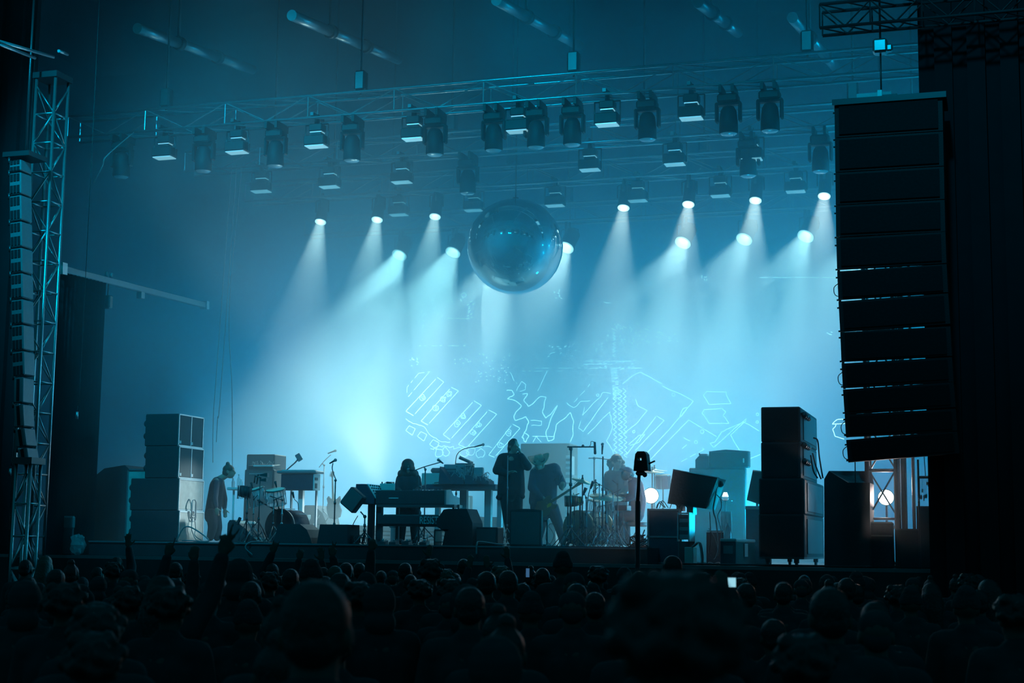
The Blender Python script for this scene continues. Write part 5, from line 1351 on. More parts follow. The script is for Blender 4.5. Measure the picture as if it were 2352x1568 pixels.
# wedge-topped cabinet right of it
X = [(at(x, y, .8).x, at(x, y, .8).z) for x, y in [(1893, 1260), (1893, 1100), (1904, 1081), (1947, 1108), (1998, 1108), (1998, 1262)]]
t = empty('slanted_cabinet', ((X[0][0] + X[-1][0]) / 2, 1.2, ZS), 0, 'large dark cabinet with a slanting carpeted top, left of the right tower', 'speaker')
Xb = [(x, max(z, ZS)) for x, z in X]; Xb[0] = (Xb[0][0], ZS); Xb[-1] = (Xb[-1][0], ZS)
wpart(t, 'body', MB().prism(Xb, .8, 1.5), M['cab'])
a, b, c, d = X[2], X[3], X[4], None
wpart(t, 'carpeted_top', MB().prism([X[2], X[3], (X[3][0], X[3][1] - .02), (X[2][0], X[2][1] - .02)], .81, 1.1).prism([X[3], X[4], (X[4][0], X[4][1] - .02), (X[3][0], X[3][1] - .02)], .81, 1.1)
      .add([(X[2][0], .8, X[2][1]), (X[3][0] + .02, .8, X[3][1]), (X[4][0], 1.5, X[4][1] + .0), (X[2][0] + .55, 1.5, X[2][1] + .03)], [(0, 1, 2, 3)]), M['grille'])
wpart(t, 'cable', MB().tube((at(1964, 1060, 1.0).x, 1.0, at(1964, 1110, 1.0).z), (at(1964, 1060, 1.0).x, 1.0, at(1964, 1056, 1.0).z), .008), M['cable'])
# road cases under the right lamp
D = dims(1990, 2050, 2054, 1198, 1290, 1.0, ZS); t = thing_at('road_case', D, 'dark road case below the blazing lamp in the right tower', 'case'); wpart(t, 'body', boxd(MB(), D, .015), M['navy'])
wpart(t, 'edge_trim', MB().box(((D[0] + D[1]) / 2, D[2] - .006, D[5] - .2), (D[1] - D[0], .014, .02)).box(((D[0] + D[1]) / 2, D[2] - .006, D[5] - .01), (D[1] - D[0], .014, .02)), M['grey'])
for x0, x1, yt, Y, l in ((2056, 2112, 1214, 1.1, 'dark road case right of the blazing tower lamp'), (2106, 2190, 1162, 1.3, 'taller dark road case at the far right behind the glinting rail')):
    D = dims(x0, x1, x1 + 3, yt, 1290, Y, ZS); t = thing_at('road_case', D, l, 'case'); wpart(t, 'body', boxd(MB(), D, .015), M['cab'])
    wpart(t, 'edge_trim', MB().box(((D[0] + D[1]) / 2, D[2] - .006, D[5] - .01), (D[1] - D[0], .014, .02)), M['steel'])
# posts right of tower
for x, wd, l in ((2078, .07, 'dark vertical pole just right of the blazing tower lamp'), (2100, .03, 'thin vertical pole catching blue light at the right')):
    p = at(x, 1200, 1.8); t = empty('scaffold_pole', (p.x, 1.8, ZS), 0, l, 'pole'); MB().tube((0, 0, 0), (0, 0, 5.8), wd / 2 + .01).build('tube', M['steel'], t); MB().box((0, 0, .01), (.16, .16, .02)).build('foot_plate', M['steel'], t)
# rail with hanging cables and tags far right
a = at(2110, 1128, .6); b = at(2185, 1128, .6)
t = empty('cable_rail', ((a.x + b.x) / 2, .6, ZS), 0, 'rail hung with glinting tags and cables at the far right', 'rack')
wpart(t, 'rail', MB().tube((a.x, .6, a.z + .2), (b.x + .1, .6, a.z + .2), .02).tube((a.x, .6, ZS), (a.x, .6, a.z + .45), .015).tube((b.x, .6, ZS), (b.x, .6, a.z + .6), .015), M['steel'])
rr = random.Random(31)
for i in range(26):
    x = a.x + (b.x - a.x) * i / 25; z = a.z + rr.uniform(-.12, .12)
    wpart(t, 'tag', MB().tube((x, .6, a.z + .2), (x, .6, z), .004, n=4).box((x, .58, z), (.015 + .015 * rr.random(), .01, .03 + .05 * rr.random()), rot=Rz(rr.random())), M['alu'])
for i in range(5):
    x = a.x + .1 + i * .12; wpart(t, 'cable', MB().path(bez([(x, .6, a.z + .2), (x + rr.uniform(-.02, .02), .58, a.z + .5 + rr.random() * .3)], 4), .006), M['steel'])
# hanging hooks at the left
for (x, y0, y1, l) in [(178, 932, 962, 'small pale cable end hanging right of the left truss tower'), (25, 1052, 1092, 'small pale cable end hanging at the left edge of the picture')]:
    p0, p1 = at(x, y0, -.2), at(x, y1, -.2)
    t = empty('cable_end', (p0.x, -.2, p1.z), 0, l, 'cable')
    wpart(t, 'plug', MB().tube((p0.x, -.2, p1.z), (p0.x, -.2, p1.z + .12), .022), M['alu'])
    wpart(t, 'cable', MB().path(bez([(p0.x, -.2, p1.z + .12), (p0.x + .01, -.2, p0.z), (p0.x + .03, -.2, p0.z + 1), (p0.x + .02, -.2, 14.9)], 5), .006), M['cable'])
# ------------------------------------------------------------------ line drawings on the video wall
dl = bpy.data.objects['video_wall']
draw = MB(); rr = random.Random(12)
def stroke(pts, wpx=1.5, closed=False, dash=0):
    wpx *= 1.05
    P_ = [at(x, y, Y_SCR - .03) for x, y in pts]
    if closed: P_.append(P_[0])
    for k_, (a, b) in enumerate(zip(P_, P_[1:])):
        d = b - a
        if d.length < 1e-4: continue
        n = Vector((-d.z, 0, d.x)).normalized() * wpx * mpp(a) / 2
        m_ = max(1, int(d.length / .07)) if dash else 1
        for q in range(m_):
            if dash and rr.random() < dash: continue
            s0, s1 = a + d * (q / m_), a + d * ((q + .95) / m_)
            draw.add([s0 - n, s1 - n, s1 + n, s0 + n], [(0, 1, 2, 3)])
def z2(pts): return [(900 + x / 3.733, 640 + y / 3.733) for x, y in pts]
def z3(pts): return [(1350 + x / 3.733, 640 + y / 3.733) for x, y in pts]
def rough(pts, amp=2.0, n=4):
    out = []
    for a, b in zip(pts, pts[1:]):
        for k_ in range(n): u = k_ / n; out.append((a[0] + (b[0] - a[0]) * u + rr.uniform(-amp, amp) * (k_ > 0), a[1] + (b[1] - a[1]) * u + rr.uniform(-amp, amp) * (k_ > 0)))
    return out + [pts[-1]]
def blob(cx, cy_, r, n=9, k=.4): return [(cx + r * (1 + rr.uniform(-k, k)) * math.cos(2 * PI * i / n), cy_ + r * (1 + rr.uniform(-k, k)) * math.sin(2 * PI * i / n)) for i in range(n)]
for rc, bl_ in [([(120, 1135), (390, 845), (445, 885), (185, 1172)], [(265, 1020)]), ([(250, 1220), (510, 930), (572, 960), (308, 1252)], [(375, 1110), (440, 1035), (490, 985)]),
                ([(440, 1335), (705, 1045), (768, 1085), (500, 1378)], [(560, 1240), (610, 1180)]), ([(570, 1420), (830, 1125), (900, 1160), (640, 1450)], [(700, 1320), (740, 1250)]),
                ([(830, 1510), (1035, 1245), (1100, 1280), (880, 1530)], [(930, 1420), (1000, 1320)])]:
    stroke(z2(rc), 1.5, True)
    for b_ in bl_: x, y = z2([b_])[0]; stroke(blob(x, y, 6.5), 1.2, True); stroke(blob(x + 1, y, 3), 1, True)
stroke(z2([(125, 1030), (320, 800)]), 1.2, dash=.3); stroke(z2([(130, 975), (130, 930), (230, 810), (330, 795)]), 1.2, dash=.3)
for bx, by in [(160, 1300), (260, 1350), (365, 1420)]:
    x, y = z2([(bx, by)])[0]; stroke([(x - 11, y), (x - 3, y - 11), (x + 11, y - 4), (x + 4, y + 11)], 1.2, True)
stroke(rough(z2([(120, 1200), (180, 1240), (280, 1270), (330, 1340), (420, 1395), (500, 1400)]), 1.5), 1.3)
stroke(rough(z2([(330, 1455), (430, 1440), (560, 1450), (700, 1430), (860, 1450)]), 4, 6), 1.2)
for x_, y_ in [(400, 1490), (455, 1485), (620, 1490), (680, 1480), (760, 1500)]: x, y = z2([(x_, y_)])[0]; stroke(blob(x, y, 9), 1.2, True)
for pl in ([(985, 960), (1030, 955), (1050, 990), (990, 1030), (1060, 1045), (1110, 1085), (1075, 1130), (1045, 1180), (1060, 1215), (1150, 1180), (1175, 1230), (1150, 1300), (1115, 1360), (1150, 1400), (1175, 1350), (1140, 1320)],
           [(1120, 990), (1165, 985), (1130, 1040), (1170, 1095), (1270, 1010), (1325, 1015), (1290, 1140), (1320, 1195), (1370, 1150), (1420, 1085), (1350, 1240), (1320, 1330), (1340, 1390), (1390, 1370), (1410, 1250), (1500, 1180), (1530, 1145), (1560, 1220), (1555, 1330), (1530, 1400)],
           [(1500, 1060), (1560, 1105), (1620, 1050), (1700, 1045)], [(1650, 1100), (1635, 1170), (1780, 1020), (1810, 975), (1880, 985)], [(1700, 900), (1560, 1060)], [(1620, 1220), (1600, 1280), (1640, 1310), (1860, 1010)],
           [(1680, 1330), (1870, 1140), (1880, 1200), (1890, 1280), (1840, 1390), (1880, 1450), (1900, 1500)], [(1190, 1215), (1285, 1220), (1280, 1255), (1195, 1258)], [(1205, 1350), (1395, 1352)], [(1210, 1400), (1240, 1345), (1280, 1400)],
           [(1070, 960), (1110, 880), (1150, 905), (1145, 950), (1095, 965)], [(1000, 780), (1040, 860), (1075, 900)], [(1250, 960), (1300, 860), (1330, 790)]):
    stroke(rough(z2(pl), 1.6, 3), 1.9 if len(pl) > 8 else 1.3, dash=0 if pl[0][1] > 950 else .35)
for x, amp_ in ((1908, 4), (1955, 5), (1995, 4)):
    pts = [(900 + x / 3.733 + (k_ * .09) + (amp_ if k_ % 2 else -amp_), 640 + (940 + k_ * 22) / 3.733) for k_ in range(28)]
    stroke(pts, 1.3)
stroke([(1410 + (4 if k_ % 2 else -3), 755 + k_ * 3.4) for k_ in range(20)], 1.1, dash=.4)
for k_ in range(24): x = 1402 + k_ * .3; y = 845 + k_ * 3.1; stroke([(x, y), (x + 13 + rr.random() * 4, y + rr.uniform(-1, 1))], 1, dash=.2)
for pl, dsh in ([(300, 900), (385, 830), (450, 800), (520, 835), (640, 900)], .25), ([(640, 920), (780, 980), (905, 1050), (700, 1290), (500, 1500)], 0), ([(330, 1510), (590, 1175), (655, 1215), (400, 1480)], 0), ([(865, 1210), (1110, 1355)], 0), ([(865, 1210), (520, 1568)], 0), \
    ([(410, 1030), (430, 1090), (510, 1130), (420, 1240), (300, 1330)], 0), ([(1020, 965), (1190, 970), (1190, 1000), (1228, 1070), (1040, 1080), (990, 1000), (1020, 965)], 0), \
    ([(1000, 1120), (1150, 1110), (1185, 1140), (1160, 1170), (1210, 1240), (1040, 1240), (980, 1150), (1000, 1120)], 0), ([(1345, 1235), (1400, 1260), (1470, 1305)], 0), \
    ([(1360, 1200), (1250, 1290), (1080, 1445), (1050, 1410), (1090, 1400), (1150, 1310), (1190, 1290), (1345, 1225)], 0), ([(1225, 1340), (1305, 1475)], 0), ([(1225, 1340), (1360, 1215)], 0), \
    ([(350, 1420), (440, 1340), (490, 1335), (440, 1400), (360, 1430)], 0), ([(820, 1360), (880, 1390)], 0), ([(810, 1455), (850, 1420)], 0), ([(960, 1440), (1000, 1460), (800, 1568)], .2), \
    ([(1395, 1540), (1480, 1505)], 0), ([(2100, 1240), (2140, 1205), (2210, 1205)], 0), ([(2095, 1245), (2210, 1240)], 0), ([(2130, 1250), (2100, 1290), (2120, 1350), (2200, 1375)], 0), ([(790, 1180), (820, 1110), (850, 1100), (840, 1130), (795, 1185)], 0):
    stroke(rough(z3(pl), 1.0, 2), 1.5, dash=dsh)
for x_, y_, r_ in [(980, 1310, 4.5), (928, 1400, 3.6), (735, 993, 3.8), (85, 997, 3), (1455, 1162, 3), (1453, 1228, 3), (395, 1310, 3)]: x, y = z3([(x_, y_)])[0]; stroke(blob(x, y, r_, 8, .1), 1.3, True)
# short dashes and dotted rows higher up
def dashes(x0, x1, y0, y1, n, L=4, ang=None):
    for i in range(n):
        x, y = rr.uniform(x0, x1), rr.uniform(y0, y1); a = rr.uniform(0, PI) if ang is None else ang + rr.uniform(-.3, .3)
        stroke([(x, y), (x + L * math.cos(a), y + L * math.sin(a))], 1.4)
dashes(955, 1015, 690, 730, 14, 5, -.8); dashes(1072, 1085, 690, 735, 14, 5, -.5); dashes(958, 972, 735, 752, 5); dashes(1020, 1042, 680, 692, 6); stroke([(1058, 676), (1066, 672), (1072, 678), (1064, 684), (1060, 678)], 1.3)
dashes(1270, 1288, 660, 685, 9, 5); stroke([(1022, 730), (1080, 732)], 1, dash=.3); dashes(1052, 1060, 684, 692, 3)
for x in (962, 1010, 1037, 1064): stroke([(x, 794), (x + 5, 793)], 2)
stroke([(962, 794), (1060, 794)], .8, dash=.6)
dashes(935, 960, 820, 845, 14, 3, 0); dashes(1090, 1170, 810, 880, 40, 3, 0); dashes(1040, 1080, 820, 840, 10, 3, 0); dashes(1255, 1320, 790, 820, 16, 5, -.4)
dashes(1390, 1500, 740, 790, 46, 4); dashes(1500, 1555, 760, 790, 14, 5, .5); dashes(1365, 1385, 785, 805, 8, 4)
for y, x0, x1 in ((829, 1330, 1450), (845, 1230, 1475), (836, 1340, 1400), (852, 1200, 1300), (637, 1745, 1925)): stroke([(x0, y), (x1, y)], .9, dash=.25)
dashes(1335, 1460, 826, 848, 30, 5, 0); dashes(1610, 1625, 628, 642, 6); dashes(1893, 1912, 760, 768, 4, 5, 0); stroke([(1387, 693), (1394, 696), (1401, 695)], 1.4)
wm = mat('white_video_line', (.02, .02, .02), .5, emit=(.62, .9, 1), es=4.2)
draw.v = [tuple(Vector(v) - Vector(dl.location)) for v in draw.v]
draw.build('line_drawing', wm, dl)
# ------------------------------------------------------------------ people
def fuse(mb, name, voxel, m_, smooth=4):
    """fuse overlapping solids into one continuous skin"""
    me = bpy.data.meshes.new(name); me.from_pydata(mb.v, [], mb.f)
    o = bpy.data.objects.new(name, me); COL.objects.link(o)
    r = o.modifiers.new('r', 'REMESH'); r.mode = 'VOXEL'; r.voxel_size = voxel; r.use_smooth_shade = True
    if smooth:
        s = o.modifiers.new('s', 'SMOOTH'); s.factor = .5; s.iterations = smooth
    dg = bpy.context.evaluated_depsgraph_get()
    out = bpy.data.meshes.new_from_object(o.evaluated_get(dg)); bpy.data.objects.remove(o); bpy.data.meshes.remove(me)
    out.name = name; out.materials.clear(); out.materials.append(m_); return out
def caps(mb, pts, rs):
    pts = [Vector(p) for p in pts]
    for i, (p, r) in enumerate(zip(pts, rs)):
        mb.ball(p, r, 10, 7)
        if i: mb.tube(pts[i - 1], p, rs[i - 1], r, n=10)
    return mb
def head(mb, c, yaw=0, tilt=0, roll=0, k=1.0, hollow=False):
    """head about 0.23 m tall; faces -y when yaw = 0; c = centre of the skull"""
    q = Rz(yaw) @ Rx(tilt) @ Ry(roll); c = Vector(c)
    def P(x, y, z): return c + q @ Vector((x * k, y * k, z * k))
    mb.ball(P(0, .012, .02), (.076 * k, .095 * k, .092 * k), 14, 10, q)
    mb.ball(P(0, -.018, -.045), (.060 * k, .075 * k, .078 * k), 12, 8, q)
    mb.ball(P(0, -.055, -.092), (.032 * k, .028 * k, .024 * k), 8, 6, q)      # chin
    mb.tube(P(0, -.088, .018), P(0, -.112, -.030), .009 * k, .016 * k, n=8)       # nose
    mb.ball(P(0, -.106, -.032), .014 * k, 8, 6)
    for s in (-1, 1):
        mb.ball(P(s * .03, -.076, .030), (.024 * k, .014 * k, .010 * k), 8, 5, q)  # brow
        mb.ball(P(s * .079, .01, -.012), (.010 * k, .022 * k, .033 * k), 8, 6, q)  # ear
        mb.ball(P(s * .028, -.085, .012), (.013 * k, .009 * k, .010 * k), 8, 5, q) # eye
    mb.ball(P(0, -.088, -.060), (.026 * k, .014 * k, .008 * k), 8, 5, q)
    mb.ball(P(0, -.086, -.072), (.022 * k, .013 * k, .008 * k), 8, 5, q)
    return P, q
def hand(mb, w, d, side, pose='open', pal=None, k=1.0):
    """hand from wrist w along d; pal = palm normal; thumb on the given side (+1/-1)"""
    w = Vector(w); d = Vector(d).normalized()
    n = Vector(pal) if pal else Vector((0, -1, 0)); n = (n - d * n.dot(d)).normalized(); s = d.cross(n) * side
    q = Matrix((s, n, d)).transposed()
    mb.ball(w + d * .045 * k, (.042 * k, .018 * k, .055 * k), 10, 8, q)
    mb.tube(w - d * .03 * k, w + d * .03 * k, .027 * k, .026 * k)
    L = [.072, .080, .075, .060]; R_ = [.0095, .010, .0095, .0085]
    for i in range(4):
        off = s * (.030 - .020 * i) * k; b = w + d * (.085 - (.006 if i in (0, 3) else 0)) * k + off
        curl = {'open': .15, 'fist': 1.6, 'v': .05 if i < 2 else 1.6, 'point': .05 if i == 0 else 1.6, 'rock': .05 if i in (0, 3) else 1.6, 'loose': .6}[pose]
        spread = ({'open': .32, 'v': .75}.get(pose, .08)) * (1.5 - i) / 1.5
        dd = (d + s * spread * .6).normalized(); p = b; pts = [p]; a = 0
        for seg, fr in enumerate((.45, .32, .23)):
            a += curl * (.75 if seg else .55)
            v = dd * math.cos(a) + n * math.sin(a); p = p + v * L[i] * fr * 1.08 * k; pts.append(p)
        caps(mb, pts, [R_[i] * k, R_[i] * k, R_[i] * .92 * k, R_[i] * .8 * k])
    tb = w + d * .025 * k + s * .032 * k
    if pose in ('fist', 'point', 'rock', 'v'): pts = [tb, tb + (s * .016 + d * .032 + n * .018) * k, tb + (-s * .016 + d * .045 + n * .036) * k]
    else: pts = [tb, tb + (s * .032 + d * .024 + n * .008) * k, tb + (s * .05 + d * .05 + n * .012) * k]
    caps(mb, pts, [.014 * k, .012 * k, .010 * k])
def fig(name, px0, Y, zb, label):
    """figure frame: turned so its picture plane is square to the camera; J() maps a photo pixel to it"""
    b = at(px0, 1250, Y); s = math.hypot(b.x - CAM.x, b.y - CAM.y) * math.cos(0) / F_PX
    s = mpp(at(px0, 1150, Y)); e = empty(name, (b.x, b.y, zb), VYAW, label, 'person')
    inv = Matrix.Rotation(-VYAW, 3, 'Z')
    def J(px, py, dy=0):
        p = atd(px, py, dist(at(px0, 1150, Y))); v = inv @ (p - Vector((b.x, b.y, zb))); v.y = dy; return v
    return e, J
def put_mesh(me, parent, **kw): return link(me.name, me, parent, **kw)
VX = .011
# --- singer: long dark coat, both hands raised to the face with a microphone
e, J = fig('person', 1176, 2.3, ZR, 'singer in a long dark coat holding a microphone to his face, centre stage')
b = MB(); hc = J(1180, 1024)
P, q = head(b, hc, yaw=R(48), tilt=R(6), k=1.02)
caps(b, [hc + Vector((-.01, .02, -.08)), J(1172, 1048, .02)], [.058, .065])
sh_l, sh_r = J(1153, 1052, .02), J(1196, 1050, .02)
caps(b, [J(1174, 1056), J(1174, 1090), J(1174, 1125)], [.09, .09, .10]); caps(b, [sh_l, sh_r], [.06, .06])
hip_l, hip_r = J(1163, 1140), J(1184, 1140)
foot_l, foot_r = J(1176, 1246, -.05), J(1190, 1246, .05); foot_l.z = foot_r.z = .05
caps(b, [hip_l, J(1168, 1190, -.03), foot_l + Vector((0, .03, .06))], [.09, .065, .04]); caps(b, [hip_r, J(1186, 1190), foot_r + Vector((0, .03, .06))], [.09, .065, .04])
el_l, el_r = J(1141, 1080, -.08), J(1212, 1071, -.08)
ha_l, ha_r = J(1150, 1076, -.12), J(1192, 1034, -.12)
wr_l = J(1168, 1086, -.18)
caps(b, [sh_l, el_l, wr_l], [.055, .045, .03]); caps(b, [sh_r, el_r, ha_r + Vector((.03, 0, -.06))], [.055, .045, .03])
hand(b, ha_r + Vector((.025, 0, -.05)), (-.25, -.2, 1), 1, 'fist', (-1, -.3, 0), .95); hand(b, wr_l, (.8, -.3, .3), 1, 'loose', (0, 0, -1), .95)
put_mesh(fuse(b, 'body', VX, M['skin'], 2), e)
c = MB()
caps(c, [sh_l, el_l, wr_l - Vector((.03, 0, .01))], [.085, .075, .05]); caps(c, [sh_r, el_r, ha_r + Vector((.04, 0, -.09))], [.085, .075, .05])
caps(c, [sh_l + Vector((.03, 0, .01)), sh_r + Vector((-.03, 0, .01))], [.088, .088]); caps(c, [J(1162, 1066), J(1160, 1100), J(1158, 1130)], [.12, .12, .12]); caps(c, [J(1187, 1066), J(1189, 1100), J(1190, 1128)], [.12, .12, .12])
c.ball(J(1174, 1058, .04), (.10, .09, .08)); caps(c, [J(1174, 1070), J(1174, 1136)], [.13, .15])
x0, x1, zz = J(1143, 1138).x, J(1204, 1138).x, J(1170, 1138).z
c.box(((x0 + x1) / 2, 0, zz + .12), (x1 - x0 - .02, .24, .28), bev=.05)
c.ball(J(1148, 1142), (.07, .10, .05)); c.ball(J(1197, 1140), (.07, .10, .05))
put_mesh(fuse(c, 'coat', .014, M['cloth'], 3), e)
c = MB()
caps(c, [J(1163, 1140), J(1168, 1190, -.03), foot_l + Vector((0, .03, .05))], [.115, .095, .075]); caps(c, [J(1186, 1140), J(1188, 1190), foot_r + Vector((0, .03, .05))], [.115, .09, .075])
put_mesh(fuse(c, 'trousers', .014, M['cloth'], 2), e)
c = MB()
for f in (foot_l, foot_r): c.ball(f + Vector((.02, -.04, 0)), (.055, .13, .05))
put_mesh(fuse(c, 'shoes', .012, M['black'], 1), e)
c = MB(); c.ball(hc + Vector((-.012, .02, .035)), (.092, .105, .095)); c.ball(hc + Vector((-.035, .045, -.03)), (.075, .08, .09)); c.ball(hc + Vector((.0, -.01, .10)), (.06, .07, .035)); caps(c, [hc + Vector((-.04, .04, -.06)), hc + Vector((-.06, .04, -.13))], [.06, .045])
put_mesh(fuse(c, 'hair', .012, M['hair'], 1), e)
m_ = MB().tube(hc + Vector((.075, -.10, -.06)), hc + Vector((.12, -.16, -.12)), .018, .014).ball(hc + Vector((.07, -.095, -.055)), .026, 10, 7)
tag(m_.build('hand_microphone', M['steel'], loc=e.location, rz=VYAW), 'microphone held to the singer\'s mouth', 'microphone')
# --- keyboard player with long straight hair
e, J = fig('person', 940, 2.7, ZR, 'long-haired player standing behind the black keyboards, head bowed')
b = MB(); hc = J(936, 1072, 0)
P, q = head(b, hc, yaw=R(8), tilt=R(-18), k=1.08)
caps(b, [hc + Vector((0, .03, -.08)), J(937, 1098, .03)], [.055, .06]); caps(b, [J(938, 1104), J(938, 1160)], [.09, .09]); caps(b, [J(921, 1098, .02), J(955, 1098, .02)], [.065, .065])
caps(b, [J(918, 1100), J(914, 1126, -.1), J(924, 1132, -.35)], [.05, .042, .03]); caps(b, [J(958, 1100), J(962, 1126, -.1), J(952, 1132, -.35)], [.05, .042, .03])
hand(b, J(924, 1130, -.36), (.1, -1, -.1), 1, 'loose', (0, 0, -1)); hand(b, J(952, 1130, -.36), (-.1, -1, -.1), -1, 'loose', (0, 0, -1))
fl, fr_ = J(922, 1240), J(953, 1240); fl.z = fr_.z = .05
caps(b, [J(929, 1165), J(924, 1205), fl + Vector((0, .03, .05))], [.085, .06, .04]); caps(b, [J(946, 1165), J(952, 1205), fr_ + Vector((0, .03, .05))], [.085, .06, .04])
put_mesh(fuse(b, 'body', VX, M['skin'], 2), e)
c = MB(); caps(c, [J(919, 1099), J(913, 1126, -.1), J(922, 1131, -.3)], [.075, .065, .045]); caps(c, [J(957, 1099), J(963, 1126, -.1), J(954, 1131, -.3)], [.075, .065, .045])
caps(c, [J(923, 1101), J(953, 1101)], [.09, .09]); caps(c, [J(930, 1108), J(928, 1165)], [.12, .125]); caps(c, [J(947, 1108), J(950, 1165)], [.12, .125]); caps(c, [J(925, 1178), J(955, 1178)], [.1, .1])
put_mesh(fuse(c, 'jumper', .014, M['cloth'], 3), e)
c = MB(); caps(c, [J(929, 1175), J(924, 1205), fl + Vector((0, .03, .05))], [.10, .08, .065]); caps(c, [J(946, 1175), J(952, 1205), fr_ + Vector((0, .03, .05))], [.10, .08, .065])
put_mesh(fuse(c, 'trousers', .014, M['cloth'], 2), e)
c = MB()
for f in (fl, fr_): c.ball(f + Vector((0, -.04, 0)), (.055, .13, .05))
put_mesh(fuse(c, 'shoes', .012, M['black'], 1), e)
c = MB(); c.ball(hc + Vector((0, .01, .04)), (.115, .12, .11)); c.ball(hc + Vector((0, .0, -.03)), (.13, .10, .11)); c.ball(hc + Vector((0, .0, -.11)), (.145, .09, .09)); c.ball(hc + Vector((0, -.075, .0)), (.085, .055, .10)); c.ball(J(919, 1088, -.02), (.05, .07, .07)); c.ball(J(953, 1088, -.02), (.05, .07, .07))
put_mesh(fuse(c, 'hair', .012, M['hair'], 1), e)
# --- guitarist in a felt hat, leaning
e, J = fig('person', 1262, 3.4, ZR, 'guitarist in a pale felt hat bending over a guitar, right of the singer')
b = MB(); hc = J(1239, 1066, -.12)
P, q = head(b, hc, yaw=R(-30), tilt=R(-38), roll=R(0), k=1.05)
caps(b, [hc + Vector((.02, .06, -.05)), J(1250, 1080, 0)], [.058, .07]); caps(b, [J(1250, 1090), J(1248, 1150)], [.09, .09]); caps(b, [J(1230, 1082), J(1275, 1076)], [.08, .08])
caps(b, [J(1228, 1084), J(1222, 1120, -.12), J(1250, 1148, -.28)], [.055, .045, .03]); caps(b, [J(1278, 1080), J(1291, 1112, -.12), J(1290, 1122, -.26)], [.055, .045, .03])
hand(b, J(1250, 1147, -.28), (.8, -.3, -.1), -1, 'loose', (0, 0.6, -.5)); hand(b, J(1290, 1123, -.26), (.1, -.3, .9), 1, 'fist', (0, 1, 0))
fl, fr_ = J(1234, 1246), J(1298, 1247); fl.z = fr_.z = .05
caps(b, [J(1250, 1160), J(1243, 1205), fl + Vector((0, .03, .05))], [.09, .07, .045]); caps(b, [J(1270, 1160), J(1284, 1205), fr_ + Vector((-.02, .03, .05))], [.09, .07, .045])
put_mesh(fuse(b, 'body', VX, M['skin'], 2), e)
c = MB(); caps(c, [J(1228, 1085), J(1221, 1120, -.12), J(1245, 1146, -.25)], [.085, .075, .05]); caps(c, [J(1277, 1082), J(1291, 1112, -.12), J(1289, 1119, -.22)], [.09, .075, .05])
caps(c, [J(1235, 1085), J(1273, 1078)], [.11, .12]); caps(c, [J(1238, 1098), J(1234, 1150)], [.14, .15]); caps(c, [J(1262, 1096), J(1258, 1158)], [.15, .16]); c.ball(J(1238, 1165), (.16, .12, .08))
put_mesh(fuse(c, 'jacket', .014, M['navy'], 3), e)
c = MB(); caps(c, [J(1250, 1168), J(1243, 1205), fl + Vector((0, .03, .04))], [.12, .09, .08]); caps(c, [J(1268, 1165), J(1283, 1205), fr_ + Vector((-.02, .03, .04))], [.12, .09, .08])
put_mesh(fuse(c, 'jeans', .014, M['denim'], 2), e)
c = MB()
for f in (fl, fr_): c.ball(f + Vector((0, -.04, 0)), (.055, .13, .05))
put_mesh(fuse(c, 'shoes', .012, M['black'], 1), e)
q = Ry(R(-12)) @ Rx(R(30)); ht = hc + Vector((.0, .03, .05))
prof = [(.0, .13), (.05, .14), (.075, .12), (.088, .02), (.092, .0), (.15, -.004), (.185, .022), (.187, .026), (.15, .006), (.09, .012)]
hm_ = MB().lathe(prof, ht, q, 28)
for i, v in enumerate(hm_.v):                               # upturned side brims and a pinched crown
    u = q.transposed() @ (Vector(v) - ht)
    r_ = math.hypot(u.x, u.y)
    if r_ > .1: u.z += (abs(u.x) / .18) ** 2 * .075 * ((r_ - .1) / .085)
    elif u.z > .1: u.z -= .03 * (1 - abs(u.x) / .08) 
    hm_.v[i] = tuple(q @ u + ht)
hat = hm_.build('hat', M['tan'], e); MB().lathe([(.093, .005), (.094, .035), (.09, .036)], ht, q, 28).build('hat_band', M['black'], hat)
# guitar held by him
e2, J2 = fig('electric_guitar', 1262, 3.4, ZR, 'electric guitar held low by the guitarist, neck pointing up right'); e2['category'] = 'guitar'
a, n_ = J2(1254, 1160, -.3), J2(1332, 1110, -.34); d = (n_ - a).normalized(); u = Vector((-d.z, 0, d.x))
def G(s, t, y=0): p = a + d * s + u * t; return (p.x, p.z)
e2.location.z = ZR
MB().prism([G(-.20, .05), G(-.22, -.06), G(-.16, -.15), (G(-.05, -.16)), G(.02, -.11), G(.10, -.14), G(.16, -.10), G(.10, -.05), G(.12, .03), G(.15, .10), G(.08, .12), G(0, .09), G(-.1, .13)], -.34, -.29).build('body', M['wood'], e2)
L_ = (n_ - a).length
MB().prism([G(.08, .022), G(L_ - .12, .018), G(L_ - .12, -.018), G(.08, -.022)], -.36, -.335).build('neck', M['wood'], e2)
hs = MB().prism([G(L_ - .12, .02), G(L_ + .02, .05), G(L_ + .06, .02), G(L_ - .0, -.03), G(L_ - .12, -.018)], -.36, -.335).build('headstock', M['wood'], e2)
k = MB()
for i in range(6): x, z = G(L_ - .1 + i * .025, .03 + i * .004); x2_, z2_ = G(L_ - .1 + i * .025, .06 + i * .004); k.tube((x, -.345, z), (x2_, -.345, z2_), .006, n=5)
k.build('tuning_pegs', M['chrome'], hs)
pk = MB().prism([G(-.02, -.05), G(.05, -.06), G(.09, -.03), G(.06, .0), G(.0, -.01)], -.346, -.34).build('pickguard', M['yellow'], e2)
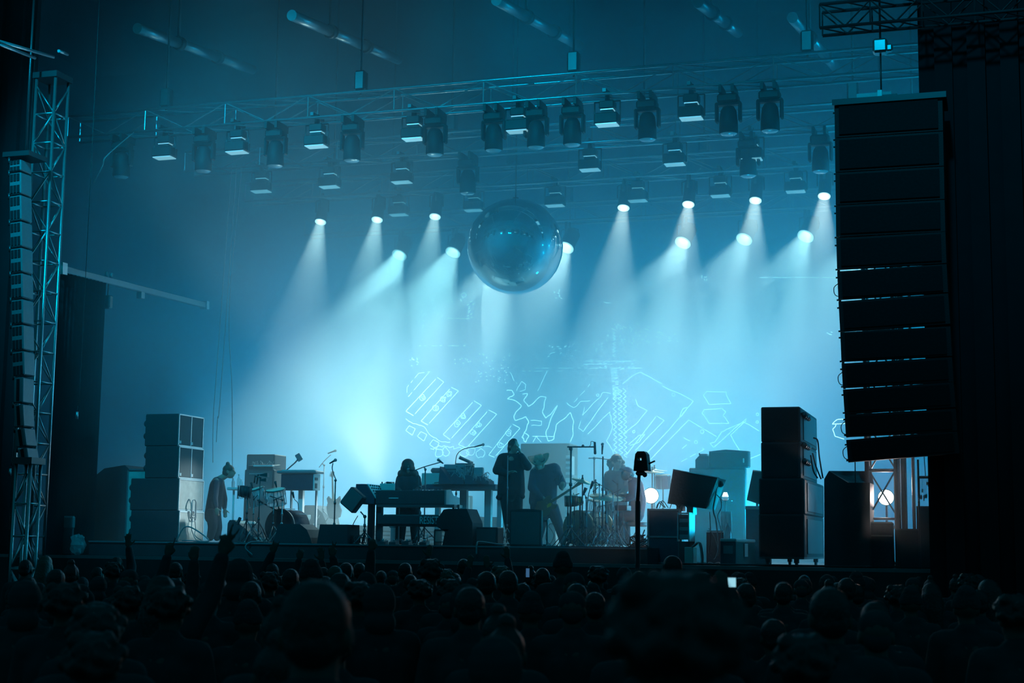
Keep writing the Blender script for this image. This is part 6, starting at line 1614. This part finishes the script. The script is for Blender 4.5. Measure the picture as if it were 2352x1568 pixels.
# --- woman or man with long curly hair behind the kit
e, J = fig('person', 1415, 4.4, ZR, 'musician with long wavy hair seen in haze behind the drummer')
b = MB(); hc = J(1417, 1060, 0)
head(b, hc, yaw=R(35), tilt=R(-8), k=1.1)
caps(b, [hc + Vector((0, .03, -.08)), J(1415, 1082)], [.055, .06]); caps(b, [J(1414, 1095), J(1413, 1150)], [.09, .09]); caps(b, [J(1398, 1090), J(1432, 1090)], [.075, .075])
caps(b, [J(1397, 1092), J(1392, 1118, -.05), J(1400, 1135, -.2)], [.05, .042, .03]); caps(b, [J(1432, 1092), J(1440, 1118, -.05), J(1428, 1135, -.2)], [.05, .042, .03])
hand(b, J(1400, 1135, -.2), (.5, -.8, -.1), 1, 'loose', (0, 0, -1)); hand(b, J(1428, 1135, -.2), (-.5, -.8, -.1), -1, 'loose', (0, 0, -1))
fl, fr_ = J(1405, 1240), J(1423, 1240); fl.z = fr_.z = .05
caps(b, [J(1407, 1155), J(1405, 1200), fl + Vector((0, 0, .05))], [.085, .06, .04]); caps(b, [J(1421, 1155), J(1423, 1200), fr_ + Vector((0, 0, .05))], [.085, .06, .04])
put_mesh(fuse(b, 'body', VX, M['skin'], 2), e)
c = MB(); caps(c, [J(1397, 1092), J(1392, 1118, -.05), J(1399, 1133, -.17)], [.075, .065, .05]); caps(c, [J(1432, 1092), J(1440, 1118, -.05), J(1429, 1133, -.17)], [.075, .065, .05]); caps(c, [J(1402, 1092), J(1429, 1092)], [.10, .10]); caps(c, [J(1408, 1100), J(1406, 1160)], [.13, .14]); caps(c, [J(1422, 1100), J(1424, 1160)], [.13, .14])
put_mesh(fuse(c, 'jumper', .014, M['cloth'], 3), e)
c = MB(); caps(c, [J(1407, 1158), J(1405, 1200), fl + Vector((0, 0, .04))], [.12, .09, .07]); caps(c, [J(1421, 1158), J(1423, 1200), fr_ + Vector((0, 0, .04))], [.12, .09, .07])
put_mesh(fuse(c, 'trousers', .014, M['cloth'], 2), e)
c = MB(); rr = random.Random(4); c.ball(hc + Vector((0, .02, .04)), (.11, .12, .11))
for i in range(22):
    a_ = rr.uniform(-1.3, 1.3) + PI / 2 * 0; s_ = -1 if i % 2 else 1
    c.ball(hc + Vector((s_ * rr.uniform(.06, .13), rr.uniform(-.02, .08), rr.uniform(-.24, .04))), rr.uniform(.035, .055), 8, 6)
put_mesh(fuse(c, 'hair', .012, M['hair2'], 1), e)
# --- seated drummer leaning in, flat cap
e, J = fig('person', 1442, 2.9, ZR, 'drummer in a flat cap hunched over the kit, left of the blazing lamp')
b = MB(); hc = J(1441, 1088, -.05)
head(b, hc, yaw=R(-62), tilt=R(-22), k=1.02)
caps(b, [hc + Vector((.05, .03, -.07)), J(1456, 1106)], [.055, .07]); caps(b, [J(1460, 1118), J(1462, 1160), J(1458, 1178)], [.09, .10, .10]); caps(b, [J(1452, 1108, -.12), J(1462, 1108, .14)], [.075, .075])
caps(b, [J(1451, 1112, -.16), J(1450, 1142, -.22), J(1428, 1150, -.3)], [.05, .042, .03]); caps(b, [J(1468, 1112, .1), J(1458, 1140, -.0), J(1432, 1138, -.15)], [.05, .042, .03])
hand(b, J(1428, 1150, -.3), (-1, -.1, .1), 1, 'fist', (0, 0, -1)); hand(b, J(1432, 1138, -.15), (-1, -.1, .2), -1, 'fist', (0, 0, -1))
fl, fr_ = J(1424, 1246, -.12), J(1440, 1248, .15); fl.z = fr_.z = .05
caps(b, [J(1456, 1182, -.08), J(1424, 1184, -.15), fl + Vector((0, .03, .05))], [.095, .07, .045]); caps(b, [J(1462, 1184, .1), J(1436, 1190, .12), fr_ + Vector((0, .03, .05))], [.095, .07, .045])
put_mesh(fuse(b, 'body', VX, M['skin'], 2), e)
c = MB(); caps(c, [J(1451, 1112, -.15), J(1450, 1142, -.22), J(1436, 1148, -.27)], [.075, .06, .045]); caps(c, [J(1467, 1112, .1), J(1459, 1140, 0), J(1440, 1139, -.12)], [.075, .06, .045]); caps(c, [J(1455, 1110, -.1), J(1463, 1110, .1)], [.105, .105]); caps(c, [J(1461, 1118), J(1465, 1150), J(1460, 1180)], [.135, .15, .145])
put_mesh(fuse(c, 'shirt', .014, M['navy'], 3), e)
c = MB(); caps(c, [J(1456, 1184, -.08), J(1424, 1186, -.15), fl + Vector((0, .03, .04))], [.115, .09, .07]); caps(c, [J(1462, 1186, .1), J(1436, 1192, .12), fr_ + Vector((0, .03, .04))], [.115, .09, .07])
put_mesh(fuse(c, 'trousers', .014, M['cloth'], 2), e)
c = MB(); qc = Rz(R(-62)) @ Rx(R(-22)); c.ball(hc + qc @ Vector((0, .01, .055)), (.095, .12, .06), 14, 8, qc); c.ball(hc + qc @ Vector((0, -.10, .035)), (.07, .07, .016), 12, 6, qc)
put_mesh(fuse(c, 'flat_cap', .010, M['grey'], 1), e)
c = MB(); c.ball(hc + qc @ Vector((0, .04, -.0)), (.085, .085, .07), 12, 8, qc); put_mesh(fuse(c, 'hair', .012, M['hair'], 1), e)
for i, (p0, p1) in enumerate([(J(1424, 1149, -.3), J(1398, 1126, -.35)), (J(1428, 1136, -.15), J(1402, 1140, -.3))]):
    o = MB().tube((0, 0, 0), p1 - p0, .009, .006, n=8).ball(p1 - p0, .01, 6, 5).build('drumstick', M['wood'], None, e.matrix_basis @ p0 if False else Vector(e.location) + Rz(VYAW) @ p0, VYAW)
    tag(o, 'drumstick in the drummer\'s %s hand' % ('nearer' if i == 0 else 'farther'), 'drumstick')
q_ = J(1462, 1195); st_ = empty('drum_stool', Vector(e.location) + Rz(VYAW) @ Vector((q_.x, .0, 0)), 0, 'round stool under the seated drummer', 'stool')
hz_ = q_.z
MB().tube((0, 0, hz_ - .1), (0, 0, hz_ - .03), .17, n=20).build('seat', M['black'], st_); MB().tube((0, 0, 0.02), (0, 0, hz_ - .1), .025).build('post', M['steel'], st_)
for i in range(3): a_ = 2 * PI * i / 3; MB().tube((0, 0, .28), (.22 * math.cos(a_), .22 * math.sin(a_), .01), .012).build('leg', M['steel'], st_)
# --- hazy bending person with hair bun at the left
e, J = fig('person', 505, 3.2, ZR, 'person with a topknot bending forward in the haze beside the left speaker stack')
b = MB(); hc = J(525, 1082, 0)
head(b, hc, yaw=R(85), tilt=R(-38) * 0, roll=0, k=1.05)
caps(b, [hc + Vector((-.05, 0, -.07)), J(503, 1100)], [.055, .065]); caps(b, [J(497, 1112), J(493, 1150), J(490, 1175)], [.09, .09, .09]); caps(b, [J(499, 1106, -.15), J(497, 1106, .15)], [.07, .07])
caps(b, [J(499, 1110, -.18), J(498, 1145, -.2), J(503, 1168, -.22)], [.05, .042, .03]); caps(b, [J(502, 1110, .18), J(512, 1145, .15), J(514, 1170, .12)], [.05, .042, .03])
hand(b, J(503, 1167, -.22), (.15, 0, -1), 1, 'loose', (0, 1, 0)); hand(b, J(514, 1170, .12), (.15, 0, -1), -1, 'loose', (0, -1, 0))
fl, fr_ = J(488, 1240, -.1), J(498, 1240, .12); fl.z = fr_.z = .05
caps(b, [J(490, 1178, -.08), J(493, 1210, -.1), fl + Vector((0, 0, .05))], [.095, .065, .045]); caps(b, [J(492, 1178, .08), J(499, 1210, .1), fr_ + Vector((0, 0, .05))], [.095, .065, .045])
put_mesh(fuse(b, 'body', VX, M['skin'], 2), e)
c = MB(); caps(c, [J(499, 1110, -.17), J(498, 1145, -.2), J(502, 1163, -.22)], [.075, .06, .045]); caps(c, [J(502, 1110, .17), J(512, 1145, .15), J(513, 1165, .13)], [.075, .06, .045]); caps(c, [J(500, 1108, -.1), J(500, 1108, .1)], [.105, .105]); caps(c, [J(498, 1115), J(493, 1150), J(489, 1185)], [.14, .145, .15])
put_mesh(fuse(c, 'jacket', .014, M['navy'], 3), e)
c = MB(); caps(c, [J(490, 1180, -.08), J(493, 1210, -.1), fl + Vector((0, 0, .04))], [.12, .09, .07]); caps(c, [J(492, 1180, .08), J(499, 1210, .1), fr_ + Vector((0, 0, .04))], [.12, .09, .07])
put_mesh(fuse(c, 'trousers', .014, M['denim'], 2), e)
c = MB(); c.ball(hc + Vector((-.015, 0, .04)), (.11, .09, .09)); c.ball(hc + Vector((-.05, 0, -.02)), (.08, .085, .085)); c.ball(hc + Vector((-.03, 0, .14)), .04)
put_mesh(fuse(c, 'hair', .012, M['hair2'], 1), e)

# ------------------------------------------------------------------ crowd
# Every spectator faces the stage (+y in its own frame). Prototypes are 1.75 m tall.
M['crowdcloth'] = mat('dark_jacket', (.05, .052, .058), .9, noise_amt=.3, nscale=14, bump=.5)
M['crowdcloth2'] = mat('dim_hoodie', (.06, .06, .065), .9, noise_amt=.3, nscale=14, bump=.5)
M['crowdskin'] = mat('crowd_skin', (.14, .10, .08), .6)
M['crowdhair'] = mat('crowd_hair', (.04, .036, .034), .45, noise_amt=.5, nscale=50, bump=.8)
M['crowdblond'] = mat('fair_hair', (.12, .10, .075), .45, noise_amt=.4, nscale=50, bump=.8)
M['crowdknit'] = mat('knitted_beanie', (.055, .06, .065), .9, noise_amt=.3, nscale=60, bump=.9)
H0 = 1.75
SHz = 1.44
def crowd_mesh(tag_, arms, style, cloth='crowdcloth', hairm='crowdhair'):
    b = MB(); hc = (0, 0, H0 - .115)
    head(b, hc, yaw=PI)
    caps(b, [(0, -.01, 1.56), (0, -.02, 1.46)], [.056, .062]); caps(b, [(0, -.02, 1.35), (0, -.02, 1.05), (0, 0, .95)], [.13, .12, .14])
    caps(b, [(-.15, -.02, SHz - .03), (.15, -.02, SHz - .03)], [.062, .062])
    for s in (-1, 1): caps(b, [(s * .09, 0, .92), (s * .1, .02, .50), (s * .1, -.02, .09)], [.09, .06, .042]); b.ball((s * .1, .05, .045), (.045, .12, .045))
    c = MB(); caps(c, [(-.155, -.02, SHz - .03), (.155, -.02, SHz - .03)], [.085, .085]); caps(c, [(0, -.02, 1.40), (0, -.02, 1.30)], [.12, .14]); caps(c, [(-.06, -.02, 1.3), (-.06, -.01, .92)], [.145, .13]); caps(c, [(.06, -.02, 1.3), (.06, -.01, .92)], [.145, .13]); c.ball((0, -.03, 1.50), (.085, .08, .05))
    for s, kind in ((-1, arms[0]), (1, arms[1])):
        sh = Vector((s * .185, -.02, SHz - .03))
        if kind is None:
            el, wr = sh + Vector((s * .06, .02, -.29)), sh + Vector((s * .03, .16, -.50)); hd = ((-s * .3, .8, -.3), 'loose', (-s, 0, 0))
        else:
            pose, lean, fw_ = kind; el = sh + Vector((s * .05 + lean * .12, .10, .23)); wr = el + Vector((lean * .12, .04 + fw_, .25)); hd = ((lean * .3, .1, 1), pose, (0, 1, 0))
        caps(b, [sh, el, wr], [.052, .042, .028]); hand(b, wr, hd[0], s if kind is None else -s, hd[1], hd[2], 1.0 if kind is None else 1.12)
        caps(c, [sh, el, wr + (el - wr) * .12], [.078, .066, .050])
    me_b = fuse(b, 'body', .012, M['crowdskin'], 2); me_c = fuse(c, 'jacket', .018, M[cloth], 3)
    h = MB(); X = Vector(hc); kids = []
    rr = random.Random(hash(style) % 97 + 5 if False else len(style) * 7)
    if style == 'short': h.ball(X + Vector((0, -.012, .032)), (.084, .104, .092)); h.ball(X + Vector((0, -.05, -.02)), (.07, .06, .06))
    elif style == 'long':
        h.ball(X + Vector((0, -.01, .035)), (.09, .108, .092)); caps(h, [X + Vector((0, -.06, 0)), X + Vector((0, -.09, -.14)), X + Vector((0, -.10, -.30))], [.09, .085, .075]); 
        for s in (-1, 1): caps(h, [X + Vector((s * .055, -.02, 0)), X + Vector((s * .085, -.03, -.14)), X + Vector((s * .09, -.05, -.26))], [.045, .045, .035])
    elif style == 'curly':
        h.ball(X + Vector((0, -.01, .035)), (.10, .11, .10))
        for i in range(46):
            a_, t_ = rr.uniform(0, 2 * PI), rr.uniform(-.4, 1.2); h.ball(X + Vector((.105 * math.cos(a_) * math.cos(t_), -.015 + .115 * math.sin(a_) * math.cos(t_) - .01, .03 + .10 * math.sin(t_))), rr.uniform(.018, .03), 7, 5)
    elif style == 'bun':
        h.ball(X + Vector((0, -.012, .032)), (.084, .104, .09)); h.ball(X + Vector((0, -.03, .135)), .042); h.ball(X + Vector((0, -.05, -.02)), (.07, .06, .06))
    elif style == 'cap':
        h.ball(X + Vector((0, -.0, .045)), (.088, .104, .078)); h.ball(X + Vector((0, .12, .035)), (.07, .075, .014)); h.ball(X + Vector((0, -.05, -.02)), (.07, .06, .06))
    elif style == 'beanie':
        h.ball(X + Vector((0, -.01, .05)), (.092, .106, .085)); h.ball(X + Vector((0, -.025, .10)), (.07, .085, .065)); h.lathe([(.088, -.02), (.098, -.02), (.098, .03), (.088, .03), (.088, -.02)], X + Vector((0, -.008, .02)))
    elif style == 'hood':
        h.ball(X + Vector((0, -.02, .02)), (.105, .12, .12)); h.ball(X + Vector((0, -.06, -.10)), (.10, .09, .09))
    nm = {'cap': 'cap', 'beanie': 'beanie', 'hood': 'hood'}.get(style, 'hair')
    hm_ = {'beanie': 'crowdknit', 'cap': 'crowdcloth2', 'hood': 'crowdcloth2'}.get(style, hairm)
    me_h = fuse(h, nm, .010 if style in ('curly',) else .012, M[hm_], 1)
    return me_b, me_c, me_h
PRO = {}
def spectator(px, py, d, style='short', arms=(None, None), label=None, group=None, cloth='crowdcloth', hairm='crowdhair', hx=0, turn=0, kx=1.0, raised=None):
    """head top at photo pixel (px, py), d metres from the camera (or the raised hand at that pixel when raised is set)"""
    key = (style, arms, cloth, hairm)
    if key not in PRO: PRO[key] = crowd_mesh(style, arms, style, cloth, hairm)
    p = atd(px, py, d)
    if raised is None: k = p.z / (H0 + (.03 if style in ('bun', 'beanie') else .0)); ofx = 0
    else: k = p.z / raised[1]; ofx = raised[0] * k
    k = max(.82, min(1.16, k))
    rz = VYAW + turn; o = Vector((p.x, p.y, 0)) - Rz(rz) @ Vector((ofx, 0, 0))
    e = empty('person', o, rz, label, 'person', group); e.scale = (k * kx, k * kx, k)
    for me in PRO[key]: link(me.name, me, e)
    OCC.append((o.x, o.y)); return e
OCC = []
D_ = lambda wpx: .19 * F_PX / wpx
VIS = [(105, 1277, 19, 'long', 'fair', 'long-haired spectator at the far left, hair glinting'), (60, 1286, 18, 'short', '', 'short-haired spectator near the lower left corner'), (165, 1290, 15.5, 'bun', '', 'spectator with a small topknot, right of the left truss tower'),
       (225, 1303, 18.5, 'short', '', 'small round-headed spectator left of the thin raised arm'), (262, 1294, 17, 'curly', '', 'curly-haired spectator just left of the thin raised arm'), (130, 1308, 13, 'short', '', 'large round head below the left truss tower'),
       (404, 1292, 17, 'short', '', 'spectator between the two thick raised arms at the left'), (332, 1322, 18, 'cap', '', 'low capped head right of the thin raised arm'), (551, 1288, 11.5, 'hood', '', 'hooded spectator with broad shoulders, right of the two-finger hand'),
       (620, 1317, 14.5, 'curly', '', 'shaggy-haired spectator in front of the rounded wedge monitor'), (668, 1307, 14, 'short', '', 'round rim-lit head below the thin curled hand'), (716, 1287, 12.8, 'beanie', '', 'beanie-wearing spectator under the square floor monitor'),
       (770, 1300, 16, 'short', 'fair', 'fair round head just right of the beanie wearer'), (781, 1317, 12.2, 'long', '', 'long-haired spectator in front of the fair round head'), (746, 1324, 13, 'short', '', 'head squeezed between the beanie wearer and the long-haired one'),
       (826, 1293, 19, 'short', '', 'small distant head left of the raised fist'), (843, 1318, 14.5, 'hood', '', 'pointed hooded head below the raised fist'), (876, 1311, 20.3, 'short', '', 'narrow head just right of the raised fist'), (903, 1310, 20, 'cap', '', 'small capped head below the keyboard player'),
       (931, 1293, 18, 'short', '', 'dark head below the keyboard player\'s feet'), (943, 1320, 17, 'short', '', 'rim-lit low head in front of the keyboard rack'), (990, 1288, 14, 'curly', '', 'big curly head below the many-sided monitor'), (1023, 1310, 16, 'curly', 'fair', 'fair curly head right of the big curly one'),
       (1065, 1284, 20, 'short', '', 'small distant head left of the two raised hands'), (1118, 1313, 13, 'short', '', 'round head below the two raised hands'), (1151, 1303, 16, 'curly', 'fair', 'fair tousled head right of the two raised hands'), (1167, 1311, 12.5, 'short', '', 'wide round head below the upright monitor'),
       (1080, 1350, 8.0, 'short', '', 'large near head with a blue rim, lower centre'), (1219, 1303, 18.9, 'bun', '', 'spectator lit by a blue phone below the guitarist'), (1246, 1305, 16, 'short', '', 'head between the phone and the tall beanie'), (1293, 1268, 15.5, 'beanie', '', 'tall spectator in a striped beanie rising above the others'),
       (1319, 1316, 12, 'cap', '', 'capped head right of the tall beanie wearer'), (1374, 1303, 16.5, 'curly', '', 'round frizzy head below the drum kit'), (1361, 1333, 20, 'short', 'fair', 'small pale-rimmed head below the frizzy one'), (1325, 1341, 11, 'short', '', 'wide near head below the tall beanie wearer'),
       (1209, 1337, 19, 'short', '', 'small low head below the blue phone'), (1366, 1361, 10.6, 'short', '', 'low wide head right of centre'), (1434, 1305, 19, 'hood', '', 'hooded head left of the black pole'), (1467, 1312, 17, 'short', '', 'head right in front of the black pole'),
       (1544, 1277, 13.3, 'short', '', 'tall head standing out against the stage front at the right'), (1503, 1311, 18.3, 'cap', 'fair', 'spectator in a shiny cap right of the black pole'), (1581, 1323, 16, 'short', '', 'head just right of the tall one'), (1614, 1318, 18, 'curly', '', 'small curly head right of the tall one'),
       (1626, 1331, 14, 'short', '', 'round head below the road case'), (1535, 1329, 12, 'short', '', 'rounded head below the tall one'), (1847, 1321, 19, 'short', '', 'faint head below the tall dark stack'), (1966, 1314, 16, 'beanie', '', 'faint rounded head at the right, under the blazing lamp'), (1944, 1328, 13.5, 'short', '', 'head just left of the faint right-hand one'),
       (1905, 1352, 6.2, 'short', '', 'large near head at the lower right'), (728, 1337, 3.7, 'short', '', 'very near blurred head and shoulder at the lower left of centre'), (1550, 1338, 2.75, 'curly', '', 'huge nearest blurred head at the lower right of centre'), (577, 1336, 11, 'short', '', 'head in front of the hooded spectator')]
for (x, y, d, st_, f_, l) in VIS:
    if x == 1219: spectator(x, y, d, st_, ((('loose', -.3, .15)), None), l); continue
    spectator(x, y, d, st_, label=l, cloth='crowdcloth2' if (x % 3 == 0) else 'crowdcloth', hairm='crowdblond' if f_ else 'crowdhair')
RA = (-.185 - .05, H0 + .30)
def rz_off(s, lean, pose): return (s * .235 + lean * .26 , SHz - .03 + .48 + (.19 if pose in ('v', 'open', 'point', 'rock') else .13))
ARMS = [(290, 1222, 20, 1, 'open', -.5, 'short', 'spectator with a thin raised arm and open hand at the left'), (383, 1229, 14, 1, 'point', .4, 'cap', 'spectator raising a thick arm and pointing hand at the left'),
        (441, 1252, 12.5, -1, 'fist', .0, 'short', 'spectator with a clenched raised fist left of the two-finger hand'), (510, 1200, 9.2, 1, 'v', .45, 'long', 'spectator making a two-finger sign, the biggest raised hand'),
        (628, 1232, 18, -1, 'rock', .9, 'short', 'spectator leaning an arm right with little and index fingers up'), (688, 1250, 18.5, -1, 'point', .5, 'short', 'spectator with a thin arm and curled hand, forefinger bent'),
        (736, 1253, 18, -1, 'open', -.3, 'bun', 'spectator raising a loose left hand below the square monitor'), (760, 1240, 17.5, 1, 'v', -.6, 'short', 'spectator with two straight fingers up beside the loose hand'),
        (852, 1236, 16.5, 1, 'fist', .1, 'short', 'spectator holding up a fist below the knob panel'), (985, 1256, 19.5, -1, 'loose', .5, 'short', 'spectator with a small bent raised hand below the keyboard rack')]
for (x, y, d, s, pose, lean, st_, l) in ARMS:
    ln = lean; kind = (pose, ln, 0.0)
    o_ = rz_off(s, ln, pose)
    arms = (kind, None) if s < 0 else (None, kind)
    spectator(x, y, d, st_, arms, l, raised=o_)
spectator(1098, 1278, 17, 'short', (('loose', .5, .05), ('loose', -.5, .05)), 'spectator holding both hands up close together as if filming, centre', raised=(0, SHz - .03 + .62))
# phones
def phone(px, py, d, wpx, hpx, m_, label, frame=.004):
    p = atd(px, py, d); s = d / F_PX; t = empty('phone', p, VYAW, label, 'phone'); w_, h_ = wpx * s, hpx * s
    MB().box((0, .006, 0), (w_ + .01, .01, h_ + .01), bev=.003).build('case', M['black'], t); MB().box((0, -.001, 0), (w_, .004, h_)).build('screen', m_, t); return t
phone(1677, 1337, 9, 26, 21, M['phone_on'], 'phone with a glowing pale screen held up at the lower right')
phone(1212, 1315, 18.5, 8, 20, M['phone_dim'], 'phone with a blue screen held upright below the guitarist')
spectator(1690, 1352, 8.6, 'short', (('loose', -.2, .1), None), 'spectator hidden in the dark behind the glowing phone', raised=(-.235, SHz + .50))
# the rest of the crowd: dark shapes nobody can tell apart
rr = random.Random(77); n_fill = 0
plain = [k_ for k_ in PRO if k_[1] == (None, None) and k_[3] != 'crowdblond']
for d in [20.2, 19, 18, 17, 16, 15, 14, 13, 12, 11, 10, 9, 8, 7, 6, 5.2]:
    stepm = .62; nx = int(2352 * d / F_PX / stepm) + 1
    for i in range(nx + 1):
        px = (i + rr.uniform(.2, .8)) * stepm * F_PX / d
        if px > 2340: continue
        hgt = rr.uniform(1.60, 1.72); hz = 1253 + ROLLT * (px - 1176)
        py = hz + (1.95 - hgt) * F_PX / d
        py = max(py, 1322 + 6 * math.sin(px * .01) + (0 if d > 15 else 14))
        p = atd(px, py, d)
        if any((p.x - a) ** 2 + (p.y - b_) ** 2 < .26 for a, b_ in OCC): continue
        if n_fill >= 240: break
        key = plain[rr.randrange(len(plain))]
        spectator(px, py, d, key[0], label='dark spectator lost among the unlit crowd', group='unlit crowd', cloth=key[2], hairm=key[3], turn=rr.uniform(-.3, .3)); n_fill += 1
print('crowd', len(OCC), n_fill)
